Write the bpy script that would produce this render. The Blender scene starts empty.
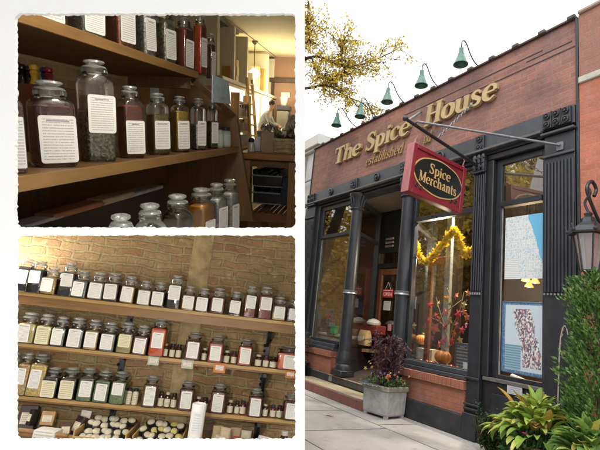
import bpy, bmesh, math, random
import numpy as np
from mathutils import Matrix, Vector
random.seed(7)
rnd = random.Random(11)
SC = bpy.context.scene
COL = SC.collection
R_ = math.radians

# ------------------------------------------------------------------ frames
PX = np.array([300., 225.])
H1 = np.array([43., 286.]); VZ = np.array([555., -2000.])
F = math.sqrt(-float(np.dot(H1 - PX, VZ - PX)))
def ray(p): return np.array([p[0] - 300., p[1] - 225., F])
def nrm(v): return v / np.linalg.norm(v)
Zc = nrm(ray(VZ)); Xc = -nrm(ray(H1)); Yc = np.cross(Zc, Xc)
RW = np.array([Xc, Yc, Zc])
CAMH = 1.2
FY = 4.68                                   # street front of the shop
CP = np.array([0, 0, CAMH])
def onY(p, y=FY): d = RW @ ray(p); return Vector(CP + d * (y / d[1]))
def onX(p, x): d = RW @ ray(p); return Vector(CP + d * (x / d[0]))
def onZ(p, z=0.): d = RW @ ray(p); return Vector(CP + d * ((z - CAMH) / d[2]))
def atD(p, depth): return Vector(CP + RW @ (ray(p) * (depth / F)))
def m4(cols, loc):
    m = Matrix.Identity(4)
    for j in range(3):
        for i in range(3): m[i][j] = float(cols[j][i])
    for i in range(3): m[i][3] = float(loc[i])
    return m
FR = Matrix.Identity(4)
FC = m4([RW[:, 0], RW[:, 2], -RW[:, 1]], CP)          # x right, y ahead, z up
# the shelf room (upper left): x to the right of the shelf, y along it, z up
Su = nrm(ray((360., 130.))); up = -nrm(ray((200., 2274.))); up = nrm(up - Su * np.dot(Su, up)); sv = np.cross(Su, up)
AM = np.array([sv, Su, up])                            # cam -> A
FA = m4([RW @ sv, RW @ Su, RW @ up], CP)
def aX(p, x): d = AM @ ray(p); return Vector(d * (x / d[0]))
def aY(p, y): d = AM @ ray(p); return Vector(d * (y / d[1]))
def aZ(p, z): d = AM @ ray(p); return Vector(d * (z / d[2]))
# the brick wall room (lower left): x along the wall, y into it, z up
ub = RW @ ray((5155., 933.)); ub[2] = 0; ub = nrm(ub); yb = np.cross(np.array([0, 0, 1.]), ub)
BM = np.array([ub, yb, [0, 0, 1.]])
FB = m4([ub, yb, [0, 0, 1.]], (0, 0, 0))
def bY(p, y): d = BM @ (RW @ ray(p)); return Vector(BM @ CP + d * (y / d[1]))

# ------------------------------------------------------------------ materials
MATS = {}
class NT:
    def __init__(s, name):
        s.m = bpy.data.materials.new(name); s.m.use_nodes = True
        s.t = s.m.node_tree; s.n = s.t.nodes; s.l = s.t.links
        s.b = s.n['Principled BSDF']; s.out = s.n['Material Output']
    def node(s, typ, **kw):
        n = s.n.new(typ)
        for k, v in kw.items(): setattr(n, k, v)
        return n
    def link(s, a, b): s.l.new(a, b)
    def coords(s, kind='Object', scale=(1, 1, 1), swap=None):
        tc = s.node('ShaderNodeTexCoord'); o = tc.outputs[kind]
        if swap:
            sp = s.node('ShaderNodeSeparateXYZ'); s.link(o, sp.inputs[0])
            cb = s.node('ShaderNodeCombineXYZ')
            for i, ax in enumerate(swap): s.link(sp.outputs['XYZ'.index(ax)], cb.inputs[i])
            o = cb.outputs[0]
        mp = s.node('ShaderNodeMapping'); mp.inputs['Scale'].default_value = scale
        s.link(o, mp.inputs[0]); return mp.outputs[0]
    def noise(s, vec, scale, detail=4, rough=.6):
        n = s.node('ShaderNodeTexNoise'); n.inputs['Scale'].default_value = scale
        n.inputs['Detail'].default_value = detail; n.inputs['Roughness'].default_value = rough
        if vec is not None: s.link(vec, n.inputs['Vector'])
        return n.outputs['Fac']
    def ramp(s, fac, stops, interp='LINEAR'):
        r = s.node('ShaderNodeValToRGB'); r.color_ramp.interpolation = interp
        e = r.color_ramp.elements
        while len(e) < len(stops): e.new(.5)
        for i, (p, c) in enumerate(stops):
            e[i].position = p; e[i].color = (c[0], c[1], c[2], 1) if len(c) == 3 else c
        s.link(fac, r.inputs[0]); return r.outputs[0]
    def mix(s, fac, a, b, mode='MIX'):
        m = s.node('ShaderNodeMix', data_type='RGBA', blend_type=mode)
        def put(sock, v):
            if hasattr(v, 'is_output'): s.link(v, sock)
            elif isinstance(v, (int, float)): sock.default_value = v
            else: sock.default_value = (v[0], v[1], v[2], 1)
        put(m.inputs[0], fac); put(m.inputs[6], a); put(m.inputs[7], b)
        return m.outputs[2]
    def math(s, op, a, b=None):
        m = s.node('ShaderNodeMath', operation=op)
        for i, v in enumerate((a, b)):
            if v is None: continue
            if hasattr(v, 'is_output'): s.link(v, m.inputs[i])
            else: m.inputs[i].default_value = v
        return m.outputs[0]
    def bump(s, h, strength=.3, dist=.01):
        b = s.node('ShaderNodeBump'); b.inputs['Strength'].default_value = strength; b.inputs['Distance'].default_value = dist
        s.link(h, b.inputs['Height']); s.link(b.outputs[0], s.b.inputs['Normal'])
    def base(s, c):
        if hasattr(c, 'is_output'): s.link(c, s.b.inputs['Base Color'])
        else: s.b.inputs['Base Color'].default_value = (c[0], c[1], c[2], 1)
    def rough(s, v):
        if hasattr(v, 'is_output'): s.link(v, s.b.inputs['Roughness'])
        else: s.b.inputs['Roughness'].default_value = v

def sc3(c, k): return tuple(max(0, min(1, x * k)) for x in c)
def M_plain(name, c, rough=.6, var=.18, scale=14, bump=.0, metal=0., stretch=(1, 1, 1), worn=None):
    if name in MATS: return MATS[name]
    t = NT(name); v = t.coords('Object', stretch)
    n = t.noise(v, scale, 5)
    col = t.ramp(n, [(.28, sc3(c, 1 - var)), (.72, sc3(c, 1 + var))])
    if worn:
        w = t.noise(t.coords('Object', (1, 1, .45)), 38, 6, .75); w2 = t.noise(t.coords('Object'), 3.5, 4)
        wm = t.math('MULTIPLY', t.ramp(w, [(.60, (0, 0, 0)), (.70, (1, 1, 1))]), t.ramp(w2, [(.42, (.06, .06, .06)), (.7, (.8, .8, .8))]))
        col = t.mix(wm, col, worn)
        dst = t.ramp(t.noise(t.coords('Object', (2.2, 2.2, .5)), 4, 5, .7), [(.45, (0, 0, 0)), (.8, (.35, .35, .35))]); col = t.mix(dst, col, sc3(worn, .55))
    t.base(col)
    t.rough(rough); t.b.inputs['Metallic'].default_value = metal
    if bump: t.bump(n, bump, .004)
    MATS[name] = t.m; return t.m
def M_brick(name, c1, c2, mortar, bw=.21, bh=.072, msize=.008, swap='XZY', stain=.5, warp=0., bump=.5, blotch=None, soot=0., pits=0.):
    t = NT(name); v = t.coords('Object', (1, 1, 1), swap)
    if warp:
        nz = t.node('ShaderNodeTexNoise'); nz.inputs['Scale'].default_value = 6; t.link(v, nz.inputs['Vector'])
        vm = t.node('ShaderNodeVectorMath', operation='MULTIPLY_ADD'); t.link(nz.outputs['Color'], vm.inputs[0])
        vm.inputs[1].default_value = (warp, warp, 0); t.link(v, vm.inputs[2]); v2 = vm.outputs[0]
    else: v2 = v
    b = t.node('ShaderNodeTexBrick'); t.link(v2, b.inputs['Vector'])
    b.inputs['Scale'].default_value = 1; b.inputs['Brick Width'].default_value = bw; b.inputs['Row Height'].default_value = bh
    b.inputs['Mortar Size'].default_value = msize; b.inputs['Mortar Smooth'].default_value = .3; b.inputs['Bias'].default_value = 0
    b.inputs['Color1'].default_value = (*c1, 1); b.inputs['Color2'].default_value = (*c2, 1); b.inputs['Mortar'].default_value = (*mortar, 1)
    n1 = t.noise(v, 2.2, 6, .65); n2 = t.noise(v, 55, 4)
    c = t.mix(t.ramp(n1, [(.3, (0, 0, 0)), (.7, (stain, stain, stain))]), b.outputs['Color'], blotch or sc3(c1, .55))
    c = t.mix(.35, c, t.ramp(n2, [(.2, (.25, .25, .25)), (.8, (.9, .9, .9))]), 'OVERLAY')
    if soot:
        n3 = t.noise(t.coords('Object', (.8, .8, 1.6)), 1.1, 6, .7); c = t.mix(t.ramp(n3, [(.46, (0, 0, 0)), (.66, (soot, soot, soot))]), c, (.055, .04, .036))
        n4 = t.noise(t.coords('Object', (1, 1, .25)), 7, 5, .7); c = t.mix(t.ramp(n4, [(.56, (0, 0, 0)), (.75, (.4, .4, .4))]), c, (.30, .22, .19))
    h = t.math('SUBTRACT', t.math('MULTIPLY', n2, .35), b.outputs['Fac'])
    if pits:
        n5 = t.noise(v, 24, 6, .75); pm = t.ramp(n5, [(.30, (pits, pits, pits)), (.44, (0, 0, 0))]); c = t.mix(pm, c, (.07, .045, .025)); h = t.math('ADD', h, t.math('MULTIPLY', n5, 1.6))
        n6 = t.noise(v, 13, 5, .7); c = t.mix(t.ramp(n6, [(.56, (0, 0, 0)), (.68, (.6, .6, .6))]), c, (.55, .46, .27))
    t.base(c); t.rough(.85)
    t.bump(h, bump, .006 if not pits else .012)
    MATS[name] = t.m; return t.m
def M_wood(name, c, axis='x', rough=.5, scale=7, dark=.55):
    if name in MATS: return MATS[name]
    t = NT(name)
    st = {'x': (.6, 9, 9), 'y': (9, .6, 9), 'z': (9, 9, .6)}[axis]
    v = t.coords('Object', st)
    n = t.noise(v, scale, 6, .7); v2 = t.coords('Object'); n2 = t.noise(v2, 3, 3)
    col = t.ramp(n, [(.25, sc3(c, dark)), (.5, c), (.8, sc3(c, 1.25))])
    col = t.mix(t.ramp(n2, [(.35, (0, 0, 0)), (.75, (.45, .45, .45))]), col, sc3(c, .6))
    t.base(col); t.rough(rough); t.bump(n, .15, .002)
    MATS[name] = t.m; return t.m
def M_glass(name, tint=(.9, .94, .92), refl=.06, rough=.02, k=1.0, milk_sparkle=0.):
    if name in MATS: return MATS[name]
    t = NT(name)
    tr = t.node('ShaderNodeBsdfTransparent'); tr.inputs[0].default_value = (*tint, 1)
    gl = t.node('ShaderNodeBsdfGlossy'); gl.inputs['Roughness'].default_value = rough; gl.inputs['Color'].default_value = (1, 1, 1, 1)
    fr = t.node('ShaderNodeFresnel'); fr.inputs['IOR'].default_value = 1.5
    f = t.math('ADD', t.math('MULTIPLY', fr.outputs[0], k), refl)
    f2 = t.math('MINIMUM', f, .95)
    mx = t.node('ShaderNodeMixShader'); t.link(f2, mx.inputs[0]); t.link(tr.outputs[0], mx.inputs[1]); t.link(gl.outputs[0], mx.inputs[2])
    last = mx.outputs[0]
    if milk_sparkle:
        df = t.node('ShaderNodeBsdfDiffuse'); df.inputs[0].default_value = (.85, .88, .88, 1); m2 = t.node('ShaderNodeMixShader'); m2.inputs[0].default_value = milk_sparkle
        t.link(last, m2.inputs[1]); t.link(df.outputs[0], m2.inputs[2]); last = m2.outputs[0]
    t.link(last, t.out.inputs[0]); MATS[name] = t.m; return t.m
def M_emit(name, c, s):
    if name in MATS: return MATS[name]
    t = NT(name); t.base(c); t.b.inputs['Emission Color'].default_value = (*c, 1); t.b.inputs['Emission Strength'].default_value = s
    MATS[name] = t.m; return t.m
def M_leaf(name, stops, rough=.5, transl=.3):
    if name in MATS: return MATS[name]
    t = NT(name); g = t.node('ShaderNodeNewGeometry')
    v = t.coords('Object'); vn = t.ramp(t.noise(v, 60, 4, .7), [(.3, (.72, .72, .72)), (.7, (1.12, 1.12, 1.12))])
    col = t.mix(1., t.ramp(g.outputs['Random Per Island'], stops), vn, 'MULTIPLY'); t.base(col); t.rough(rough)
    tl = t.node('ShaderNodeBsdfTranslucent'); t.link(col, tl.inputs[0]); mx = t.node('ShaderNodeMixShader'); mx.inputs[0].default_value = transl
    t.link(t.b.outputs[0], mx.inputs[1]); t.link(tl.outputs[0], mx.inputs[2]); t.link(mx.outputs[0], t.out.inputs[0])
    MATS[name] = t.m; return t.m
def M_paper(name, bg=(.8, .79, .76), ink=(.2, .2, .21), lines=17):
    """small print: a heading and broken lines of type"""
    if name in MATS: return MATS[name]
    t = NT(name); tc = t.node('ShaderNodeTexCoord'); sp = t.node('ShaderNodeSeparateXYZ'); t.link(tc.outputs['Generated'], sp.inputs[0])
    x, z = sp.outputs[0], sp.outputs[2]
    fr = t.math('FRACT', t.math('MULTIPLY', z, lines))
    ln = t.math('LESS_THAN', t.math('ABSOLUTE', t.math('SUBTRACT', fr, .5)), .2)
    cb = t.node('ShaderNodeCombineXYZ'); t.link(t.math('MULTIPLY', x, 55), cb.inputs[0])
    t.link(t.math('MULTIPLY', t.math('FLOOR', t.math('MULTIPLY', z, lines)), 3.7), cb.inputs[1])
    oi = t.node('ShaderNodeObjectInfo'); t.link(t.math('MULTIPLY', oi.outputs['Random'], 50), cb.inputs[2])
    brk = t.math('GREATER_THAN', t.noise(cb.outputs[0], 1.0, 2), .42)
    inx = t.math('LESS_THAN', t.math('ABSOLUTE', t.math('SUBTRACT', x, .5)), .4)
    inz = t.math('LESS_THAN', t.math('ABSOLUTE', t.math('SUBTRACT', z, .5)), .43)
    f = t.math('MULTIPLY', t.math('MULTIPLY', ln, brk), t.math('MULTIPLY', inx, inz))
    f = t.math('MULTIPLY', f, .6)
    hd = t.math('MULTIPLY', t.math('LESS_THAN', t.math('ABSOLUTE', t.math('SUBTRACT', z, .885)), .014), t.math('LESS_THAN', t.math('ABSOLUTE', t.math('SUBTRACT', x, .5)), t.math('ADD', .14, t.math('MULTIPLY', oi.outputs['Random'], .2))))
    f = t.math('MAXIMUM', f, t.math('MULTIPLY', hd, .85))
    n = t.noise(t.coords('Object'), 30, 3)
    bgc = t.ramp(n, [(.3, sc3(bg, .93)), (.7, bg)])
    t.base(t.mix(f, bgc, ink)); t.rough(.6); MATS[name] = t.m; return t.m
def M_grain(name, c, scale=160, var=.5, c2=None):
    if name in MATS: return MATS[name]
    t = NT(name); v = t.coords('Object')
    vo = t.node('ShaderNodeTexVoronoi'); vo.inputs['Scale'].default_value = scale; t.link(v, vo.inputs['Vector'])
    s = t.node('ShaderNodeSeparateColor'); t.link(vo.outputs['Color'], s.inputs[0])
    t.base(t.ramp(s.outputs[0], [(.1, sc3(c, 1 - var)), (.55, c), (.9, c2 or sc3(c, 1 + var))])); t.rough(.75)
    t.bump(vo.outputs['Distance'], .5, .004); MATS[name] = t.m; return t.m

IRON = M_plain('dark_painted_iron', (.016, .018, .024), .42, .3, 9, .05, worn=(.11, .105, .10))
IRON2 = M_plain('grey_painted_iron', (.042, .047, .055), .45, .25, 7, .05, worn=(.13, .125, .12))
BLACK = M_plain('black_paint', (.014, .014, .016), .4, .3, 10, worn=(.06, .058, .055))
SHOPBRICK = M_brick('shop_brick', (.25, .105, .075), (.36, .145, .10), (.27, .19, .165), .205, .068, .0065, stain=.75, blotch=(.15, .088, .08), soot=.55)
BULKBRICK = M_brick('bulkhead_brick', (.30, .105, .062), (.36, .125, .075), (.22, .13, .10), .2, .07, .007, stain=.25, soot=.3)
ORBRICK = M_brick('orange_brick', (.37, .125, .07), (.44, .15, .09), (.36, .17, .12), .2, .07, .005, stain=.35, soot=.4)
STEPBRICK = M_brick('step_brick', (.23, .095, .075), (.29, .12, .09), (.2, .14, .12), .2, .13, .006, stain=.4)
YELBRICK = M_brick('old_yellow_brick', (.40, .28, .13), (.30, .13, .06), (.36, .28, .15), .20, .066, .011, stain=.7, warp=.06, bump=1., blotch=(.40, .29, .14), soot=.5, pits=.8)
INBRICK = M_brick('inner_brick', (.28, .12, .07), (.22, .10, .06), (.2, .15, .1), .21, .07, .008, stain=.4)
INBRICKY = M_brick('side_brick', (.30, .17, .085), (.24, .12, .06), (.28, .21, .13), .2, .07, .01, swap='YZX', stain=.5)
BORDERWHITE = M_plain('white_plaster', (.83, .83, .82), .7, .02, 5)
CREAM = M_plain('cream_wall', (.62, .55, .36), .7, .06, 4)
CREAMCEIL = M_plain('cream_ceiling', (.56, .49, .30), .8, .08, 3)
WOODX = M_wood('honey_wood_x', (.36, .18, .06), 'x')
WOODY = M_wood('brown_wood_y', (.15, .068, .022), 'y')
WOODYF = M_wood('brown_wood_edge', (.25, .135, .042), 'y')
WOODZ = M_wood('brown_wood_z', (.18, .095, .036), 'z')
TABLEW = M_wood('table_wood', (.30, .12, .04), 'x')
DARKW = M_wood('dark_wood', (.035, .016, .01), 'y')
DOORW = M_wood('door_wood', (.17, .06, .028), 'z')
SKYGLASS = M_glass('transom_glass', (.90, .92, .92), .10, .006, .9)
SHOPGLASS = M_glass('shop_glass', (.94, .95, .94), .012, .006, .3)
JARGLASS = M_glass('jar_glass', (.93, .95, .94), .035, .03)
LIDGLASS = M_glass('lid_glass', (.93, .95, .95), .12, .05, 1.1, .14)  # diffuse white mixed in stands in for sparkle on the lids
AMBERGL = M_plain('amber_bottle', (.045, .014, .006), .12, .2, 20)
LABEL = M_paper('printed_label')
CREAMLAB = M_paper('cream_label', (.72, .66, .46), (.25, .2, .14), 9)
SMALLLAB = M_paper('small_label', (.74, .68, .54), (.2, .17, .13), 6)
WHITEP = M_plain('white_paper', (.8, .8, .8), .6, .04)
GOLD = M_plain('gold_paint', (.44, .325, .155), .45, .15, 12, 0, .1)
GOLDL = M_plain('gold_leaf', (.62, .40, .16), .35, .15, 25, 0, .2)
RED = M_plain('sign_red', (.20, .015, .022), .38, .15, 9)
GREENM = M_plain('green_enamel', (.075, .165, .12), .35, .15, 12)
STEEL = M_plain('galvanised_steel', (.30, .30, .31), .42, .3, 18, 0, .8)
CONC = None

# ------------------------------------------------------------------ mesh builder
class MB:
    def __init__(s): s.bm = bmesh.new()
    def box(s, x0, x1, y0, y1, z0, z1, bev=0., M=None, seg=1):
        vs = [s.bm.verts.new((x, y, z)) for x in (x0, x1) for y in (y0, y1) for z in (z0, z1)]
        fs = [s.bm.faces.new([vs[i] for i in f]) for f in ((0, 1, 3, 2), (4, 6, 7, 5), (0, 4, 5, 1), (2, 3, 7, 6), (0, 2, 6, 4), (1, 5, 7, 3))]
        if bev:
            es = set(e for f in fs for e in f.edges)
            r = bmesh.ops.bevel(s.bm, geom=list(es), offset=bev, segments=seg, affect='EDGES', profile=.6)
            vs = list(set([v for v in r['verts']]) | set(v for v in vs if v.is_valid))
        if M is not None: bmesh.ops.transform(s.bm, matrix=M, verts=[v for v in vs if v.is_valid])
        return s
    def loft(s, rings, cap=True, close=False):
        vr = [[s.bm.verts.new(p) for p in r] for r in rings]; n = len(vr[0])
        seq = list(zip(vr[:-1], vr[1:])) + ([(vr[-1], vr[0])] if close else [])
        for a, b in seq:
            for i in range(n): s.bm.faces.new((a[i], a[(i + 1) % n], b[(i + 1) % n], b[i]))
        if cap and not close:
            s.bm.faces.new(vr[0][::-1]); s.bm.faces.new(vr[-1])
        return s
    def lathe(s, prof, n=20, c=(0, 0, 0), M=None):
        rings = []
        for r, z in prof:
            ring = [Vector((c[0] + r * math.cos(2 * math.pi * i / n), c[1] + r * math.sin(2 * math.pi * i / n), c[2] + z)) for i in range(n)]
            rings.append([M @ p for p in ring] if M is not None else ring)
        return s.loft(rings)
    def tube(s, pts, r, n=8, cap=True):
        pts = [Vector(p) for p in pts]; rr = r if isinstance(r, (list, tuple)) else [r] * len(pts)
        rings = []; prev = None
        for i, p in enumerate(pts):
            d = (pts[min(i + 1, len(pts) - 1)] - pts[max(i - 1, 0)])
            d = d.normalized() if d.length > 1e-9 else Vector((0, 0, 1))
            a = prev if prev is not None else (Vector((0, 0, 1)) if abs(d.z) < .9 else Vector((1, 0, 0)))
            u = a - d * a.dot(d); u = u.normalized() if u.length > 1e-6 else d.orthogonal().normalized()
            prev = u; v = d.cross(u)
            rings.append([p + (u * math.cos(2 * math.pi * k / n) + v * math.sin(2 * math.pi * k / n)) * rr[i] for k in range(n)])
        return s.loft(rings, cap)
    def prism(s, poly, fn0, fn1):
        a = [s.bm.verts.new(fn0(p)) for p in poly]; b = [s.bm.verts.new(fn1(p)) for p in poly]; n = len(poly)
        s.bm.faces.new(a[::-1]); s.bm.faces.new(b)
        for i in range(n): s.bm.faces.new((a[i], a[(i + 1) % n], b[(i + 1) % n], b[i]))
        return s
    def ball(s, c, r, sx=1, sy=1, sz=1, u=10, v=7):
        m = Matrix.Translation(c) @ Matrix.Diagonal((r * sx, r * sy, r * sz, 1))
        bmesh.ops.create_uvsphere(s.bm, u_segments=u, v_segments=v, radius=1, matrix=m); return s
    def leaf(s, p, d, nrm_, L, W, bend=.15):
        d = Vector(d).normalized(); sd = d.cross(Vector(nrm_))
        sd = sd.normalized() if sd.length > 1e-5 else d.orthogonal().normalized(); nn = sd.cross(d)
        p = Vector(p)
        a = p; b = p + d * L * .45 + sd * W * .5 + nn * bend * L * .3; c = p + d * L - nn * bend * L; e = p + d * L * .45 - sd * W * .5 + nn * bend * L * .3
        m = p + d * L * .5
        va, vb, vc, ve, vm = [s.bm.verts.new(q) for q in (a, b, c, e, m)]
        s.bm.faces.new((va, vb, vm)); s.bm.faces.new((vb, vc, vm)); s.bm.faces.new((vc, ve, vm)); s.bm.faces.new((ve, va, vm))
        return s
    def cut(s, co, no):
        """keep what lies on the side of the plane that the normal points to"""
        g = s.bm.verts[:] + s.bm.edges[:] + s.bm.faces[:]
        bmesh.ops.bisect_plane(s.bm, geom=g, plane_co=co, plane_no=no, clear_inner=True); return s
    def build(s, name, mat, parent=None, smooth=False, M=None, F_=None, auto=True):
        if not len(s.bm.verts): s.bm.free(); return None
        bmesh.ops.recalc_face_normals(s.bm, faces=s.bm.faces[:])
        me = bpy.data.meshes.new(name); s.bm.to_mesh(me); s.bm.free()
        if mat is not None:
            for x in (mat if isinstance(mat, (list, tuple)) else [mat]): me.materials.append(x)
        if smooth:
            me.polygons.foreach_set('use_smooth', [True] * len(me.polygons))
            try: me.set_sharp_from_angle(angle=R_(38))
            except Exception: pass
        o = bpy.data.objects.new(name, me); COL.objects.link(o)
        if parent is not None: o.parent = parent
        elif F_ is not None or M is not None: o.matrix_world = (F_ or FR) @ (M or FR)
        return o
def rrect(w, d, z, rad, n=4, cx=0, cy=0):
    """ring of a rounded rectangle; rad up to half the side gives a circle"""
    rad = min(rad, w / 2 - 1e-5, d / 2 - 1e-5); pts = []
    for (sx, sy, a0) in ((1, 1, 0), (-1, 1, 90), (-1, -1, 180), (1, -1, 270)):
        for k in range(n + 1):
            a = R_(a0 + 90 * k / n); pts.append(Vector((cx + sx * (w / 2 - rad) + rad * math.cos(a), cy + sy * (d / 2 - rad) + rad * math.sin(a), z)))
    return pts
def tag(o, label=None, cat=None, group=None, kind=None):
    if label: o['label'] = label
    if cat: o['category'] = cat
    if group: o['group'] = group
    if kind: o['kind'] = kind
    return o
def thing(name, label, cat, loc=(0, 0, 0), rz=0., group=None, F_=FR, M=None):
    o = bpy.data.objects.new(name, None); COL.objects.link(o); o.empty_display_size = .05
    o.matrix_world = F_ @ (M if M is not None else Matrix.Translation(loc) @ Matrix.Rotation(rz, 4, 'Z'))
    return tag(o, label, cat, group)
def struct(o): return tag(o, kind='structure')
def catmull(pts, n=6):
    P = [np.array(p, float) for p in pts]; out = []
    for i in range(len(P) - 1):
        p0 = P[max(i - 1, 0)]; p1 = P[i]; p2 = P[i + 1]; p3 = P[min(i + 2, len(P) - 1)]
        for k in range(n):
            t = k / n
            out.append(.5 * ((2 * p1) + (-p0 + p2) * t + (2 * p0 - 5 * p1 + 4 * p2 - p3) * t * t + (-p0 + 3 * p1 - 3 * p2 + p3) * t ** 3))
    out.append(P[-1]); return out

# ------------------------------------------------------------------ lettering (bold serif pen strokes)
def ST(x, y0, y1, w=.19): return ('l', [(x, y0, w), (x, y1, w)])
def SF(x0, x1, y, w=.07): return ('l', [(x0, y, w), (x1, y, w)])
BOWL = [(.16, .55, .07), (.34, .63, .1), (.52, .52, .17), (.56, .33, .2), (.5, .12, .16), (.34, .03, .1), (.16, .1, .07)]
GL = {
 'T': (.84, [ST(.42, 0, .95, .21), SF(.02, .82, .95, .1), ('l', [(.06, .97, .07), (.05, .7, .04)]), ('l', [(.78, .97, .07), (.79, .7, .04)]), SF(.22, .62, .03)]),
 'h': (.72, [ST(.16, 0, 1), SF(.02, .2, .97), ('c', [(.2, .48, .06), (.34, .62, .12), (.48, .6, .16), (.54, .45, .19), (.54, .2, .19), (.54, 0, .19)]), SF(.02, .3, .03), SF(.4, .68, .03)]),
 'e': (.62, [SF(.12, .52, .36, .07), ('c', [(.53, .36, .14), (.5, .55, .13), (.32, .63, .08), (.14, .5, .17), (.1, .32, .2), (.16, .12, .16), (.34, .03, .1), (.53, .13, .05)])]),
 'S': (.7, [('c', [(.57, .76, .05), (.5, .9, .08), (.34, .96, .1), (.17, .87, .16), (.16, .7, .19), (.36, .53, .21), (.54, .36, .19), (.53, .15, .16), (.36, .04, .1), (.18, .08, .08), (.08, .26, .05)]), ('l', [(.6, 1, .05), (.57, .7, .05)]), ('l', [(.07, 0, .05), (.09, .3, .05)])]),
 'p': (.68, [ST(.16, -.28, .64), ('c', BOWL), SF(.02, .18, .61), SF(.02, .32, -.26)]),
 'b': (.68, [ST(.16, 0, 1), ('c', BOWL), SF(.02, .18, .97)]),
 'd': (.7, [ST(.52, 0, 1), ('c', [(.68 - x, y, w) for x, y, w in BOWL]), SF(.38, .54, .97), SF(.52, .68, .03)]),
 'i': (.34, [ST(.17, 0, .64), ('l', [(.17, .77, .17), (.17, .93, .17)]), SF(.03, .18, .61), SF(.02, .32, .03)]),
 'l': (.34, [ST(.17, 0, 1), SF(.03, .18, .97), SF(.02, .32, .03)]),
 'c': (.57, [('c', [(.5, .47, .13), (.43, .61, .1), (.3, .63, .08), (.14, .5, .17), (.1, .32, .2), (.16, .12, .16), (.32, .03, .1), (.51, .13, .05)])]),
 'H': (.9, [ST(.19, 0, 1, .2), ST(.7, 0, 1, .2), SF(.19, .7, .52, .08), SF(.02, .36, .97), SF(.53, .87, .97), SF(.02, .36, .03), SF(.53, .87, .03)]),
 'o': (.66, [('c', [(.32, .63, .08), (.14, .52, .17), (.1, .33, .2), (.14, .14, .17), (.32, .03, .08), (.52, .14, .17), (.56, .33, .2), (.52, .52, .17), (.32, .63, .08)])]),
 'u': (.72, [('c', [(.16, .64, .19), (.16, .4, .19), (.17, .17, .18), (.28, .04, .12), (.42, .07, .08), (.52, .2, .06)]), ST(.54, 0, .64), SF(.02, .18, .61), SF(.4, .56, .61), SF(.54, .7, .03)]),
 's': (.52, [('c', [(.43, .47, .05), (.37, .59, .08), (.25, .63, .09), (.12, .56, .13), (.14, .42, .15), (.28, .33, .16), (.41, .22, .15), (.39, .08, .13), (.25, .03, .09), (.13, .06, .08), (.06, .2, .05)])]),
 'M': (1.0, [ST(.15, 0, .97, .09), ('l', [(.16, .97, .19), (.46, .1, .17)]), ('l', [(.47, .08, .07), (.8, .97, .08)]), ST(.82, 0, .97, .2), SF(.02, .22, .97), SF(.74, .98, .97), SF(.02, .28, .03), SF(.66, .98, .03)]),
 'r': (.5, [ST(.16, 0, .64), ('c', [(.2, .45, .06), (.31, .6, .11), (.42, .56, .16)]), SF(.02, .18, .61), SF(.02, .32, .03)]),
 'a': (.62, [('c', [(.12, .48, .12), (.24, .62, .1), (.38, .58, .16), (.43, .42, .18), (.43, .15, .18), (.49, .04, .1), (.58, .08, .05)]), ('c', [(.43, .38, .06), (.22, .31, .12), (.11, .17, .17), (.2, .05, .12), (.43, .16, .06)])]),
 'n': (.72, [ST(.16, 0, .64), ('c', [(.2, .48, .06), (.34, .62, .12), (.48, .6, .16), (.54, .45, .19), (.54, .2, .19), (.54, 0, .19)]), SF(.02, .18, .61), SF(.02, .3, .03), SF(.4, .68, .03)]),
 't': (.42, [('c', [(.18, .88, .1), (.18, .6, .19), (.18, .2, .19), (.26, .05, .12), (.4, .1, .05)]), SF(.03, .38, .61, .07)]),
}
def text_strokes(word, shear=0., wk=1.):
    """list of polygons (2D) and the width of the word; cap height 1"""
    x = 0.; polys = []
    for ch in word:
        adv, strokes = GL[ch]
        for kind, pts in strokes:
            pp = catmull(pts, 5) if kind == 'c' else [np.array(p, float) for p in pts]
            L, Rr = [], []
            for i, p in enumerate(pp):
                d = pp[min(i + 1, len(pp) - 1)][:2] - pp[max(i - 1, 0)][:2]; d = d / (np.linalg.norm(d) + 1e-9)
                nn = np.array([-d[1], d[0]]); w = p[2] * wk * .5
                for (arr, sg) in ((L, 1), (Rr, -1)):
                    q = p[:2] + nn * w * sg; arr.append((x + q[0] + shear * q[1], q[1]))
            polys.append((L, Rr))
        x += adv
    return polys, x
def word_mesh(mb, word, fn, shear=0., wk=1., depth=.03, eps=.0006):
    """fn(x, y, out) gives the 3-D place of a point of the lettering"""
    polys, W = text_strokes(word, shear, wk)
    for k, (L, Rr) in enumerate(polys):
        d = depth + eps * (k % 7)
        rings = []
        for a, b in zip(L, Rr): rings.append([fn(a[0], a[1], 0), fn(a[0], a[1], d), fn(b[0], b[1], d), fn(b[0], b[1], 0)])
        mb.loft(rings)
    return W
def font_mesh(name, body, size, mat, parent, M, extrude=.001):
    cu = bpy.data.curves.new(name, 'FONT'); cu.body = body; cu.size = size; cu.extrude = extrude; cu.align_x = 'CENTER'; cu.align_y = 'CENTER'
    o = bpy.data.objects.new(name, cu); COL.objects.link(o)
    bpy.context.view_layer.update()
    me = bpy.data.meshes.new_from_object(o.evaluated_get(bpy.context.evaluated_depsgraph_get()))
    bpy.data.objects.remove(o); me.materials.clear(); me.materials.append(mat)
    q = bpy.data.objects.new(name, me); COL.objects.link(q); q.parent = parent; q.matrix_local = M; return q


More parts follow.
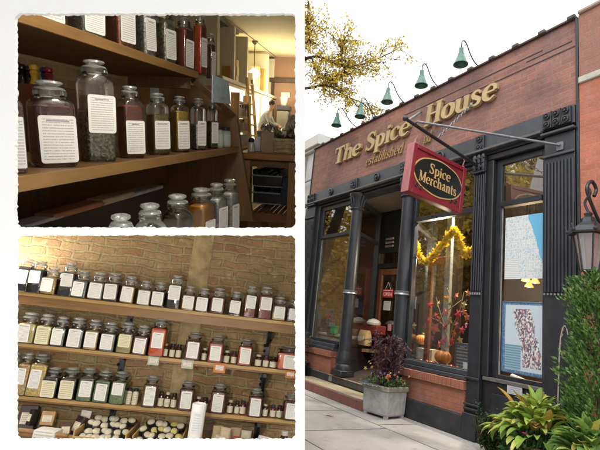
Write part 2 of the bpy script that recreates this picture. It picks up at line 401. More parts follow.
# ------------------------------------------------------------------ camera, sky, sun
cam_d = bpy.data.cameras.new('camera'); cam = bpy.data.objects.new('camera', cam_d); COL.objects.link(cam)
cam_d.sensor_fit = 'HORIZONTAL'; cam_d.sensor_width = 36; cam_d.lens = 36 * F / 600; cam_d.clip_start = .02; cam_d.clip_end = 3000
cam.matrix_world = m4([RW[:, 0], -RW[:, 1], -RW[:, 2]], CP); SC.camera = cam
wd = bpy.data.worlds.new('World'); SC.world = wd; wd.use_nodes = True
wt = wd.node_tree; bg = wt.nodes['Background']
sky = wt.nodes.new('ShaderNodeTexSky'); sky.sky_type = 'NISHITA'; sky.sun_disc = False
SUN_EL, SUN_AZ = 52., 150.                      # azimuth from +Y clockwise seen from above: behind the camera, to the right
sky.sun_elevation = R_(SUN_EL); sky.sun_rotation = R_(SUN_AZ); sky.air_density = 1.; sky.dust_density = 2.
tcw = wt.nodes.new('ShaderNodeTexCoord'); nzw = wt.nodes.new('ShaderNodeTexNoise'); nzw.inputs['Scale'].default_value = 2.2; nzw.inputs['Detail'].default_value = 5
wt.links.new(tcw.outputs['Generated'], nzw.inputs['Vector'])
rpw = wt.nodes.new('ShaderNodeValToRGB'); rpw.color_ramp.elements[0].position = .3; rpw.color_ramp.elements[0].color = (13.6, 14.1, 14.8, 1)
rpw.color_ramp.elements[1].position = .7; rpw.color_ramp.elements[1].color = (17.2, 17.5, 18.0, 1)
wt.links.new(nzw.outputs['Fac'], rpw.inputs[0])
mxw = wt.nodes.new('ShaderNodeMix'); mxw.data_type = 'RGBA'; mxw.inputs[0].default_value = .93
wt.links.new(sky.outputs[0], mxw.inputs[6]); wt.links.new(rpw.outputs[0], mxw.inputs[7]); wt.links.new(mxw.outputs[2], bg.inputs['Color'])
bg.inputs['Strength'].default_value = .11
sd = bpy.data.lights.new('sun', 'SUN'); sd.energy = 1.1; sd.angle = R_(25); sd.color = (1, .97, .92)
so = bpy.data.objects.new('sun', sd); COL.objects.link(so)
dirv = Vector((math.sin(R_(SUN_AZ)) * math.cos(R_(SUN_EL)), math.cos(R_(SUN_AZ)) * math.cos(R_(SUN_EL)), math.sin(R_(SUN_EL))))
so.rotation_euler = dirv.to_track_quat('Z', 'Y').to_euler(); so.location = (0, -4, 12)
vs = SC.view_settings; vs.view_transform = 'Standard'; vs.look = 'None'; vs.gamma = 1; vs.use_curve_mapping = False; vs.exposure = .45
SC.render.engine = 'CYCLES'; SC.cycles.use_denoising = True
SC.cycles.max_bounces = 12; SC.cycles.transparent_max_bounces = 24; SC.cycles.glossy_bounces = 4; SC.cycles.diffuse_bounces = 4
SC.cycles.caustics_reflective = False; SC.cycles.caustics_refractive = False; SC.cycles.sample_clamp_indirect = 6

# ------------------------------------------------------------------ the street: ground
def concrete_mat():
    t = NT('pavement_concrete'); v = t.coords('Object')
    n1 = t.noise(v, 1.3, 6, .65); n2 = t.noise(v, 40, 4, .7); n3 = t.noise(v, 6, 4, .6)
    c = t.ramp(n1, [(.25, (.30, .285, .255)), (.5, (.41, .39, .355)), (.75, (.48, .46, .42))])
    c = t.mix(.25, c, t.ramp(n2, [(.2, (.3, .3, .3)), (.8, (.72, .72, .72))]), 'OVERLAY')
    spot = t.ramp(n3, [(.56, (0, 0, 0)), (.72, (.65, .65, .65))]); c = t.mix(spot, c, (.24, .22, .19))
    vo = t.node('ShaderNodeTexVoronoi'); vo.inputs['Scale'].default_value = 3.1; t.link(v, vo.inputs['Vector'])
    c = t.mix(t.ramp(vo.outputs['Distance'], [(.035, (.55, .55, .55)), (.055, (0, 0, 0))]), c, (.13, .12, .11))
    vc = t.node('ShaderNodeTexVoronoi', feature='DISTANCE_TO_EDGE'); vc.inputs['Scale'].default_value = .35; t.link(v, vc.inputs['Vector'])
    c = t.mix(t.ramp(vc.outputs['Distance'], [(.002, (.5, .5, .5)), (.005, (0, 0, 0))]), c, (.15, .14, .125))
    t.base(c); t.rough(.85); t.bump(n2, .25, .004); return t.m
CONC = concrete_mat()
GROOVE = M_plain('joint_dirt', (.17, .158, .135), .9, .3, 20)
g = MB(); g.box(-60, 60, -60, 60, -.3, -.03); struct(g.build('ground', M_plain('street_asphalt', (.055, .055, .057), .9, .25, 3), F_=FR))
g = MB(); g.box(-14, 9, -2.4, 9, -.03, 0.); pv = struct(g.build('pavement', CONC, F_=FR))
j = MB()
for y in (3.86, 2.55): j.box(-14, 9, y - .005, y + .005, 0, .004)
for x in (-7.4, -6.35, -5.3, -4.38, -3.3, -2.2, -1.1, 0, 1.2): j.box(x - .005, x + .005, -2.4, 3.853, 0, .0038)
for x in (-4.55, -3.2, -1.9): j.box(x - .007, x + .007, 3.867, FY - .06, 0, .0038)
struct(j.build('pavement_joints', GROOVE, F_=FR))

# ------------------------------------------------------------------ the spice shop
XL, XR, ZT = -8.3, -2.59, 4.86
LZ0, LZ1 = 3.585, 3.80          # lintel
shop = thing('spice_shop', 'red brick spice shop with dark iron shopfront and gold letters on its parapet', 'shop', (-5.4, FY, 0))
def sp(name, mb, mat, parent=None, smooth=False):
    """part of the shop, given in world coordinates"""
    p = parent or shop
    o = mb.build(name, mat, p, smooth)
    if p.parent is None: o.matrix_basis = p.matrix_basis.inverted()
    return o
mb = MB(); mb.box(XL, XR, FY, FY + .3, LZ1, ZT, 0); par = sp('parapet', mb, SHOPBRICK)
mb = MB(); mb.box(XL - .03, XR + .012, FY - .035, FY + .33, ZT, ZT + .03, .006)
for i in range(16):
    x = -8.0 + i * .355
    mb.box(x, x + .09, FY - .05, FY - .0, ZT + .005, ZT + .055, .008)
sp('coping', mb, M_plain('dark_coping', (.06, .04, .036), .6, .3, 8), par)
mb = MB()
for zc, xa, xb in ((4.52, -4.55, XR - .02), (4.66, -5.4, XR - .4), (4.60, -3.2, XR - .05)): mb.box(xa, xb, FY - .006, FY - .001, zc, zc + .012)
sp('repointed_course', mb, M_plain('dark_mortar', (.07, .05, .05), .9), par)
mb = MB(); mb.box(XL - .02, XL, FY - .02, FY + .3, .0, ZT - .01); sp('side_edge', mb, IRON, par)
mb = MB(); mb.box(XR, XR + .03, FY - .03, FY + .1, .3, ZT, .004); sp('downpipe', mb, BLACK)
# lintel with ledge, medallions and cast blocks
mb = MB(); mb.box(XL + .01, XR - .01, FY - .04, FY + .26, LZ0, LZ1 - .002, .004); lin = sp('lintel', mb, IRON2)
mb = MB(); mb.box(XL - .04, -2.96, FY - .095, FY + .25, LZ0 - .035, LZ0 - .002, .006); sp('ledge', mb, M_plain('worn_iron_edge', (.085, .083, .085), .45, .3, 12), lin)
mb = MB(); mb.box(XL + .02, -2.97, FY - .02, FY + .24, LZ0 - .075, LZ0 - .037, .004); sp('ledge', mb, IRON, lin)
for X in (-7.39, -5.95, -4.5):
    mb = MB(); m = Matrix.Translation((X, FY - .045, 3.685)) @ Matrix.Rotation(R_(90), 4, 'X')
    mb.lathe([(.07, 0), (.07, .02), (.055, .03), (.05, .018), (.03, .016), (.026, .035), (.0001, .04)], 20, M=m); sp('medallion', mb, IRON, lin, True)
def cast_block(x0, x1, z0, z1, n=1):
    mb = MB(); mb.box(x0, x1, FY - .075, FY - .041, z0, z1, .006)
    w = (x1 - x0) / n
    for k in range(n):
        cx = x0 + w * (k + .5); hh = (z1 - z0)
        for q in range(2 if hh > w * 1.2 else 1):
            cz = z0 + hh * ((q + .5) / (2 if hh > w * 1.2 else 1)); r = min(w, hh / (2 if hh > w * 1.2 else 1)) * .42
            m = Matrix.Translation((cx, FY - .075, cz)) @ Matrix.Rotation(R_(90), 4, 'X')
            mb.lathe([(r, -.003), (r, .012), (r * .75, .014), (r * .7, .004), (r * .35, .004), (r * .3, .02), (.0001, .024)], 12, M=m)
            for a in range(6):
                ca = math.cos(a * 1.047) * r * .55; sa = math.sin(a * 1.047) * r * .55
                mb.ball((cx + ca, FY - .08, cz + sa), r * .2, u=6, v=4)
        if k: mb.box(x0 + w * k - .006, x0 + w * k + .006, FY - .085, FY - .077, z0, z1)
    return mb
for a in ((-8.3, -8.02, 3.6, 3.775, 2), (-6.72, -6.5, 3.555, 3.79, 1), (-5.36, -5.14, 3.555, 3.79, 1), (-3.885, -3.745, 3.56, 3.79, 1), (-2.945, -2.625, 3.585, 3.785, 3)):
    sp('cast_block', cast_block(*a), BLACK if a[4] > 1 else IRON, lin)
# piers
def pier(x0, x1, fl, zb=.004):
    w = x1 - x0
    mb = MB(); mb.box(x0, x1, FY - .03, FY + .3, zb, LZ0 - .078, .005)
    p = sp('pier', mb, IRON)
    mb = MB(); mb.box(x0 - .02, x1 + .02, FY - .085, FY - .032, LZ0 - .075, LZ0 - .045, .006); sp('moulding', mb, IRON2, p); mb = MB(); mb.box(x0 - .008, x1 + .008, FY - .06, FY - .032, 3.245, 3.275, .005); sp('moulding', mb, IRON2, p)
    mb = MB(); n = fl; gw = w / n
    for k in range(n):
        mb.box(x0 + gw * k + gw * .22, x0 + gw * k + gw * .86, FY - .05, FY - .031, 1.73, 3.19, .008)
    sp('fluting', mb, IRON, p)
    mb = MB()
    for k in range(n): mb.box(x0 + gw * k + gw * .25, x0 + gw * k + gw * .8, FY - .056, FY - .0335, 1.70, 1.722, .004)
    sp('worn_band', mb, STEEL, p)
    mb = MB(); mb.box(x0 - .012, x1 + .012, FY - .06, FY - .032, zb, .62, .008); sp('plinth', mb, IRON, p); mb = MB(); mb.box(x0 - .02, x1 + .02, FY - .075, FY - .062, zb, .34, .006); sp('plinth', mb, IRON, p)
    return p
pier(-2.945, -2.605, 9); pier(-8.37, -7.98, 8)
# pilaster between the windows
mb = MB(); mb.box(-3.91, -3.735, FY - .03, FY + .3, .004, LZ0 - .078, .005); pil = sp('pilaster', mb, IRON)
mb = MB()
for k in range(5): mb.box(-3.905 + .034 * k + .006, -3.905 + .034 * k + .026, FY - .048, FY - .031, 1.74, 3.25, .006)
sp('fluting', mb, IRON, pil)
mb = MB(); mb.box(-3.92, -3.725, FY - .075, FY - .031, 3.27, 3.30, .006)
for sx in (-3.885, -3.82, -3.755):
    mb.lathe([(.02, 0), (.03, .05), (.022, .1), (.036, .17), (.03, .2), (.02, .22)], 10, (sx, FY - .05, 3.31))
for k in range(9): mb.ball((-3.895 + .02 * k, FY - .07, 3.35 + .06 * (k % 3)), .018, u=7, v=5)
sp('capital', mb, IRON, pil, True)
mb = MB()
for k in range(5): mb.box(-3.905 + .034 * k + .005, -3.905 + .034 * k + .028, FY - .055, FY - .0335, 1.69, 1.72, .004)
sp('worn_band', mb, STEEL, pil)
mb = MB(); mb.box(-3.93, -3.732, FY - .075, FY - .032, .004, .30, .008); sp('plinth', mb, IRON, pil)
for a_, b_, d_ in ((.33, .36, .065), (.385, .41, .065), (.68, .71, .06)):
    mb = MB(); mb.box(-3.925, -3.72, FY - d_, FY - .032, a_, b_, .007); sp('moulding', mb, IRON, pil)
# the two round iron columns at the doorway
def column(x, r, zb):
    mb = MB(); mb.lathe([(r, zb + .4), (r, 1.70), (r * .97, 2.4), (r * .92, 3.22)], 24, (x, FY + .05, 0)); c = sp('column', mb, IRON, None, True)
    mb = MB(); mb.lathe([(r * .95, 3.2), (r * 1.2, 3.215), (r * 1.2, 3.235), (r * .95, 3.25), (r * 1.0, 3.34), (r * 1.25, 3.44), (r * 1.5, 3.49), (r * 1.5, 3.508)], 24, (x, FY + .05, 0))
    for k in range(10):
        a = k * .6283; mb.tube([(x + r * 1.0 * math.cos(a), FY + .05 + r * 1.0 * math.sin(a), 3.27), (x + r * 1.15 * math.cos(a), FY + .05 + r * 1.15 * math.sin(a), 3.37), (x + r * 1.5 * math.cos(a), FY + .05 + r * 1.5 * math.sin(a), 3.44)], [.012, .02, .012], 6)
    sp('capital', mb, IRON, c, True)
    mb = MB(); mb.lathe([(r * 1.02, 1.665), (r * 1.2, 1.675), (r * 1.12, 1.70), (r * 1.22, 1.725), (r * 1.02, 1.735)], 24, (x, FY + .05, 0)); sp('collar', mb, STEEL, c, True)
    mb = MB(); mb.box(x - r * 1.35, x + r * 1.35, FY + .05 - r * 1.35, FY + .05 + r * 1.35, zb, zb + .1, .012); mb.lathe([(r * 1.3, zb + .1), (r * 1.3, zb + .16), (r * 1.1, zb + .2), (r * 1.2, zb + .25), (r * 1.2, zb + .3), (r * 1.03, zb + .42)], 20, (x, FY + .05, 0)); sp('base', mb, IRON, c, True)
column(-6.58, .108, .27); column(-5.22, .108, .27)
# bulkheads
def bulkhead(x0, x1):
    mb = MB(); mb.box(x0, x1, FY - .06, FY + .2, 0, .255, .01); sp('plinth', mb, M_plain('tarred_base', (.03, .031, .034), .7, .5, 6, .1))
    mb = MB(); mb.box(x0 + .012, x1 - .002, FY - .02, FY + .2, .257, .535); b = sp('bulkhead', mb, BULKBRICK)
    mb = MB(); n = int((x1 - x0 + .06) / .068)
    for k in range(n):
        a = x0 - .02 + k * (x1 - x0 + .03) / n; mb.box(a + .003, a + (x1 - x0 + .03) / n - .003, FY - .06, FY + .2, .538, .64 + .004 * rnd.random(), .005)
    sp('brick_sill', mb, BULKBRICK, b)
    mb = MB(); mb.box(x0, x1 - .002, FY - .005, FY + .2, .645, .70, .006); mb.box(x0, x1 - .002, FY + .018, FY + .2, .702, .765, .006); sp('sill', mb, IRON2, b)
bulkhead(-5.06, -3.94); bulkhead(-7.97, -6.86)
mb = MB(); mb.box(-3.73, -2.95, FY + .03, FY + .25, .05, .70, .008); pn = sp('panel', mb, BLACK)
mb = MB(); mb.box(-3.60, -3.02, FY + .015, FY + .029, .18, .58, .01); sp('raised_field', mb, IRON, pn)
mb = MB(); mb.box(-3.715, -2.95, FY - .0, FY + .25, .702, .745, .006); sp('sill', mb, M_plain('worn_sill', (.12, .11, .1), .6, .35, 10), pn)
mb = MB(); mb.box(-3.73, -2.95, FY - .05, FY + .2, 0, .12, .01); sp('plinth', mb, IRON)
# windows
def window(x0, x1, z0, z1, tz, fw=.055, ft=IRON, y=FY + .1, left=None):
    mb = MB(); d = y - .03
    mb.box(x0, x0 + fw, d, y + .05, z0, z1, .005); mb.box(x1 - fw, x1, d, y + .05, z0, z1, .005)
    mb.box(x0 + fw, x1 - fw, d + .002, y + .05, z1 - fw, z1, .005); mb.box(x0 + fw, x1 - fw, d + .002, y + .05, z0, z0 + fw * .6, .005)
    mb.box(x0 + fw, x1 - fw, d - .02, y + .05, tz - .035, tz + .035, .006)
    w = sp('window', mb, ft)
    mb = MB(); mb.box(x0 + fw, x1 - fw, y - .003, y + .003, z0 + fw * .6, tz - .035); sp('pane', mb, SHOPGLASS, w)
    mb = MB(); mb.box(x0 + fw, x1 - fw, y - .003, y + .003, tz + .035, z1 - fw); sp('transom_pane', mb, SKYGLASS, w)
    if left:
        mb = MB(); mb.box(x0 + fw, x0 + fw + .018, y - .012, y - .004, z0 + fw * .6, tz - .036); sp('worn_bead', mb, M_plain('worn_grey_wood', (.24, .235, .22), .7, .3, 12), w)
    return w
window(-5.12, -3.93, .745, 3.46, 2.83, .05)
window(-3.64, -2.95, .745, 3.43, 2.83, .075, IRON, FY + .1, True)
window(-7.86, -6.68, .765, 3.46, 2.81, .09, IRON, FY + .1, True)
mb = MB(); mb.box(-3.735, -3.64, FY + .0, FY + .25, .745, 3.43, .01); mb.box(-3.735, -2.95, FY + .0, FY + .25, 3.432, LZ0 - .077, .01); sp('window_jamb', mb, BLACK)
mb = MB(); mb.box(-7.98, -7.86, FY + .02, FY + .25, .3, LZ0 - .077, .01); mb.box(-7.86, -3.91, FY + .03, FY + .25, 3.462, LZ0 - .077, .008); sp('window_head', mb, IRON)
# the recess: sloping floor, side windows, back wall, door
FLM = M_plain('dark_tile_floor', (.06, .042, .036), .6, .35, 14, .08)
mb = MB(); mb.prism([(-7.4, FY - .03), (-5.0, FY - .03), (-5.0, 5.9), (-8.2, 5.9)], lambda p: Vector((p[0], p[1], .0)), lambda p: Vector((p[0], p[1], .255 + max(0, p[1] - FY) * .1))); fl = sp('doorway_floor', mb, FLM)
mb = MB()
for k in range(19):
    a = -7.36 + k * .1205
    mb.box(a + .003, a + .1175, FY - .043, FY - .0305, .14, .235, .002)
tm = NT('stone_tile'); gi = tm.node('ShaderNodeNewGeometry'); tm.base(tm.ramp(gi.outputs['Random Per Island'], [(.1, (.05, .055, .05)), (.35, (.10, .085, .06)), (.6, (.075, .09, .095)), (.8, (.055, .05, .05)), (.93, (.2, .22, .2))])); tm.rough(.5)
sp('tile_riser', mb, tm.m, fl)
mb = MB(); mb.box(-7.4, -5.04, FY - .055, FY - .0, .237, .2545, .004); sp('nosing', mb, M_plain('pale_nosing', (.30, .25, .22), .5, .2), fl)
mb = MB(); mb.box(-7.38, -5.17, 4.22, FY - .05, 0, .128, .006); st = sp('step', mb, M_plain('step_concrete', (.36, .30, .2), .9, .2, 9, .1))
mb = MB(); n = 11
for k in range(n): mb.box(-7.4 + k * .203, -7.4 + k * .203 + .197, 4.14, 4.219, 0, .132, .006)
mb.box(-5.168, -5.1, 4.22, FY - .05, 0, .132, .006)
sp('brick_edge', mb, STEPBRICK, st)
DY = 5.8
def prect(p, q, z0, z1, t=.03):
    """thin upright slab from p to q"""
    p = Vector((*p, 0)); q = Vector((*q, 0)); d = (q - p).normalized(); nn = Vector((-d.y, d.x, 0)) * t * .5
    mbx = MB(); return mbx, [p - nn, q - nn, q + nn, p + nn]
def side_window(p, q, fw=.05):
    d = (Vector(q) - Vector(p)).normalized(); P2 = lambda t: (p[0] + d.x * t, p[1] + d.y * t); L = (Vector(q) - Vector(p)).length
    mb = MB()
    def sl(a, b, z0, z1, t):
        _, c = prect(P2(a), P2(b), 0, 0, t); mb.prism([0, 1, 2, 3], lambda i: c[i] + Vector((0, 0, z0)), lambda i: c[i] + Vector((0, 0, z1)))
    sl(0, fw, .3, 3.46, .07); sl(L - fw, L, .3, 3.46, .09); sl(fw, L - fw, .3, .78, .068); sl(fw, L - fw, 2.78, 2.85, .069); sl(fw, L - fw, 3.38, 3.46, .067); sl(fw, L - fw, .52, .55, .085); sl(fw, L - fw, .76, .80, .1)
    w = sp('side_window', mb, BLACK)
    mb = MB(); sl(fw, L - fw, .80, 2.78, .006); sl(fw, L - fw, 2.85, 3.38, .006); sp('pane', mb, SHOPGLASS, w)
side_window((-6.68, FY + .17), (-7.22, DY - .02)); side_window((-5.16, FY + .17), (-5.75, DY - .02))
DZ = .37
mb = MB()
mb.box(-7.30, -7.18, DY, DY + .1, DZ - .06, 3.46); mb.box(-7.18, -5.7, DY, DY + .1, 2.31, 2.40, .004); mb.box(-7.18, -5.7, DY + .002, DY + .1, 2.62, 3.46, .004); mb.box(-6.06, -5.7, DY + .001, DY + .1, DZ, 2.31)
bw = sp('door_surround', mb, BLACK)
mb = MB(); mb.box(-7.18, -6.08, DY + .04, DY + .046, 2.40, 2.62); sp('transom_pane', mb, SHOPGLASS, bw)
mb = MB()
for k in range(3): mb.box(-6.98, -6.74, DY - .03, DY - .002, 2.72 + k * .075, 2.765 + k * .075, .01)
sp('louvre', mb, M_plain('louvre_grey', (.22, .17, .16), .5, .3), bw)
mb = MB(); mb.box(-7.16, -7.045, DY + .01, DY + .06, DZ, 2.29, .006); mb.box(-6.2, -6.09, DY + .01, DY + .06, DZ, 2.29, .006); mb.box(-7.045, -6.2, DY + .01, DY + .06, 2.17, 2.29, .006); mb.box(-7.045, -6.2, DY + .012, DY + .06, DZ, .82, .006)
door = sp('door', mb, DOORW)
mb = MB(); mb.box(-7.045, -6.2, DY + .03, DY + .036, .82, 2.17); sp('pane', mb, SHOPGLASS, door)
mb = MB(); mb.tube([(-6.16, DY - .0, 1.3), (-6.16, DY - .05, 1.32), (-6.16, DY - .05, 1.5), (-6.16, DY, 1.52)], .012); sp('handle', mb, M_plain('brass', (.5, .35, .12), .3, .1, 10, 0, 1), door, True)
# interior shell
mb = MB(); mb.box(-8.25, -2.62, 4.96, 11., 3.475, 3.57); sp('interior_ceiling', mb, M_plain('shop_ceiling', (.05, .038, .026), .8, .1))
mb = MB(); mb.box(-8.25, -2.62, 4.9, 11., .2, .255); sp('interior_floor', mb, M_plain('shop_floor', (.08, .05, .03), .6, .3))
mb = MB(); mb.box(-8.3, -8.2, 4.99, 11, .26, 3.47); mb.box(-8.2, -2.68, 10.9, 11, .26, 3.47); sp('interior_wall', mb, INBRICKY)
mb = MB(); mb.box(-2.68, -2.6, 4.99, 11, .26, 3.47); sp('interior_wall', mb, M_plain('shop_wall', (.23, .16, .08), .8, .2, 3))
for (x0, x1, y1) in ((-8.15, -6.95, 5.8), (-5.0, -3.95, 5.5), (-3.7, -2.7, 5.4)):
    mb = MB(); mb.box(x0, x1, FY + .2, y1, .66, .72, .006); sp('display_floor', mb, M_plain('display_wood', (.30, .21, .12), .6, .2, 6))
mb = MB(); mb.box(-8.18, -7.35, 5.95, 6.05, .26, 3.47); sp('interior_wall', mb, INBRICK)
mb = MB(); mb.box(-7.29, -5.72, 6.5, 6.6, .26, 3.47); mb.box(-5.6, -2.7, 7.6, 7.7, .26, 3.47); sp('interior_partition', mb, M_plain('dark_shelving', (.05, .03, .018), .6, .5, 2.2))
mb = MB(); mb.box(-4.76, -4.66, 5.1, 5.16, .73, 3.4, .006); sp('grey_post', mb, M_plain('grey_post', (.30, .31, .28), .6, .2, 6))
mb = MB(); mb.box(-5.10, -5.02, 5.1, 5.16, .73, 2.3, .006); mb.box(-5.018, -4.77, 5.1, 5.16, 2.18, 2.3, .006); sp('inner_door_frame', mb, DOORW)
# shop name
mb = MB()
def fx(x0, z0, h, shear): return lambda x, y, o: Vector((x0 + x * h, FY - .012 - o, z0 + y * h))
def put_word(mb, word, px0, px1, zb, h, shear, wk, depth, y=FY):
    """the word between two points of the wall"""
    polys, W = text_strokes(word, shear, wk); x0, x1 = px0, px1; k = (x1 - x0) / W
    word_mesh(mb, word, lambda x, yy, o: Vector((x0 + x * k, y - .012 - o, zb + yy * h)), shear, wk, depth)
TB = 4.262
xT0 = onY((335.5, 165)).x; xT1 = onY((362, 156)).x; xS0 = onY((367, 152)).x; xS1 = onY((411.5, 136)).x; xH0 = onY((426.5, 125)).x; xH1 = onY((499, 96)).x
for wd_, a, b in (('The', xT0, xT1), ('Spice', xS0, xS1), ('House', xH0, xH1)):
    mb = MB(); put_word(mb, wd_, a, b, TB, .335, .12, 1.1, .05); sp('name_lettering', mb, GOLD)
mb = MB(); put_word(mb, 'established', onY((365.5, 172)).x, onY((403, 156)).x, 3.985, .175, .35, .62, .02); sp('script_lettering', mb, M_plain('dull_gold', (.33, .22, .09), .45, .2))
mb = MB(); put_word(mb, 'nd', onY((424, 150)).x, onY((431.5, 145)).x, 4.0, .175, .35, .62, .02); sp('script_lettering', mb, MATS['dull_gold'])

# ------------------------------------------------------------------ hanging sign, bar, pole, chain
SX = -3.83
bar = thing('sign_bracket', 'black iron bar reaching out from the pilaster to carry the hanging sign', 'bracket', (SX, FY, 3.37))
def tp(o_parent, name, mb, mat, smooth=False):
    return sp(name, mb, mat, o_parent, smooth)
mb = MB(); mb.tube([(SX, FY - .03, 3.36), (SX, 3.34, 3.62)], .021, 10); mb.box(SX - .05, SX + .05, FY - .045, FY - .031, 3.29, 3.43, .005); tp(bar, 'bar', mb, BLACK, True)
mb = MB(); mb.ball((SX, 3.33, 3.622), .034); tp(bar, 'finial', mb, BLACK, True)
mb = MB(); mb.tube([(SX, 3.50, 3.62), (SX + .02, 3.5, 3.63), (-2.76, FY - .05, 3.36)], .0145, 10); mb.box(-2.8, -2.72, FY - .045, FY - .031, 3.3, 3.4, .004)
tag(mb.build('stay_pole', M_plain('weathered_pole', (.17, .17, .18), .45, .35, 18, 0, .6), None, True), 'long grey galvanised pole bracing the hanging sign back to the right pier', 'pole')
def chain(p, q, name, label):
    p, q = Vector(p), Vector(q); n = int((q - p).length / .055); mb = MB(); d = (q - p).normalized(); a = d.orthogonal().normalized(); b = d.cross(a)
    for k in range(n):
        c = p + (q - p) * ((k + .5) / n); u = a if k % 2 else b
        mb.tube([c + d * .036 * math.cos(t) + u * .016 * math.sin(t) for t in [i * math.pi / 4 for i in range(9)]], .0055, 5)
    return tag(mb.build(name, STEEL, None, True), label, 'chain')
chain((SX, 3.88, 3.55), (-3.97, FY - .005, 4.36), 'chain', 'pale steel chain from the sign bar up to the brickwork by the letter u')
chain((SX, 3.40, 3.63), onY((421, 112)), 'chain', 'short steel chain near the outer tip of the sign bar')
th = math.atan2(3.35 - 3.24, 3.43 - 4.33)
SY0, SY1, SZ0, SZ1 = 3.425, 4.325, -.31, .31
tilt = -R_(5.6)
sgM = Matrix.Translation((SX, 3.875, 2.995)) @ Matrix.Rotation(tilt, 4, 'X')
sign = thing('hanging_sign', 'dark red hanging shop sign with black oval panel and gold lettering', 'sign', M=sgM)
W2, H2 = .45, .305
mb = MB(); mb.box(-.04, .04, -W2, W2, -H2, H2, .004); s0 = mb.build('board', RED, sign)
for sx in (-1, 1):
    mb = MB(); a, b = (.041, .056) if sx > 0 else (-.056, -.041)
    mb.box(a, b, -W2, -W2 + .055, -H2, H2, .004); mb.box(a, b, W2 - .055, W2, -H2, H2, .004); mb.box(a, b, -W2 + .056, W2 - .056, H2 - .05, H2, .004); mb.box(a, b, -W2 + .056, W2 - .056, -H2, -H2 + .05, .004); mb.build('frame', RED, sign)
mb = MB(); mb.box(-.058, .058, -W2 - .012, -W2 - .001, -H2 - .005, H2 + .005, .003); mb.build('edge_strip', M_plain('faded_red', (.34, .12, .12), .5, .15), sign)
def oval(k, n=64):
    pts = []
    for i in range(n):
        a = 2 * math.pi * i / n; c, s_ = math.cos(a), math.sin(a)
        rx = .375 * k; rz = .205 * (k if k < 1 else 1 + (k - 1) * 1.6)
        b = 1 + .05 * max(0, math.cos(2 * a)) ** 6 * (1 if abs(s_) < .4 else 0) + .06 * max(0, -math.cos(2 * a)) ** 10
        pts.append((abs(c) ** .8 * math.copysign(1, c) * rx * b, abs(s_) ** .85 * math.copysign(1, s_) * rz * b))
    return pts
for sx in (1, -1):
    mb = MB(); mb.prism(oval(1.05), lambda p: Vector((sx * .0405, p[0], p[1])), lambda p: Vector((sx * .047, p[0], p[1]))); mb.build('gold_rim', GOLDL, sign)
    mb = MB(); mb.prism(oval(1.0), lambda p: Vector((sx * .0475, p[0], p[1])), lambda p: Vector((sx * .051, p[0], p[1]))); pq = mb.build('plaque', M_plain('sign_black', (.008, .01, .01), .35, .2), sign)
    mb = MB()
    for wd_, y0, y1, zb, hh in (('Spice', -.17, .19, .02, .13), ('Merchants', -.315, .315, -.125, .13)):
        polys, W = text_strokes(wd_, .0, .92); k = (y1 - y0) / W
        word_mesh(mb, wd_, (lambda x, yy, o, y0=y0, k=k, zb=zb, hh=hh: Vector((sx * (.0515 + o), sx * (y0 + x * k), zb + yy * hh))), .0, .92, .003, .0002)
    mb.build('lettering', GOLDL, sign)
    for yy, fl_ in ((-.31, 1), (.31, -1)):
        mb = MB()
        for q in (0, 1):
            c = Vector((sx * .044, sx * (yy + fl_ * (q * .075 - .02)), -.205 - q * .012 + .01))
            mb.tube([c + Vector((0, .028 * math.cos(t) * (1 - t / 9), .028 * math.sin(t) * (1 - t / 9))) for t in [i * .5 for i in range(13)]], .0065, 5)
        mb.build('scroll', M_plain('sign_black', (.008, .01, .01), .35, .2), sign)
for yy in (-.40, .43):
    mb = MB()
    mb.tube([(0, yy, H2), (0, yy, H2 + .06 - yy * .06)], [.018, .009], 8); mb.ball((0, yy, H2 + .02), .022)
    mb.tube([(0, yy, H2 + .05), (0, yy + .02, H2 + .12), (0, yy, H2 + .17 - (yy > 0) * .04)], .007, 6)
    mb.build('hanger', M_plain('faded_red', (.34, .12, .12), .5, .15), sign, True)

# ------------------------------------------------------------------ gooseneck lamps on the parapet
who = ['nearest the right corner', 'second from the right corner', 'in the middle of the row', 'second from the left end', 'farthest away at the left end']
for i, (a, hd) in enumerate([((478.5, 66), (461, 57)), ((438, 90), (421.5, 80)), ((405, 106), (387.5, 97)), ((377, 121), (360.5, 111)), ((357, 131), (336.5, 124))]):
    x = onY(a).x; yh = onX(hd, x).y
    L = thing('gooseneck_lamp', 'green gooseneck lamp on the parapet edge, ' + who[i], 'lamp', (x, FY, ZT + .02), 0, 'gooseneck lamps along the parapet')
    d = yh - FY
    mb = MB(); pts = catmull([(0, .02, 0), (0, d * .25, .045), (0, d * .5, .13), (0, d * .7, .24), (0, d * .86, .28), (0, d * .98, .24), (0, d, .15)], 4); mb.tube(pts, .009, 7); mb.build('arm', M_plain('lamp_arm', (.03, .03, .05), .4), L, True)
    mb = MB(); mb.lathe([(.012, .15), (.03, .145), (.032, .065), (.046, .055), (.046, .03), (.056, .015), (.092, -.095), (.10, -.1), (.10, -.107), (.089, -.103), (.045, .005), (.01, .012)], 22, (0, d, 0)); sh = mb.build('lamp_shade', GREENM, L, True)
    mb = MB(); mb.box(-.035, .035, -.01, .03, -.01, .012, .003); mb.build('bracket', BLACK, L)

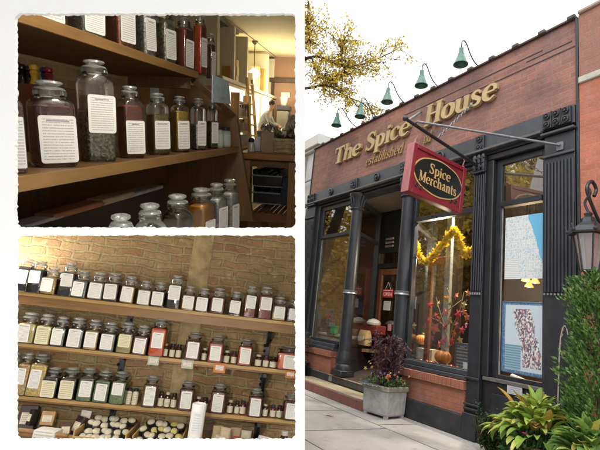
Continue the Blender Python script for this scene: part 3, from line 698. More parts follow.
# ------------------------------------------------------------------ neighbouring buildings
nb = thing('brick_neighbour', 'orange brick building with pale stone band at the right edge of the shop', 'building', (-1.5, FY, 0))
mb = MB(); mb.box(XR + .034, 4, FY - .02, 9, 0, 4.02); tp(nb, 'wall', mb, ORBRICK)
mb = MB(); mb.box(XR + .034, 4.02, FY - .02, 9, 4.10, 4.88); tp(nb, 'upper_wall', mb, M_brick('upper_brick', (.26, .12, .085), (.30, .14, .1), (.22, .16, .13), .2, .07, .006, stain=.4))
mb = MB(); mb.box(XR + .034, 4.03, FY - .045, 9.02, 4.022, 4.098, .008); tp(nb, 'stone_band', mb, M_plain('band_stone', (.42, .40, .33), .8, .2))
mb = MB(); mb.box(XR + .034, 4.03, FY - .05, 9.02, 4.882, 4.93, .012); tp(nb, 'coping', mb, M_plain('pale_coping', (.34, .25, .2), .8, .2))
nl = thing('grey_neighbour', 'pale grey rendered building beyond the left end of the shop', 'building', (-11, 4.9, 0))
GREY = M_plain('pale_render', (.55, .55, .55), .8, .07, 2)
mb = MB(); mb.box(-16, -8.42, 4.86, 12, 0, 4.95); tp(nl, 'wall', mb, GREY)
mb = MB(); mb.box(-16, -8.34, 4.78, 12.05, 4.952, 5.02, .01); mb.box(-16, -8.30, 4.72, 12.1, 5.022, 5.28, .012); tp(nl, 'cornice', mb, M_plain('pale_cornice', (.6, .59, .56), .8, .08, 3))
mb = MB(); mb.box(-16, -8.32, 4.74, 4.775, 4.2, 4.23); mb.box(-8.98, -8.95, 4.8, 4.858, .2, 4.9); tp(nl, 'groove', mb, M_plain('render_groove', (.3, .3, .3), .8))

ob = thing('opposite_terrace', 'long brown brick terrace on the far side of the street, out of the picture', 'building', (-20, -9, 0))
mb = MB(); mb.box(-48, 2, -16, -9, -.03, 6.2); tp(ob, 'wall', mb, M_brick('terrace_brick', (.15, .085, .05), (.19, .11, .065), (.18, .14, .1), stain=.5))
for k in range(12):
    mb = MB(); x = -46 + k * 4; mb.box(x, x + 1.2, -8.99, -8.94, 3.7, 5.2); mb.box(x + 1.7, x + 2.9, -8.99, -8.94, 3.7, 5.2); mb.box(x, x + 2.9, -8.99, -8.94, .6, 2.6); tp(ob, 'window', mb, BLACK)

# ------------------------------------------------------------------ things in the shop windows
def single(name, mb, mat, label, cat, base=None, smooth=False, group=None):
    """one-mesh thing given in world coordinates; its origin goes to its base"""
    o = mb.build(name, mat, None, smooth)
    if base is not None:
        b = Vector(base); o.data.transform(Matrix.Translation(-b)); o.matrix_basis = Matrix.Translation(b)
    return tag(o, label, cat, group)
GY = FY + .07
def map_mat():
    t = NT('street_map_print'); v = t.coords('Generated'); sx = t.node('ShaderNodeSeparateXYZ'); t.link(v, sx.inputs[0])
    x, z = sx.outputs[0], sx.outputs[2]
    n = t.noise(v, 5, 4); edge = t.math('ADD', t.math('MULTIPLY', t.math('SUBTRACT', 1, z), .42), t.math('MULTIPLY', n, .22))
    lake = t.math('GREATER_THAN', x, t.math('ADD', edge, .46))
    vo = t.node('ShaderNodeTexVoronoi'); vo.inputs['Scale'].default_value = 48; t.link(v, vo.inputs['Vector'])
    cs = t.node('ShaderNodeSeparateColor'); t.link(vo.outputs['Color'], cs.inputs[0])
    land = t.ramp(cs.outputs[0], [(0, (.66, .68, .66)), (.6, (.7, .7, .66)), (.72, (.36, .52, .62)), (.9, (.66, .66, .6)), (1, (.30, .48, .62))], 'CONSTANT')
    for (src, k, w) in ((x, 17, .1), (z, 24, .1), (x, 5.3, .05), (z, 6.1, .05)):
        land = t.mix(t.math('MULTIPLY', t.math('LESS_THAN', t.math('FRACT', t.math('ADD', t.math('MULTIPLY', src, k), t.math('MULTIPLY', n, .5))), w), .5), land, (.42, .47, .5))
    n2 = t.noise(v, 45, 3); land = t.mix(t.ramp(n2, [(.56, (0, 0, 0)), (.66, (.5, .5, .5))]), land, (.3, .4, .46))
    leg = t.math('MULTIPLY', t.math('LESS_THAN', x, .36), t.math('LESS_THAN', z, .32))
    lines = t.math('MULTIPLY', leg, t.math('GREATER_THAN', t.math('FRACT', t.math('MULTIPLY', z, 34)), .6))
    land = t.mix(t.math('MULTIPLY', leg, .8), land, (.7, .7, .68)); land = t.mix(t.math('MULTIPLY', lines, .45), land, (.3, .32, .34))
    t.base(t.mix(lake, land, (.13, .42, .62))); t.rough(.5); return t.m
def poster_mat():
    t = NT('neighbourhood_print'); v = t.coords('Generated'); sx = t.node('ShaderNodeSeparateXYZ'); t.link(v, sx.inputs[0])
    x, z = sx.outputs[0], sx.outputs[2]
    ex = t.math('ABSOLUTE', t.math('SUBTRACT', x, .5)); ez = t.math('ABSOLUTE', t.math('SUBTRACT', z, .5))
    border = t.math('MAXIMUM', t.math('GREATER_THAN', ex, .43), t.math('GREATER_THAN', ez, .455))
    vo = t.node('ShaderNodeTexVoronoi'); vo.inputs['Scale'].default_value = 40; t.link(v, vo.inputs['Vector'])
    cs = t.node('ShaderNodeSeparateColor'); t.link(vo.outputs['Color'], cs.inputs[0])
    pat = t.ramp(cs.outputs[0], [(0, (.12, .10, .14)), (.3, (.6, .58, .56)), (.5, (.34, .16, .18)), (.66, (.3, .3, .38)), (.82, (.7, .68, .64)), (.93, (.2, .2, .25))], 'CONSTANT')
    n = t.noise(v, 4, 4)
    cx = t.math('ADD', t.math('MULTIPLY', t.math('SUBTRACT', 1, z), .34), .43)
    wid = t.math('ADD', t.math('MULTIPLY', n, .34), .03)
    inn = t.math('LESS_THAN', t.math('ABSOLUTE', t.math('SUBTRACT', x, cx)), wid)
    inn = t.math('MULTIPLY', inn, t.math('LESS_THAN', ez, .40))
    c = t.mix(inn, (.50, .585, .64), pat)
    box = t.math('MULTIPLY', t.math('LESS_THAN', t.math('ABSOLUTE', t.math('SUBTRACT', x, .25)), .2), t.math('LESS_THAN', t.math('ABSOLUTE', t.math('SUBTRACT', z, .22)), .17))
    bl = t.ramp(t.math('FRACT', t.math('MULTIPLY', z, 30)), [(.5, (.13, .27, .36)), (.6, (.3, .42, .5))], 'CONSTANT'); c = t.mix(box, c, bl)
    n3 = t.noise(v, 26, 3); bc = t.ramp(n3, [(.4, (.05, .12, .24)), (.6, (.16, .27, .40))])
    t.base(t.mix(border, c, bc)); t.rough(.5); return t.m
mb = MB(); mb.box(-3.51, -2.985, FY + .086, FY + .092, 1.90, 2.655, 0)
single('map_poster', mb, map_mat(), 'pale street map with a blue lake taped inside the right window', 'poster', (-3.25, FY + .09, 1.9))
fpz = thing('framed_poster', 'blue bordered poster with a dark patchwork figure low in the right window', 'poster', (-3.255, FY + .088, .835))
mb = MB(); mb.box(-.265, .265, -.003, .003, 0, .80); mb.build('print', poster_mat(), fpz)
mb = MB()
for a in ((-.272, -.255, 0, .8), (.255, .272, 0, .8)): mb.box(a[0], a[1], -.008, -.0035, a[2], a[3], .002)
mb.box(-.254, .254, -.008, -.0035, .787, .803, .002); mb.box(-.254, .254, -.008, -.0035, -.003, .013, .002); mb.build('frame', M_plain('blue_edge', (.07, .13, .22), .5, .4, 30), fpz)
mb = MB(); mb.tube([(-3.5, FY + .25, .78), (-3.28, FY + .2, .745)], .035, 12); single('paper_roll', mb, WHITEP, 'white rolled paper lying on the sill under the framed poster', 'paper roll', (-3.4, FY + .22, .74), True)
p0 = onY((507.5, 383)); p1 = onY((520.5, 394))
mb = MB(); mb.box(-3.385, -3.205, FY + .004, FY + .013, .615, .735, 0); single('notice', mb, M_paper('grey_notice', (.5, .52, .56), (.06, .06, .08), 6), 'small printed notice fixed below the right window', 'notice', (-3.3, FY + .01, .615))
# shop pendant lamps seen through the right window
for i, (px, py) in enumerate(((526, 281), (535, 283), (529, 287))):
    q = onY((px, py), 6.3 + .25 * i); wh = ['left of three', 'right of three', 'lowest of three'][i]
    L = thing('pendant_lamp', 'lit amber pendant lamp inside the shop below the map, ' + wh, 'lamp', q, 0, 'amber pendants in the shop')
    mb = MB(); mb.lathe([(.012, .08), (.03, .075), (.062, .02), (.07, 0), (.066, 0), (.024, .06), (.006, .066)], 16); mb.build('lamp_shade', M_emit('amber_shade', (.9, .42, .1), .9), L, True)
    mb = MB(); mb.ball((0, 0, .012), .024); mb.build('bulb', M_emit('warm_bulb', (1, .75, .4), 6), L, True)
    mb = MB(); mb.tube([(0, 0, .075), (0, 0, 3.47 - q.z)], .006, 6); mb.build('cord', BLACK, L)
pl = bpy.data.lights.new('shop_lamp_light', 'POINT'); pl.energy = 40; pl.color = (1, .7, .4); pl.shadow_soft_size = .15
po = bpy.data.objects.new('shop_lamp_light', pl); COL.objects.link(po); po.location = onY((529, 290), 6.2)
for i, (px, py) in enumerate(((446.5, 283.5), (446.5, 290))):
    q = onY((px, py), 6.0); L = thing('bare_bulb', 'small bright bulb glowing in the dark shop behind the garland, ' + ['upper one', 'lower one'][i], 'lamp', q, 0, 'bare bulbs in the shop')
    mb = MB(); mb.ball((0, 0, 0), .03); mb.build('bulb', M_emit('white_bulb', (1, .9, .7), 8), L, True)
    mb = MB(); mb.lathe([(.014, .025), (.016, .06), (.006, .07)], 10); mb.tube([(0, 0, .06), (.0, .004, 3.47 - q.z)], .004, 5); mb.build('cord', BLACK, L, True)
    l = bpy.data.lights.new('bare_bulb_light', 'POINT'); l.energy = 45; l.color = (1, .85, .6); l.shadow_soft_size = .04; o = bpy.data.objects.new('bare_bulb_light', l); COL.objects.link(o); o.location = (q.x + .2, 5.55, q.z + .3 + .3 * i)
for i, x in enumerate((-4.75, -4.3)):  # hidden spotlights added to brighten the garland and window display
    L = thing('fill_spotlight', 'added unseen fill spotlight at the head of the middle window, ' + ['left one', 'right one'][i], 'lamp', (x, FY + .55, 3.38), 0, 'added window fill spots')
    mb = MB(); mb.lathe([(.03, -.1), (.035, -.02), (.02, 0), (.008, .005)], 14); mb.tube([(0, 0, 0), (0, 0, .09)], .008, 6); mb.build('housing', BLACK, L, True)
    mb = MB(); mb.ball((0, 0, -.10), .022); mb.build('bulb', M_emit('spot_bulb', (1, .9, .75), 8), L, True)
    l = bpy.data.lights.new('display_spot', 'SPOT'); l.energy = 300; l.color = (1, .9, .75); l.spot_size = R_(100); l.spot_blend = .6; l.shadow_soft_size = .04
    o = bpy.data.objects.new('display_spot', l); COL.objects.link(o); o.location = (x, FY + .54, 3.25); o.rotation_euler = (R_(-12), 0, 0)
# middle window: garland, branches, pumpkin, apples, crate, chalkboard
YEL = M_leaf('golden_leaf', [(0, (.62, .34, .01)), (.5, (.78, .50, .02)), (1, (.82, .60, .06))])
gpts = catmull([onY(p, FY + .16) for p in ((414, 233), (415.5, 246), (420, 257), (427, 261), (435, 254), (443, 243), (450, 234), (456, 232), (461, 246), (466, 254), (471, 250))], 7)
G = thing('leaf_garland', 'garland of golden maple leaves draped across the middle window', 'garland', gpts[0])
g0 = Vector(gpts[0]); mb = MB(); mb.tube([Vector(p) - g0 for p in gpts], .006, 5); mb.build('twine', M_plain('twine', (.2, .12, .05)), G)
mb = MB()
for p in gpts:
    for k in range(13):
        d = Vector((rnd.gauss(0, 1), rnd.gauss(0, .7), rnd.gauss(0, 1))).normalized(); q = Vector(p) - g0 + d * rnd.uniform(0, .04)
        mb.leaf(q, Vector((rnd.gauss(0, 1), rnd.gauss(0, .4), rnd.gauss(-.2, 1))), Vector((rnd.gauss(0, .5), -1, rnd.gauss(0, .5))), rnd.uniform(.045, .075), rnd.uniform(.04, .06), .2)
mb.build('leaves', YEL, G)
def star_leaf(mb, c, r, a0, nrmv=(0, -1, 0)):
    c = Vector(c); n_ = Vector(nrmv).normalized(); u = n_.cross(Vector((0, 0, 1))).normalized(); v = u.cross(n_); pts = []
    for k in range(10):
        a = a0 + k * math.pi / 5; rr = r if k % 2 == 0 else r * .5; pts.append(c + u * math.cos(a) * rr + v * math.sin(a) * rr + n_ * rnd.uniform(-.01, .01))
    vc = mb.bm.verts.new(c + n_ * .012); vv = [mb.bm.verts.new(p) for p in pts]
    for k in range(10): mb.bm.faces.new((vc, vv[k], vv[(k + 1) % 10]))
arr = thing('branch_display', 'bare branches hung with red and pink paper leaves in the middle window', 'window display', onY((450, 350), FY + .4))
a0 = Vector(arr.matrix_basis.translation); mb = MB()
for pl_ in ([(448, 348), (446, 330), (440, 312), (436, 297)], [(449, 348), (452, 328), (460, 310), (464, 292)], [(450, 346), (443, 325), (432, 318)], [(451, 345), (456, 325), (467, 300)], [(446, 330), (452, 305), (447, 288)], [(441, 315), (455, 305), (462, 300)]):
    mb.tube([Vector(p) - a0 for p in catmull([onY(q, FY + .36 + .08 * rnd.random()) for q in pl_], 5)], .006, 5)
mb.build('branches', M_plain('pale_twig', (.30, .22, .12), .7, .3), arr)
lc = {'crimson_leaf': (.42, .02, .03), 'coral_leaf': (.55, .13, .08), 'pink_leaf': (.42, .10, .14), 'buff_leaf': (.46, .33, .12), 'orange_leaf': (.55, .16, .03)}
for nm, pts in {'crimson_leaf': [(430, 305, 5), (428.5, 321, 5), (445, 327, 4), (458, 314, 5), (436, 316, 3.5), (462, 330, 4), (452, 341, 3.5)], 'coral_leaf': [(434.5, 328, 6.5), (439, 345, 4.5), (467, 317, 4.2), (446, 312, 4), (456, 296, 4)], 'pink_leaf': [(425, 327, 5), (443.5, 340, 5.5), (456.5, 325, 4), (466, 325, 4), (432, 338, 4)], 'buff_leaf': [(449.5, 320, 5), (464, 305, 4), (450, 303, 4), (413.5, 326, 4), (438, 304, 3.6), (460, 340, 4)], 'orange_leaf': [(446.5, 298, 4), (468, 293, 4), (440, 320, 4), (454, 333, 4.2), (464, 312, 3.4)]}.items():
    mb = MB()
    for (x, y, r) in pts:
        q = onY((x, y), FY + .30 + .05 * rnd.random()); star_leaf(mb, q - a0, r * q.length / F * 1.02, rnd.random() * 3, (rnd.uniform(-.5, .3), -1, rnd.uniform(-.2, .3)))
    mb.build('paper_leaf', M_plain(nm, lc[nm], .6, .15, 30), arr)
def pumpkin(px, r, lab, y):
    q = onY(px, y); P_ = thing('pumpkin', lab, 'pumpkin', q)
    mb = MB(); rings = []
    for j in range(9):
        ph = math.pi * (j + .3) / 9.4; ring = []
        for i in range(40):
            a = 2 * math.pi * i / 40; k = 1 + .075 * math.cos(a * 10) ** 2 - .07
            ring.append(Vector((r * k * math.sin(ph) ** .8 * math.cos(a), r * k * math.sin(ph) ** .8 * math.sin(a), r * .8 * (1 + math.cos(ph)) - (.12 * r if j == 0 else 0))))
        rings.append(ring)
    mb.loft(rings); mb.build('body', M_plain('pumpkin_skin', (.48, .17, .03), .45, .25, 9), P_, True)
    mb = MB(); mb.tube([(0, 0, r * 1.45), (.01, 0, r * 1.65), (.03, 0, r * 1.8)], [.02, .014, .017], 7); mb.build('stalk', M_plain('stalk', (.16, .13, .05), .8), P_, True)
pumpkin((442.5, 364), .115, 'orange pumpkin on the display floor of the middle window', FY + .30)
pumpkin((421.5, 345), .10, 'tan gourd standing at the left of the middle window display', FY + .62)
acol = [(.42, .03, .03), (.55, .30, .05), (.40, .05, .06), (.36, .10, .03), (.5, .03, .04), (.3, .02, .03)]
alab = ['left of the pumpkin beside the crate', 'between the crate and the pumpkin', 'close against the pumpkin on its left', 'far left of the window ledge', 'right of the pumpkin', 'near the chalkboard foot at the right']
for i, (px, py) in enumerate(((427, 358), (431, 360), (434.5, 360), (421, 356), (451, 365.5), (457, 367.5))):
    q = onY((px, py + 1.5), FY + .24); mb = MB(); rr = .034
    mb.lathe([(.006, .004), (rr * .7, 0), (rr, rr * .8), (rr * .95, rr * 1.4), (rr * .5, rr * 1.85), (.006, rr * 1.6)], 14); ap = thing('apple', ['red', 'yellow', 'dark red', 'russet', 'bright red', 'deep crimson'][i] + ' apple on the middle window ledge, ' + alab[i], 'apple', (q.x, q.y, .722), 0, 'apples on the window ledge')
    mb.build('flesh', M_plain('apple_%s' % ['red', 'yellow', 'wine', 'russet', 'bright', 'crimson'][i], acol[i], .3, .2, 20), ap, True)
    mb = MB(); mb.tube([(0, 0, rr * 1.6), (.004, 0, rr * 2.2)], .003, 5); mb.build('stalk', MATS['stalk'], ap)
q = onY((424, 356), FY + .46)
cr = thing('wooden_crate', 'pale wooden crate on its side in the middle window display', 'crate', (q.x, q.y, .722), .25)
mb = MB(); mb.box(-.13, .13, -.01, .0, .0, .2, .003); mb.box(-.13, -.115, -.01, .2, 0, .2); mb.box(.115, .13, -.01, .2, 0, .2); mb.box(-.115, .115, .0, .2, .0, .014); mb.box(-.115, .115, 0, .2, .186, .2)
mb.build('slats', M_plain('crate_wood', (.42, .36, .27), .8, .2, 14), cr)
mb = MB(); mb.box(-.10, .10, -.013, -.0105, .05, .15); mb.build('stencil_panel', M_plain('grey_card', (.5, .5, .48)), cr)
q = onY((461.5, 357), FY + .28)
ck = thing('chalkboard', 'dark chalkboard with pale writing leaning beside the pilaster in the middle window', 'chalkboard', (q.x + .01, q.y, .725))
mb = MB(); mb.box(-.13, .13, 0, .012, 0, .36, .003); mb.build('frame', M_plain('board_frame', (.10, .09, .09), .6), ck)
mb = MB(); mb.box(-.115, .115, -.004, -.0005, .015, .345); mb.build('slate', M_paper('slate', (.075, .08, .095), (.4, .42, .46), 8), ck)
mb = MB(); mb.box(.03, .12, -.012, -.005, .03, .12); mb.build('card', WHITEP, ck)
# notes hung in the glass by the door
for (nm, lab, cat, x0, y0, x1, y1, Y, m) in (
    ('paper_notice', 'white printed sheet in the glass left of the grey post', 'notice', 408, 296.5, 415.5, 309, FY + .30, M_paper('pale_sheet', (.55, .55, .5), (.3, .3, .3), 10)),
    ('paper_notice', 'small blue card low in the glass left of the grey post', 'notice', 408.5, 312, 412, 318.5, FY + .30, M_plain('blue_card', (.28, .38, .48))),
    ('paper_notice', 'white sheet under the red open sign on the door', 'notice', 384, 301, 390, 310.5, DY + .018, M_paper('door_sheet', (.6, .6, .6), (.2, .2, .2), 8)),
    ('paper_notice', 'pink and white card low on the door glass', 'notice', 388, 324, 391, 331, DY + .018, M_plain('pink_card', (.55, .25, .27))),
    ('dark_poster', 'dark blue poster on the brick behind the doorway side window', 'poster', 354, 303, 363, 315, 5.75, M_plain('blue_poster', (.05, .06, .11), .5, .6, 25)),
    ('dark_poster', 'smaller navy poster above the other by the doorway', 'poster', 355.5, 295, 364, 302, 5.75, M_plain('navy_poster', (.035, .04, .075), .5, .6, 25))):
    p = onY((x0, y0), Y); q = onY((x1, y1), Y); mb = MB(); mb.box(p.x, q.x, Y - .003, Y + .003, q.z, p.z)
    single(nm, mb, m, lab, cat, ((p.x + q.x) / 2, Y, q.z))
op = thing('open_sign', 'red OPEN sign hanging in the door glass', 'sign', onY((387.5, 297.5), DY + .015))
w_ = (onY((392.5, 295), DY).x - onY((382.5, 295), DY).x)
mb = MB(); mb.box(-w_ / 2, w_ / 2, -.003, .003, 0, .16); mb.build('plate', M_plain('open_red', (.55, .03, .03), .5, .05), op)
font_mesh('lettering', 'OPEN', .095, WHITEP, op, Matrix.Translation((0, -.0045, .06)) @ Matrix.Rotation(R_(90), 4, 'X'))
mb = MB(); mb.box(-w_ / 2 + .01, w_ / 2 - .01, -.0045, -.0035, .13, .142); mb.build('rule', WHITEP, op)
mb = MB(); mb.tube([(-.08, 0, .16), (0, 0, .3), (.08, 0, .16)], .003, 4); mb.build('string', WHITEP, op)
# left window and doorway things
q = onY((322, 338), 5.2)
ct = thing('display_counter', 'pale wooden counter in the left shop window', 'counter', (-7.45, 5.3, .722))
mb = MB(); mb.box(-.5, .46, -.3, .28, .16, .2, .006); mb.build('top', M_plain('pale_counter', (.50, .42, .30), .6, .12, 7), ct)
mb = MB(); mb.box(-.48, .44, -.27, -.25, 0, .158); mb.build('front', M_plain('pale_counter', (.5, .42, .3)), ct)
for i, (px, py, w_, h_, d_, c, nm, lab, cat) in enumerate(((333, 339, .17, .16, .1, (.05, .32, .10), 'green_box', 'bright green packet at the front of the left window counter', 'box'), (327.5, 334, .28, .2, .14, (.22, .22, .23), 'grey_box', 'grey carton on the left window counter under the red flower', 'box'), (320, 334, .14, .09, .1, (.14, .12, .11), 'dark_tin', 'small dark tin on the left window counter', 'tin'), (329, 341.5, .13, .13, .08, (.06, .06, .065), 'black_packet', 'black packet left of the bright green packet', 'packet'))):
    y = [5.02, 5.3, 5.2, 5.01][i]; x = onY((px, py), y).x; mb = MB(); mb.box(x - w_ / 2, x + w_ / 2, y - d_ / 2, y + d_ / 2, .923, .923 + h_ * .8, .008)
    mb.box(x - w_ / 2 - .003, x + w_ / 2 + .003, y - d_ / 2 - .003, y + d_ / 2 + .003, .923 + h_ * .8, .923 + h_, .006)
    single(nm, mb, M_plain(nm + '_paint', c, .5, .2, 12), lab, cat, (x, y, .923))
q = onY((327.5, 331), 5.3)
fl_ = thing('red_flower', 'red flower head standing on the grey carton in the left window', 'flower', (q.x, 5.3, 1.125))
mb = MB(); mb.tube([(0, 0, 0), (0, 0, .1)], .008, 6); mb.build('stem', M_plain('stem_green', (.06, .12, .03)), fl_)
mb = MB()
for k in range(16): mb.leaf((0, 0, .1), (math.cos(k * 2.4), math.sin(k * 2.4), rnd.uniform(-.2, .9)), (0, 0, 1), .09, .06)
mb.build('petals', M_plain('red_petal', (.6, .07, .05)), fl_)
q = onY((352, 341), 5.15)
sk = thing('paper_sack', 'tan paper sack on the ledge of the doorway side window', 'sack', (-6.78, 5.3, .8))
mb = MB(); mb.loft([rrect(.24, .14, 0, .04), rrect(.27, .17, .08, .05), rrect(.25, .14, .2, .04), rrect(.27, .03, .27, .012)]); mb.build('bag', M_plain('tan_paper', (.42, .29, .13), .8, .2, 14), sk, True)
mb = MB(); mb.box(-.08, .08, -.092, -.086, .07, .16); mb.build('label', CREAMLAB, sk)
hp = thing('red_cart', 'dark red cart with a white cap behind the doorway side window', 'cart', (-6.95, 5.62, .8))
mb = MB(); mb.box(-.22, .22, -.1, .14, .2, .38, .02); mb.tube([(-.15, -.05, 0), (-.15, -.05, .2)], .02); mb.tube([(.15, -.05, 0), (.15, -.05, .2)], .02); mb.build('body', M_plain('cart_red', (.22, .03, .025), .5, .2), hp)
mb = MB(); mb.lathe([(.13, .382), (.14, .42), (.1, .47), (.02, .5)], 14); mb.build('cap', M_plain('cap_white', (.6, .58, .55)), hp, True)

# ------------------------------------------------------------------ planters and plants
def cloud_leaves(mb, c, rad, n, L, W, updir=.4, jitter=.25, shell=.55):
    for k in range(n):
        d = Vector((rnd.gauss(0, 1), rnd.gauss(0, 1), rnd.gauss(0, 1))).normalized(); rr = shell + (1 - shell) * rnd.random()
        p = Vector(c) + Vector((d.x * rad[0] * rr, d.y * rad[1] * rr, d.z * rad[2] * rr))
        o_ = (d + Vector((rnd.gauss(0, jitter), rnd.gauss(0, jitter), updir + rnd.gauss(0, jitter)))).normalized()
        mb.leaf(p, o_, Vector((rnd.gauss(0, .5), rnd.gauss(0, .5), 1)), L * rnd.uniform(.6, 1.2), W * rnd.uniform(.7, 1.2), .25)
plm = NT('planter_stone'); v = plm.coords('Object'); n1 = plm.noise(v, 9, 6, .7); n2 = plm.noise(v, 60, 3)
plm.base(plm.mix(.3, plm.ramp(n1, [(.25, (.24, .235, .22)), (.55, (.38, .375, .36)), (.8, (.47, .465, .45))]), plm.ramp(n2, [(.2, (.3, .3, .3)), (.8, (.8, .8, .8))]), 'OVERLAY')); plm.rough(.85); plm.bump(n1, .4, .008)
PSC = .93
pt = thing('stone_planter', 'square pale stone planter of purple foliage and pansies by the doorway step', 'planter', M=Matrix.Translation((-5.0, 4.33, 0)) @ Matrix.Rotation(R_(12), 4, 'Z') @ Matrix.Scale(.94, 4))
mb = MB(); A_ = .215
def sq(h, z, notch=0): return rrect(2 * h, 2 * h, z, .012, 2)
mb.loft([sq(.205, .035), sq(.215, .06), sq(.225, .36)])
for sx in (-1, 1):
    for sy in (-1, 1): mb.box(sx * .205 - .05 * (sx > 0), sx * .205 + .05 * (sx < 0), sy * .205 - .05 * (sy > 0), sy * .205 + .05 * (sy < 0), 0, .034)
mb.build('box', plm.m, pt)
mb = MB(); mb.loft([sq(.232, .362), sq(.245, .375), sq(.245, .42), sq(.235, .432), sq(.2, .432), sq(.195, .39)]); mb.build('rim', M_plain('rim_stone', (.27, .25, .2), .9, .25, 12, .2), pt)
mb = MB(); mb.box(-.198, .198, -.198, .198, .36, .395); mb.build('soil', M_plain('soil', (.03, .022, .015), .95, .4, 30, .3), pt)
PUR = M_leaf('purple_leaf', [(0, (.03, .018, .03)), (.45, (.07, .036, .062)), (.8, (.12, .06, .085)), (.92, (.20, .075, .05)), (1, (.30, .12, .04))])
mb = MB(); st_ = MB()
for k in range(40):
    a = rnd.uniform(0, 6.283); r0 = rnd.uniform(0, .15); lean = rnd.uniform(.03, .30); h_ = rnd.uniform(.4, .84) - lean * .2
    p0 = Vector((r0 * math.cos(a), r0 * math.sin(a), .39)); dirh = Vector((math.cos(a), math.sin(a), 0))
    pts = catmull([p0, p0 + dirh * lean * .2 + Vector((0, 0, h_ * .5)), p0 + dirh * lean * .6 + Vector((0, 0, h_ * .88)), p0 + dirh * lean + Vector((0, 0, h_ * (.98 - lean * .5)))], 4)
    st_.tube([Vector(p) for p in pts], .0035, 4)
    for i, p in enumerate(pts[2:]):
        for q_ in range(3):
            t = (dirh * .4 + Vector((rnd.gauss(0, .6), rnd.gauss(0, .6), rnd.uniform(-.3, .8))))
            mb.leaf(p, t, (rnd.gauss(0, .4), rnd.gauss(0, .4), 1), rnd.uniform(.05, .10), rnd.uniform(.016, .03), .3)
st_.build('stems', M_plain('purple_stem', (.05, .02, .03)), pt); mb.build('purple_foliage', PUR, pt)
mb = MB()
for k in range(210):
    x, y = rnd.uniform(-.25, .25), rnd.uniform(-.27, .25); mb.leaf((x, y, .42 + rnd.uniform(0, .1)), (x * 2 + rnd.gauss(0, .4), y * 2 + rnd.gauss(0, .4), rnd.uniform(-.1, 1)), (0, 0, 1), rnd.uniform(.05, .09), rnd.uniform(.025, .045), .3)
mb.build('green_foliage', M_leaf('bedding_leaf', [(0, (.03, .075, .015)), (.6, (.06, .14, .025)), (1, (.12, .2, .05))]), pt)
for nm, col, n_, zone in (('orange_pansies', [(0, (.5, .2, .04)), (.5, (.55, .33, .09)), (1, (.40, .14, .06))], 22, (-.25, .3)), ('lilac_pansies', [(0, (.22, .16, .36)), (1, (.42, .36, .52))], 9, (-.2, .05))):
    for k in range(n_):
        mb = MB(); x, y = rnd.uniform(*zone), rnd.uniform(-.27, .24)
        if nm[0] == 'o' and k % 3: x = rnd.choice([-1, 1]) * rnd.uniform(.16, .27)
        star_leaf(mb, (x, y, .5 + rnd.uniform(-.02, .15) + (.1 if nm[0] == 'o' and x < -.1 else 0)), rnd.uniform(.018, .032), rnd.random() * 3, (rnd.uniform(-.2, .8), -1, rnd.uniform(.2, .9)))
        mb.build('pansy', M_plain(nm + '_tone%d' % (k % len(col)), col[k % len(col)][1], .5, .15, 40), pt)
mb = MB()
for (x, y) in ((-.22, -.23), (-.12, -.27), (-.26, -.12), (.02, -.26)):
    for k in range(9): mb.leaf((x, y, .42), (math.cos(k * .7), math.sin(k * .7), .25), (0, 0, 1), .09, .07, .3)
mb.build('ornamental_cabbage', M_leaf('cabbage_leaf', [(0, (.26, .32, .30)), (.5, (.40, .42, .44)), (1, (.30, .22, .38))]), pt)
# dark pot with a plant at the far left of the step
q = onZ((312, 380), .12)
dp = thing('black_pot', 'black pot of dark foliage at the far left end of the step', 'planter', (-7.62, 4.40, 0))
mb = MB(); mb.lathe([(.19, 0), (.23, .3), (.25, .33), (.25, .36), (.22, .36), (.2, .3)], 20); mb.build('pot', BLACK, dp, True)
mb = MB(); cloud_leaves(mb, (.02, 0, .62), (.26, .26, .3), 330, .1, .03, .5); mb.build('foliage', M_leaf('dark_leaf', [(0, (.02, .025, .02)), (.6, (.04, .05, .03)), (.85, (.05, .03, .05)), (1, (.25, .13, .03))]), dp)
# clipped evergreen, boxwood, hosta and rose at the right
def evergreen():
    b = onZ((590, 470)); c = onY((589, 340), 4.12)
    T_ = thing('arborvitae', 'dense green arborvitae shrub in front of the lantern wall at the right edge', 'shrub', (c.x + .07, 4.13, 0))
    mb = MB(); mb.tube([(0, 0, 0), (0, 0, 1.6)], [.03, .01], 7); mb.build('trunk', M_plain('bark', (.08, .05, .03), .9, .4, 30), T_)
    mb = MB()
    for k in range(430):
        z = rnd.uniform(.12, 1.80); rr = .215 * (1 - ((z - .6) / 1.25) ** 2 * .55) * (1 if z > .2 else .8) if z < 1.75 else .06
        a = rnd.uniform(0, 6.283); rr *= rnd.choice([rnd.uniform(.3, 1.0), rnd.uniform(.8, 1.3)]) * (1 + .2 * math.sin(a * 3 + z * 9)); c_ = Vector((rr * math.cos(a), rr * math.sin(a), z)); tw = rnd.uniform(0, 3)
        dr = Vector((math.cos(a), math.sin(a), .8)).normalized(); sd = Vector((math.cos(tw), math.sin(tw), 0))
        for i in range(24):
            o_ = sd * rnd.uniform(-.06, .06) + dr * rnd.uniform(-.05, .06) + Vector((rnd.gauss(0, .012), rnd.gauss(0, .012), rnd.uniform(-.03, .05)))
            mb.leaf(c_ + o_, dr + sd * rnd.uniform(-.7, .7) + Vector((0, 0, .35)), (rnd.gauss(0, .6), rnd.gauss(0, .6), .5), rnd.uniform(.03, .055), rnd.uniform(.014, .024), .2)
    mb.build('crown', M_leaf('arborvitae_leaf', [(0, (.03, .08, .018)), (.4, (.07, .17, .035)), (.75, (.14, .28, .06)), (.985, (.22, .34, .09)), (1, (.22, .24, .06))], .6), T_)
evergreen()
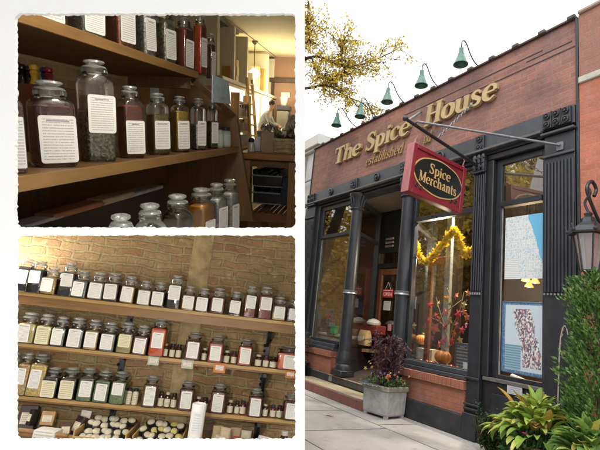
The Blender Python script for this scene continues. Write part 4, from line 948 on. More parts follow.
def boxwood():
    c = onY((490, 425), 4.32); T_ = thing('boxwood', 'small dark green boxwood bush at the foot of the pilaster', 'shrub', (c.x, 4.32, 0))
    mb = MB()
    for k in range(16): a = rnd.uniform(0, 6.3); mb.tube([(0, 0, 0), (.12 * math.cos(a), .12 * math.sin(a), .2), (.17 * math.cos(a), .17 * math.sin(a), .36)], [.008, .005, .003], 5)
    mb.build('stems', M_plain('bark', (.08, .05, .03)), T_)
    mb = MB()
    for k in range(90):
        a = rnd.uniform(0, 6.3); rr = rnd.uniform(.0, .2); h_ = rnd.uniform(.24, .44) if k > 3 else .52
        for i in range(22):
            t = i / 22.; p = Vector((rr * math.cos(a) * (.5 + .5 * t), rr * math.sin(a) * (.5 + .5 * t), h_ * (.25 + .75 * t)))
            mb.leaf(p, (rnd.gauss(0, 1), rnd.gauss(0, 1), .6), (rnd.gauss(0, .5), rnd.gauss(0, .5), 1), rnd.uniform(.028, .045), rnd.uniform(.016, .026), .2)
    mb.build('foliage', M_leaf('boxwood_leaf', [(0, (.016, .04, .012)), (.6, (.035, .075, .02)), (1, (.08, .13, .045))]), T_)
boxwood()
HOSTA = M_leaf('hosta_leaf', [(0, (.17, .31, .045)), (.3, (.31, .47, .07)), (.55, (.48, .58, .10)), (.78, (.60, .62, .16)), (.88, (.5, .38, .08)), (.94, (.30, .17, .06)), (1, (.12, .22, .06))], .6)
def broad_leaf(mb, p, d, L, W, droop):
    """broad arching leaf of five rows"""
    p = Vector(p); d = Vector(d); h = Vector((d.x, d.y, 0)).normalized(); s_ = h.cross(Vector((0, 0, 1))); rows = []
    el = math.atan2(d.z, math.hypot(d.x, d.y)); q = p.copy(); n = 6
    for i in range(n + 1):
        t = i / n; w = W * (math.sin(math.pi * min(1, t * .93 + .07)) ** .75) * (1 if t < 1 else 0) + .002
        e_ = el - droop * t * 1.6; up_ = Vector((0, 0, 1)) * math.cos(e_) - h * math.sin(e_)
        rows.append([mb.bm.verts.new(q - s_ * w * .5 + up_ * w * .22), mb.bm.verts.new(q), mb.bm.verts.new(q + s_ * w * .5 + up_ * w * .22)])
        q = q + (h * math.cos(e_) + Vector((0, 0, 1)) * math.sin(e_)) * (L / n)
    for a, b in zip(rows[:-1], rows[1:]):
        for k in (0, 1): mb.bm.faces.new((a[k], a[k + 1], b[k + 1], b[k]))
def hosta(px, yy, r, n, lab, L0, hh, mat, nm='hosta'):
    c = onY(px, yy); T_ = thing(nm, lab, 'plant', (c.x, yy, 0)); stm = MB(); mb = MB(); pz = .33
    pot = MB(); pot.lathe([(.13, .001), (.19, pz - .05), (.21, pz - .048), (.215, pz), (.19, pz), (.17, pz - .05)], 24); pot.build('pot', M_plain('terracotta', (.30, .11, .06), .85, .2, 9, .1), T_, True)
    for k in range(n):
        a = rnd.uniform(0, 6.283); t = (k + .5) / n; el = R_(82 - 70 * t ** .8 + rnd.uniform(-8, 8)); rr = r * (.05 + .55 * t)
        z = pz + hh * (1.0 - .85 * t) * rnd.uniform(.85, 1.1); p = Vector((rr * math.cos(a), rr * math.sin(a), z))
        stm.tube([(rr * .2 * math.cos(a), rr * .2 * math.sin(a), pz - .05), p], .004, 4)
        broad_leaf(mb, p, (math.cos(a) * math.cos(el), math.sin(a) * math.cos(el), math.sin(el)), L0 * rnd.uniform(.5, 1.35), L0 * rnd.uniform(.22, .5), rnd.uniform(.3, 1.3))
    stm.build('stalks', M_plain('stem_green', (.06, .12, .03)), T_); return T_, mb, mat
T_, mb, mt = hosta((536, 432), 4.0, .46, 300, 'yellowing green hosta with broad leaves in front of the right window', .18, .29, HOSTA); mb.build('leaves', mt, T_)
for dx, ang, h_ in ((-.16, -.5, .62), (-.05, -.25, .60), (.12, .2, .5)):
    mb = MB(); broad_leaf(mb, (dx, -.05, h_ - .06), (ang * .9, -.15, .8), .26, .085, .3); mb.build('withered_leaf', M_leaf('withered', [(0, (.6, .33, .04)), (1, (.62, .42, .14))]), T_)
T_, mb, mt = hosta((590, 432), 3.86, .30, 150, 'green hosta clump under the arborvitae at the right edge', .18, .21, M_leaf('green_hosta', [(0, (.09, .2, .05)), (.5, (.2, .34, .07)), (.8, (.34, .46, .1)), (1, (.55, .46, .1))], .6)); mb.build('leaves', mt, T_)
c = onY((524, 430), 3.86); rs = thing('rose_bush', 'low leafy rose with magenta blooms in front of the yellowing hosta', 'plant', (c.x, 3.84, .0))
mb = MB()
for k in range(14): a = rnd.uniform(0, 6.3); mb.tube([(0, 0, 0), (.1 * math.cos(a), .1 * math.sin(a), .22), (.16 * math.cos(a), .14 * math.sin(a), .4)], .004, 4)
mb.build('stems', M_plain('stem_green', (.06, .12, .03)), rs)
mb = MB(); cloud_leaves(mb, (0, 0, .27), (.20, .16, .20), 760, .065, .04, .5, .4, .3); mb.build('leaves', M_leaf('rose_leaf', [(0, (.03, .09, .03)), (.6, (.06, .15, .045)), (1, (.13, .24, .09))], .35), rs)
mb = MB()
for p in ((-.06, -.12, .45), (.10, -.12, .44), (-.03, -.15, .41)):
    for k in range(10): mb.leaf(p, (math.cos(k * 2.4), math.sin(k * 2.4), .3 + .06 * k), (0, 0, 1), .03, .03)
mb.build('bloom', M_plain('magenta', (.5, .02, .12)), rs)
def seed_stalk():
    b = onY((556.5, 432), 4.25); t = onY((560, 345), 4.25); k = onY((563, 328), 4.25); e = onY((568, 335), 4.25)
    mb = MB(); mb.tube(catmull([Vector((b.x, 4.25, 0)), Vector(onY((558, 400), 4.25)), t, k, onY((566, 327), 4.25), e], 6), [.006] * 31, 6)
    for i in range(26):
        q = Vector(t).lerp(Vector(k), i / 25.); mb.leaf(q, (rnd.gauss(0, 1), rnd.gauss(0, 1), rnd.gauss(0, 1)), (0, 0, 1), .02, .008)
    single('dry_stalk', mb, M_plain('dry_stem', (.5, .44, .38), .8, .25, 40), 'pale dry flower stalk bending over beside the arborvitae', 'stalk', (b.x, 4.25, 0), True)
seed_stalk()
# wall lantern
lq = onY((589, 250), 4.28)
ln = thing('wall_lantern', 'black iron wall lantern with tapered glass above the arborvitae', 'lantern', (lq.x, 4.28, lq.z - .20))
def ngon(r, z, n=6, a=.26): return [Vector((r * math.cos(a + 2 * math.pi * i / n), r * math.sin(a + 2 * math.pi * i / n), z)) for i in range(n)]
mb = MB(); mb.loft([ngon(.075, 0), ngon(.075, .012), ngon(.05, -.0)], True); mb.loft([ngon(.142, .34), ngon(.142, .355)])
for i in range(6):
    p, q = ngon(.078, .01)[i], ngon(.128, .34)[i]; mb.tube([p, q], .008, 5)
mb.build('cage', BLACK, ln)
mb = MB(); mb.loft([ngon(.072, .014), ngon(.122, .338)]); mb.build('glass', M_glass('lantern_glass', (.62, .61, .60), .10, .25, 1., .10), ln)
mb = MB(); mb.loft([ngon(.175, .345), ngon(.18, .36), ngon(.13, .415), ngon(.07, .46), ngon(.06, .5), ngon(.03, .52), ngon(.04, .545), ngon(.01, .57)])
for i in range(6):
    p = ngon(.178, .362)[i]; mb.ball(p + Vector((0, 0, .012)), .02, u=7, v=5); mb.tube([p, p * 1.1 + Vector((0, 0, .03))], .01, 5)
mb.build('cap', M_plain('lantern_iron', (.02, .021, .023), .38, .3, 14), ln)
mb = MB(); mb.lathe([(.05, -.0), (.04, -.03), (.02, -.05), (.028, -.07), (.005, -.1)], 10); mb.build('finial', BLACK, ln, True)
mb = MB(); mb.tube(catmull([(0, .36, .45), (0, .2, .5), (0, .08, .62), (0, -.02, .78), (0, .06, .88), (0, .14, .82), (0, .1, .74)], 6), .016, 8); mb.tube(catmull([(0, 0, .56), (-.03, 0, .66), (.02, .0, .74), (0, 0, .8)], 4), .012, 7); mb.box(-.04, .04, .355, .375, .35, .8, .006)
mb.build('scroll_bracket', BLACK, ln, True)
# fallen leaf on the pavement
q = onZ((330, 416)); mb = MB()
for k in range(4): mb.leaf((q.x, q.y, .006), (math.cos(k * 1.4), math.sin(k * 1.4), .12), (0, 0, 1), .06, .05)
single('fallen_leaf', mb, M_plain('pale_leaf', (.5, .34, .2)), 'single pale fallen leaf on the pavement in front of the step', 'leaf', (q.x, q.y, 0))

# ------------------------------------------------------------------ street trees
TWIG = M_plain('dark_bark', (.035, .024, .024), .9, .35, 20)
TLEAF = M_leaf('autumn_leaf', [(0, (.56, .36, .02)), (.4, (.76, .55, .04)), (.75, (.80, .62, .12)), (.9, (.5, .46, .08)), (1, (.55, .30, .04))])
def street_tree(lab, base, limbs, twn, leafn, seed, crown=None):
    r_ = random.Random(seed); base = Vector(base); T_ = thing('street_tree', lab, 'tree', base); tw = MB(); lv = MB()
    top = None
    for L in limbs:
        pts = [Vector(p) for p in catmull(L['p'], 6)]; n = len(pts); rad = [L['r'] * (1 - .8 * i / n) + .004 for i in range(n)]
        tw.tube([p - base for p in pts], rad, 7)
        for k in range(L.get('tw', twn)):
            i = r_.randrange(int(n * L.get('from', .3)), n); p = pts[i].copy(); d = (pts[min(i + 1, n - 1)] - pts[i - 1]).normalized()
            d = (d * .9 + Vector((r_.gauss(0, .6), r_.gauss(0, .6), r_.gauss(.05, .6)))).normalized(); seg = [p]
            for q in range(5):
                d = (d + Vector((r_.gauss(0, .22), r_.gauss(0, .22), r_.gauss(-.04, .22)))).normalized(); p = p + d * L.get('len', .16) * r_.uniform(.7, 1.3); seg.append(p)
                for z in range(leafn):
                    if r_.random() < .8: lv.leaf(p - base + Vector((r_.gauss(0, .05), r_.gauss(0, .05), r_.gauss(-.02, .05))), (r_.gauss(0, 1), r_.gauss(0, 1), r_.gauss(-.5, .8)), (r_.gauss(0, 1), r_.gauss(0, 1), 1), r_.uniform(.04, .08) * L.get('ls', 1), r_.uniform(.03, .05) * L.get('ls', 1))
                if r_.random() < .6:
                    e = p + (d + Vector((r_.gauss(0, .8), r_.gauss(0, .8), r_.gauss(0, .8)))).normalized() * .2; tw.tube([p - base, e - base], [.005, .003], 3)
            tw.tube([q - base for q in seg], [.009, .008, .007, .006, .005, .003], 4)
    tw.build('trunk', TWIG, T_); lv.build('crown', TLEAF, T_)
D = 8.6
def dp_(x, y, d=D): return atD((x, y), d)
tb = Vector(atD((245, 330), 10.3)); tb.z = 0
hub = Vector(atD((250, 110), 10.0)); hub2 = Vector(atD((248, 60), 10.0))
street_tree('autumn street tree reaching thin yellow branches over the pale building', tb, [
    dict(p=[tb, (tb + hub) / 2, hub, hub2, hub2 + Vector((0, 0, 1.6))], r=.16, tw=30, **{'from': .6}, len=.18, ls=1.0),
    dict(p=[hub, dp_(285, 88, 9.3), dp_(303, 88.5), dp_(322, 85), dp_(343, 75.5), dp_(342, 60), dp_(340, 44)], r=.032, tw=34, **{'from': .45}, len=.10, ls=.85),
    dict(p=[hub2, dp_(290, 60, 9), dp_(305, 58), dp_(320, 57), dp_(338, 65), dp_(350, 66), dp_(370, 62), dp_(396, 50)], r=.028, tw=38, **{'from': .4}, len=.10, ls=.85),
    dict(p=[hub, dp_(305, 60, 9), dp_(316, 72), dp_(330, 80)], r=.018, tw=30, ls=.85, **{'from': .5}, len=.10),
    dict(p=[dp_(320, 85.5), dp_(333, 88), dp_(348, 97), dp_(362, 103), dp_(372, 112)], r=.016, tw=22, len=.08, ls=.85),
    dict(p=[hub2, dp_(302, 45, 9), dp_(309, 32), dp_(306, 18)], r=.018, tw=48, len=.10, ls=.9),
    dict(p=[dp_(338, 65), dp_(342, 50), dp_(345, 38), dp_(352, 33)], r=.014, tw=7, len=.08),
    dict(p=[hub2, hub2 + Vector((-1, -.5, .9)), hub2 + Vector((-1.9, -1.2, 1.3))], r=.06, tw=40, len=.3, ls=1.4),
    dict(p=[hub, hub + Vector((-.9, -.8, .7)), hub + Vector((-1.7, -1.8, .9))], r=.06, tw=40, len=.3, ls=1.4)], 10, 9, 5)
def round_tree(lab, b, h, spread, seed, nl):
    r_ = random.Random(seed); b = Vector(b); limbs = [dict(p=[b, b + Vector((.05, 0, h * .3)), b + Vector((0, .1, h * .6)), b + Vector((.1, 0, h * .9))], r=.17, tw=40, **{'from': .5}, len=.3, ls=1.7)]
    for k in range(9):
        a = k * 2.4; z = h * (.35 + .05 * k); e = Vector((math.cos(a), math.sin(a), 0)) * spread * (1.05 - .06 * k)
        limbs.append(dict(p=[b + Vector((0, 0, z)), b + Vector((0, 0, z + .4)) + e * .5, b + Vector((0, 0, z + 1.)) + e], r=.06, tw=40, len=.28, ls=2.6))
    street_tree(lab, b, limbs, 30, nl, seed)
round_tree('golden street tree across the road, the nearer of the two round ones', (-8.5, .1, 0), 6.2, 1.9, 21, 5)
round_tree('tall golden street tree across the road, nearest the camera side', (-8.3, -2.9, 0), 8.4, 2.0, 24, 6)
round_tree('golden street tree across the road, farther from the shop', (-12.2, -1.9, 0), 6.6, 2.5, 22, 6)
round_tree('golden street tree down the road, the leftmost and lowest crown', (-13.2, 1.6, 0), 4.6, 2.1, 23, 6)

# ------------------------------------------------------------------ the two shelf rooms: white collage border and gutters built as solid boards
def cpt(x, y, z): return Vector(((x - 300.) / F * z, z, (225. - y) / F * z))        # FC frame
FZ = .60
def jag(p, q, step=2.2, amp=.42):
    p, q = np.array(p, float), np.array(q, float); n = max(2, int(np.linalg.norm(q - p) / step)); out = []
    nn = np.array([-(q - p)[1], (q - p)[0]]) / np.linalg.norm(q - p)
    for i in range(n):
        t = i / n; out.append(p + (q - p) * t + (nn * rnd.gauss(0, amp) if i else 0))
    return out
def hole(x0, y0, x1, y1, r=3.5):
    c = [(x0 + r, y0), (x1 - r, y0), (x1, y0 + r), (x1, y1 - r), (x1 - r, y1), (x0 + r, y1), (x0, y1 - r), (x0, y0 + r)]; out = []
    for i in range(8): out += jag(c[i], c[(i + 1) % 8])
    return out
mb = MB(); loops = [[(-1000, -520), (304.8, -520), (304.8, 1050), (-120, 1050), (-120, 231), (-1000, 231)], hole(15, 13.5, 295.3, 227.5), hole(15, 235.5, 295.3, 441)]  # collage border as a board; openings taken from image pixels
es = []
for lp in loops:
    v_ = [mb.bm.verts.new(cpt(p[0], p[1], FZ)) for p in lp]
    for i in range(len(v_)): es.append(mb.bm.edges.new((v_[i], v_[(i + 1) % len(v_)])))
bmesh.ops.triangle_fill(mb.bm, edges=es, use_beauty=True, use_dissolve=False)
ex = bmesh.ops.extrude_face_region(mb.bm, geom=mb.bm.faces[:])
bmesh.ops.translate(mb.bm, verts=[g for g in ex['geom'] if isinstance(g, bmesh.types.BMVert)], vec=(0, .006, 0))
struct(mb.build('front_wall', BORDERWHITE, F_=FC))
ZB = 5.78
def wedge(x0, x1, y0, y1, za, zb): return [[cpt(x0, y1, za), cpt(x1, y1, za), cpt(x1, y0, za), cpt(x0, y0, za)], [cpt(x0, y1, zb), cpt(x1, y1, zb), cpt(x1, y0, zb), cpt(x0, y0, zb)]]
mb = MB(); za = FZ + .0065
mb.loft([[Vector((-.004, za, 1.0)), Vector((.005, za, 1.0)), Vector((.005, za, -1.2)), Vector((-.004, za, -1.2))], [Vector((-.035, ZB, 2.15)), Vector((.035, ZB, 2.15)), Vector((.035, ZB, -1.2)), Vector((-.035, ZB, -1.2))]])  # upright gutter between the image panels, widened along the line of sight
struct(mb.build('gutter_upright', BORDERWHITE, F_=FC))
mb = MB()
mb.loft([[Vector((-2.3, za, -.0045)), Vector((-.0045, za, -.0045)), Vector((-.0045, za, -.013)), Vector((-2.3, za, -.013))], [Vector((-2.6, ZB, -.045)), Vector((-.036, ZB, -.045)), Vector((-.036, ZB, -.12)), Vector((-2.6, ZB, -.12))]])  # level gutter between the image panels, faces sloped along the line of sight
struct(mb.build('gutter_level', BORDERWHITE, F_=FC))
CUTCO = FA.inverted() @ FC @ Vector((0, 0, -.0045)); 
_n = Vector((0, -.045 + .0045, 0)); _nf = Vector((0, (.045 - .0045) / (ZB - za), 1)).normalized(); CUTCO = FA.inverted() @ FC @ Vector((0, za, -.0045)); CUTNO = (FA.inverted().to_3x3() @ FC.to_3x3() @ _nf).normalized()
_q = FA.inverted() @ FC; _pn = Vector((-1, -.031 / (ZB - za), 0)).normalized(); PCO = _q @ Vector((-.0045, za, 0)); PNO = (_q.to_3x3() @ _pn).normalized()
def aclip(mb): mb.cut(PCO + PNO * .0008, PNO); return mb.cut(CUTCO + CUTNO * .002, CUTNO)
def pclip(mb): return mb.cut(PCO + PNO * .0008, PNO)

# ---- upper left: shelves in FA frame
def asp(name, mb, mat, parent=None, smooth=False, clip=False):
    aclip(mb) if clip else pclip(mb)
    o = mb.build(name, mat, parent, smooth)
    if o and parent is not None and parent.parent is None: o.matrix_basis = parent.matrix_basis.inverted() @ FA
    return o
WT, WM = .2, -.106                       # tops of the upper and the middle shelf
XT, XM = -.68, -.577                     # their front edges
LAMPA = 7.5
case = thing('wooden_bookcase', 'brown wooden bookcase with open shelves of large spice jars', 'bookcase', F_=FA, M=Matrix.Translation((-.8, 1.3, -.3)))
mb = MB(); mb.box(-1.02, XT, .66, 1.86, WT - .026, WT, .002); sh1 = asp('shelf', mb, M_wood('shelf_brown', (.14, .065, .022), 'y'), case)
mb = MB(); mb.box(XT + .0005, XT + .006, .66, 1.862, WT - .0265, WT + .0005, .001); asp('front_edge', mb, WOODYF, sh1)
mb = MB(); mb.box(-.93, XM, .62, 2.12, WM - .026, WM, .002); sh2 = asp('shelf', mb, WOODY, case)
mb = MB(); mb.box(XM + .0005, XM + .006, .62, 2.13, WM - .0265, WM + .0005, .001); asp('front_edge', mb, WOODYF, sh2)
mb = MB(); mb.prism([(-.97, WT - .03), (-.70, WT - .03), (-.585, .037), (-.562, -.116), (-.49, -.47), (-.97, -.47)], lambda p: Vector((p[0], 2.135, p[1])), lambda p: Vector((p[0], 2.165, p[1]))); asp('end_panel', mb, WOODZ, case, clip=True)
mb = MB(); mb.tube([(-.70, 1.87, WT - .03), (-.60, 2.12, .045)], .016, 4); mb.box(-.95, -.70, 1.80, 1.84, WT - .07, WT - .027); asp('brace', mb, WOODZ, case)
mb = MB(); mb.box(-.78, -.76, .62, 1.72, -.50, -.245, .004); asp('back_board', mb, DARKW, case, clip=True)
mb = MB(); mb.box(-.955, -.945, .70, 2.13, WM - .2, WM - .03); asp('lower_back', mb, WOODZ, case, clip=True)

def gen_jar(t, W, Dp, H, bf, fill, cmat, lab=None, lmat=None, glassy=True, clip=None, cap=None, rr=.16, M=None):
    """apothecary jar: body, contents, printed label, lid with knob; label = (width, z0, z1, x shift)"""
    hb = H * bf; hn = H * (bf + (1 - bf) * .42); nr = min(.455 * W, .49 * Dp)
    par = lambda nm, mb, m, s=True: (clip(mb) if clip else None, mb.build(nm, m, t, s))[1]
    R0 = rr * W
    mb = MB(); mb.loft([rrect(W * .9, Dp * .9, .0005, R0), rrect(W * .98, Dp * .98, .004, R0), rrect(W, Dp, hb * .1, R0), rrect(W, Dp, hb * .88, R0), rrect(W * .985, Dp * .985, hb * .94, R0 * 1.2), rrect(W * .92, Dp * .94, hb * .985, W * .36), rrect(nr * 1.86, nr * 1.86, hb, nr), rrect(nr * 1.78, nr * 1.78, (hb + hn) / 2, nr), rrect(nr * 1.80, nr * 1.80, hn - .012, nr), rrect(nr * 2.0, nr * 2.0, hn - .009, nr), rrect(nr * 2.0, nr * 2.0, hn, nr)], cap=True)
    par('body', mb, JARGLASS)
    k = .93; hf = hb * fill; mb = MB(); rings = [rrect(W * k * .93, Dp * k * .93, .006, R0), rrect(W * k, Dp * k, .012, R0), rrect(W * k, Dp * k, min(hf, hb * .88), R0)]
    if fill > .89: rings += [rrect(W * .88, Dp * .88, min(hf, hb * .95), R0 * 1.3)]
    top = rings[-1]; cx = sum((p for p in top), Vector()) / len(top)
    rings.append([cx + (p - cx) * .55 + Vector((0, 0, .006)) for p in top]); mb.loft(rings); par('contents', mb, cmat)
    if lab:
        lw, z0, z1, dx = lab; mb = MB(); hh = (z1 - z0)
        ring = rrect(lw, hh, 0, lw * .09, 3); y = -Dp / 2
        ta = rnd.gauss(0, .022); ring = [Vector((p.x - p.y * ta, p.y + p.x * ta, 0)) for p in ring]
        mb.loft([[Vector((p.x + dx, y - .0006, (z0 + z1) / 2 + p.y)) for p in ring], [Vector((p.x + dx, y - .0016, (z0 + z1) / 2 + p.y)) for p in ring]]); par('label', mb, lmat or LABEL, False)
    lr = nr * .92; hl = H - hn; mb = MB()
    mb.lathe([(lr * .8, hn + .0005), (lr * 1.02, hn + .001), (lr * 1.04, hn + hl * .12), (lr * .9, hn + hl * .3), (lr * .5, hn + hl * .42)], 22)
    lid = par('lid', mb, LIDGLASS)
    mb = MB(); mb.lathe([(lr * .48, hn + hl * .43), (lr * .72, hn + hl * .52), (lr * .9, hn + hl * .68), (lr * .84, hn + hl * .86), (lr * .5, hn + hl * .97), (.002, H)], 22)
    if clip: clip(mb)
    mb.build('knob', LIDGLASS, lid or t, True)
    return t
def C_(name, c, scale=150, var=.35): return M_grain('spice_' + name, c, scale, var)
CM = {'red-brown powder': C_('brickred', (0.145, 0.034, 0.018), 300, .2), 'grey-green seeds': C_('seeds', (0.232, 0.203, 0.123), 210, .6), 'rust-red powder': C_('rust', (0.275, 0.057, 0.018), 320, .15), 'olive powder': C_('olive', (0.232, 0.174, 0.040), 300, .2),
      'golden powder': C_('golden', (0.522, 0.319, 0.034), 300, .2), 'pale crystals': C_('pale', (.36, .36, .33), 200, .4), 'grey-green leaves': C_('greygreen', (0.160, 0.174, 0.102), 160, .5), 'dark red powder': C_('darkred', (0.189, 0.023, 0.016), 300, .2),
      'scarlet powder': C_('scarlet', (0.493, 0.046, 0.014), 300, .15), 'dark purple berries': C_('purple', (0.065, 0.018, 0.023), 140, .5), 'silvery salt': C_('salt', (.40, .42, .40), 260, .25), 'orange oil': M_plain('orange_oil', (.55, .22, .015), .15, .15, 8),
      'brown liquid': M_plain('brown_liquid', (.06, .03, .012), .2, .3, 8), 'white granules': C_('white', (.6, .6, .58), 200, .2), 'black pods': C_('black', (.014, .012, .01), 110, .6), 'tan seeds': C_('tan', (0.551, 0.319, 0.092), 170, .35),
      'beige powder': C_('beige', (0.638, 0.478, 0.172), 300, .15), 'brown bark': C_('brown', (0.189, 0.069, 0.029), 120, .5), 'dark berries': C_('darkberry', (0.036, 0.023, 0.020), 130, .6), 'red-brown berries': C_('redbrown', (0.189, 0.030, 0.021), 150, .6),
      'green herbs': C_('green', (0.102, 0.160, 0.046), 190, .5), 'dull grey herbs': C_('grey', (0.145, 0.145, 0.109), 200, .4), 'bright orange-red powder': C_('orange', (0.696, 0.098, 0.014), 300, .12), 'maroon powder': C_('maroon', (0.160, 0.023, 0.023), 300, .2), 'golden grain': C_('grain', (0.667, 0.420, 0.115), 150, .35), 'yellow-green powder': C_('yolive', (0.348, 0.290, 0.081), 280, .2)}
ORD = ['first', 'second', 'third', 'fourth', 'fifth', 'sixth', 'seventh', 'eighth', 'ninth', 'tenth', 'eleventh', 'twelfth', 'thirteenth', 'fourteenth', 'fifteenth', 'sixteenth', 'seventeenth', 'eighteenth', 'nineteenth', 'twentieth']
def a_row(row, xf, w, gap, th_fn, grp, where, clip=None):
    n = len(row)
    for i, (x0, x1, yb, yt, bf, fill, cont, lab, dr) in enumerate(row):
        cx = (x0 + x1) / 2.
        dr = .82; bf = min(.86, bf + .06); fill = min(.93, fill + .06)
        xc = xf - gap - .03; p = aX((cx, yb), xc)                   # rough distance, refined below
        for it in range(4):
            al = math.atan2(-p.x, p.y); th = th_fn(cx)
            dist = math.hypot(p.x, p.y); ang = abs(math.atan((x1 - 300) / F) - math.atan((x0 - 300) / F))
            W = ang * dist / (math.sin(al + th) + dr * math.cos(al + th)); Dp = dr * W
            xc = xf - gap - .5 * (W * math.sin(th) + Dp * math.cos(th)); d = AM @ ray((cx, 200.)); p = Vector(d * (xc / d[0]))
        for it in range(8):                                         # match the seen width of the jar
            Rz = Matrix.Rotation(math.pi / 2 - th, 4, 'Z'); pxs = []
            for (qx, qy) in ((-W / 2, -Dp / 2), (W / 2, -Dp / 2), (W / 2, Dp / 2), (-W / 2, Dp / 2)):
                q = Vector((xc, p.y, w + .04)) + (Rz @ Vector((qx * .96, qy * .96, 0))); c_ = AM.T @ np.array(q); pxs.append(300 + F * c_[0] / c_[2])
            W *= (x1 - x0) / (max(pxs) - min(pxs)); Dp = dr * W
            er = (x0 + x1) / 2. - (max(pxs) + min(pxs)) / 2.; d0 = AM @ ray((cx, yb)); d1 = AM @ ray((cx + er, yb)); cx2 = aX((cx, yb), xc); p.y += (aX((cx + er, yb), xc) - cx2).y
            if it > 3: xc = xf - gap - .5 * (W * abs(math.sin(th)) + Dp * math.cos(th))
        pe = AM.T @ np.array((xc, p.y, w)); t_ = aX((300 + F * pe[0] / pe[2], yt), xc); H = t_.z - w
        t = thing('spice_jar', 'glass jar of %s, %s from left on %s' % (cont, ORD[i], where), 'spice jar', (xc, p.y, w), math.pi / 2 - th, grp, FA)
        la = None
        if lab:
            lx0, lx1, ly0, ly1 = lab; s = H / max(1., (yb - yt)); z1 = (yb - ly0) * s; z0 = max(.004, (yb - ly1) * s)
            lw = min(W * .93, 1.1 * (lx1 - lx0) / float(x1 - x0) * W * 1.25); la = (lw, z0, min(z1, H * bf * .93), 0)
        cl = None
        if clip:
            Mi = (Matrix.Translation((xc, p.y, w)) @ Matrix.Rotation(math.pi / 2 - th, 4, 'Z')).inverted()
            co = Mi @ (CUTCO + CUTNO * .003); no = (Mi.to_3x3() @ CUTNO).normalized(); cl = lambda mb, co=co, no=no: mb.cut(co, no)
        gen_jar(t, W, Dp, H, bf, fill, CM[cont], la, LABEL, clip=cl)
mid = [(5, 27, 178, 84, .76, .9, 'red-brown powder', (12, 25, 118, 172), .62), (28, 78, 171, 81, .73, .82, 'red-brown powder', (40, 76, 117, 166), .6), (78, 117, 167, 61, .79, .52, 'grey-green seeds', (90, 117, 97, 136), .66),
       (117, 145, 162, 86, .76, .80, 'rust-red powder', (123, 143, 122, 157), .62), (146, 170, 158.5, 93, .78, .70, 'olive powder', (151, 169, 122, 152), .62), (170, 189.5, 156, 96, .78, .78, 'golden powder', (176, 189, 122, 152), .62), (190, 206.5, 153, 98, .78, .5, 'pale crystals', (196, 206, 122, 148), .62), (206.5, 218, 151, 101, .78, .6, 'grey-green leaves', (208, 217, 123, 145), .62)]
a_row(mid, XM, WM, .012, lambda cx: R_(35 - 6 * max(0, (cx - 30) / 190.)), 'jars on the middle bookcase shelf', 'the middle bookcase shelf')
top = [(16, 66, 22, -75, .78, .9, 'red-brown powder', (36, 64, -28, 22), .6), (66, 105, 42, -52, .79, .88, 'silvery salt', (77, 103, 2, 37), .62), (104, 136, 53, -30, .79, .92, 'rust-red powder', (115, 135, 8, 46), .66), (135, 156, 60, -6, .79, .85, 'pale crystals', (138, 154, 20, 53), .66),
       (154, 176, 64, 9, .79, .78, 'grey-green leaves', (160, 175, 30, 59), .66), (174.5, 194, 66, 18, .79, .84, 'dark red powder', (182, 194, 38, 63), .8), (193, 207, 71, 14, .79, .88, 'scarlet powder', (198, 207, 36, 63), .8), (206, 215.5, 75, 33, .79, .8, 'dark purple berries', (211, 217, 50, 73), .8)]
a_row(top, XT, WT, .010, lambda cx: R_(13), 'jars on the upper bookcase shelf', 'the upper bookcase shelf')
low = [(106, 142, 290, 212, .76, .7, 'pale crystals', None, .9), (134, 169, 282, 202, .76, .7, 'silvery salt', None, .9), (162, 194, 272, 193.5, .76, .86, 'brown liquid', None, .9), (186, 216, 262, 187.5, .76, .9, 'orange oil', (196, 212, 219, 250), .9), (205, 227, 250, 183, .76, .9, 'white granules', (209, 226, 206, 240), .9), (219, 239, 246, 179, .76, .9, 'white granules', (226, 238, 206, 240), .9)]
a_row(low, -.42, -.43, .01, lambda cx: R_(12), 'jars on the lowest bookcase shelf', 'the lowest bookcase shelf', True)
# two little capped bottles at the end of the middle shelf
def small_bottle(t, r, H, body, capm, labm, lz=(.12, .62)):
    mb = MB(); mb.lathe([(r * .9, .0003), (r, .003), (r, H * .72), (r * .8, H * .79), (r * .62, H * .82), (r * .62, H * .86)], 16); mb.build('bottle', body, t, True)
    mb = MB(); mb.lathe([(r * .76, H * .835), (r * .78, H * .85), (r * .78, H * .985), (r * .7, H)], 16); mb.build('cap', capm, t, True)
    mb = MB(); n = 14; rl = r * 1.03; a0, a1 = -math.pi * .97, -math.pi * .03
    pr = [(rl * math.cos(a0 + (a1 - a0) * i / n), rl * math.sin(a0 + (a1 - a0) * i / n)) for i in range(n + 1)]
    vs_ = [[mb.bm.verts.new((x, y, z)) for x, y in pr] for z in (H * lz[0], H * lz[1])]
    for i in range(n): mb.bm.faces.new((vs_[0][i], vs_[0][i + 1], vs_[1][i + 1], vs_[1][i]))
    mb.build('label', labm, t, True)
for (cx, yb, yt, lab) in ((219.5, 149.3, 126, 'slim black-capped bottle between the last jar and the white-labelled bottle'), (225, 149, 127, 'short black-capped bottle with pale label at the right end of the middle shelf')):
    q = aX((cx, yb), XM - .03); tz = aX((cx, yt), XM - .03); t = thing('spice_bottle', lab, 'bottle', (XM - .03, q.y, WM), math.pi / 2 - .4, 'small bottles on the bookcase', FA)
    small_bottle(t, .026 if cx > 222 else .018, tz.z - WM, M_plain('pale_bottle', (.30, .32, .27), .3, .2), BLACK, M_paper('grey_label', (.45, .5, .47)))
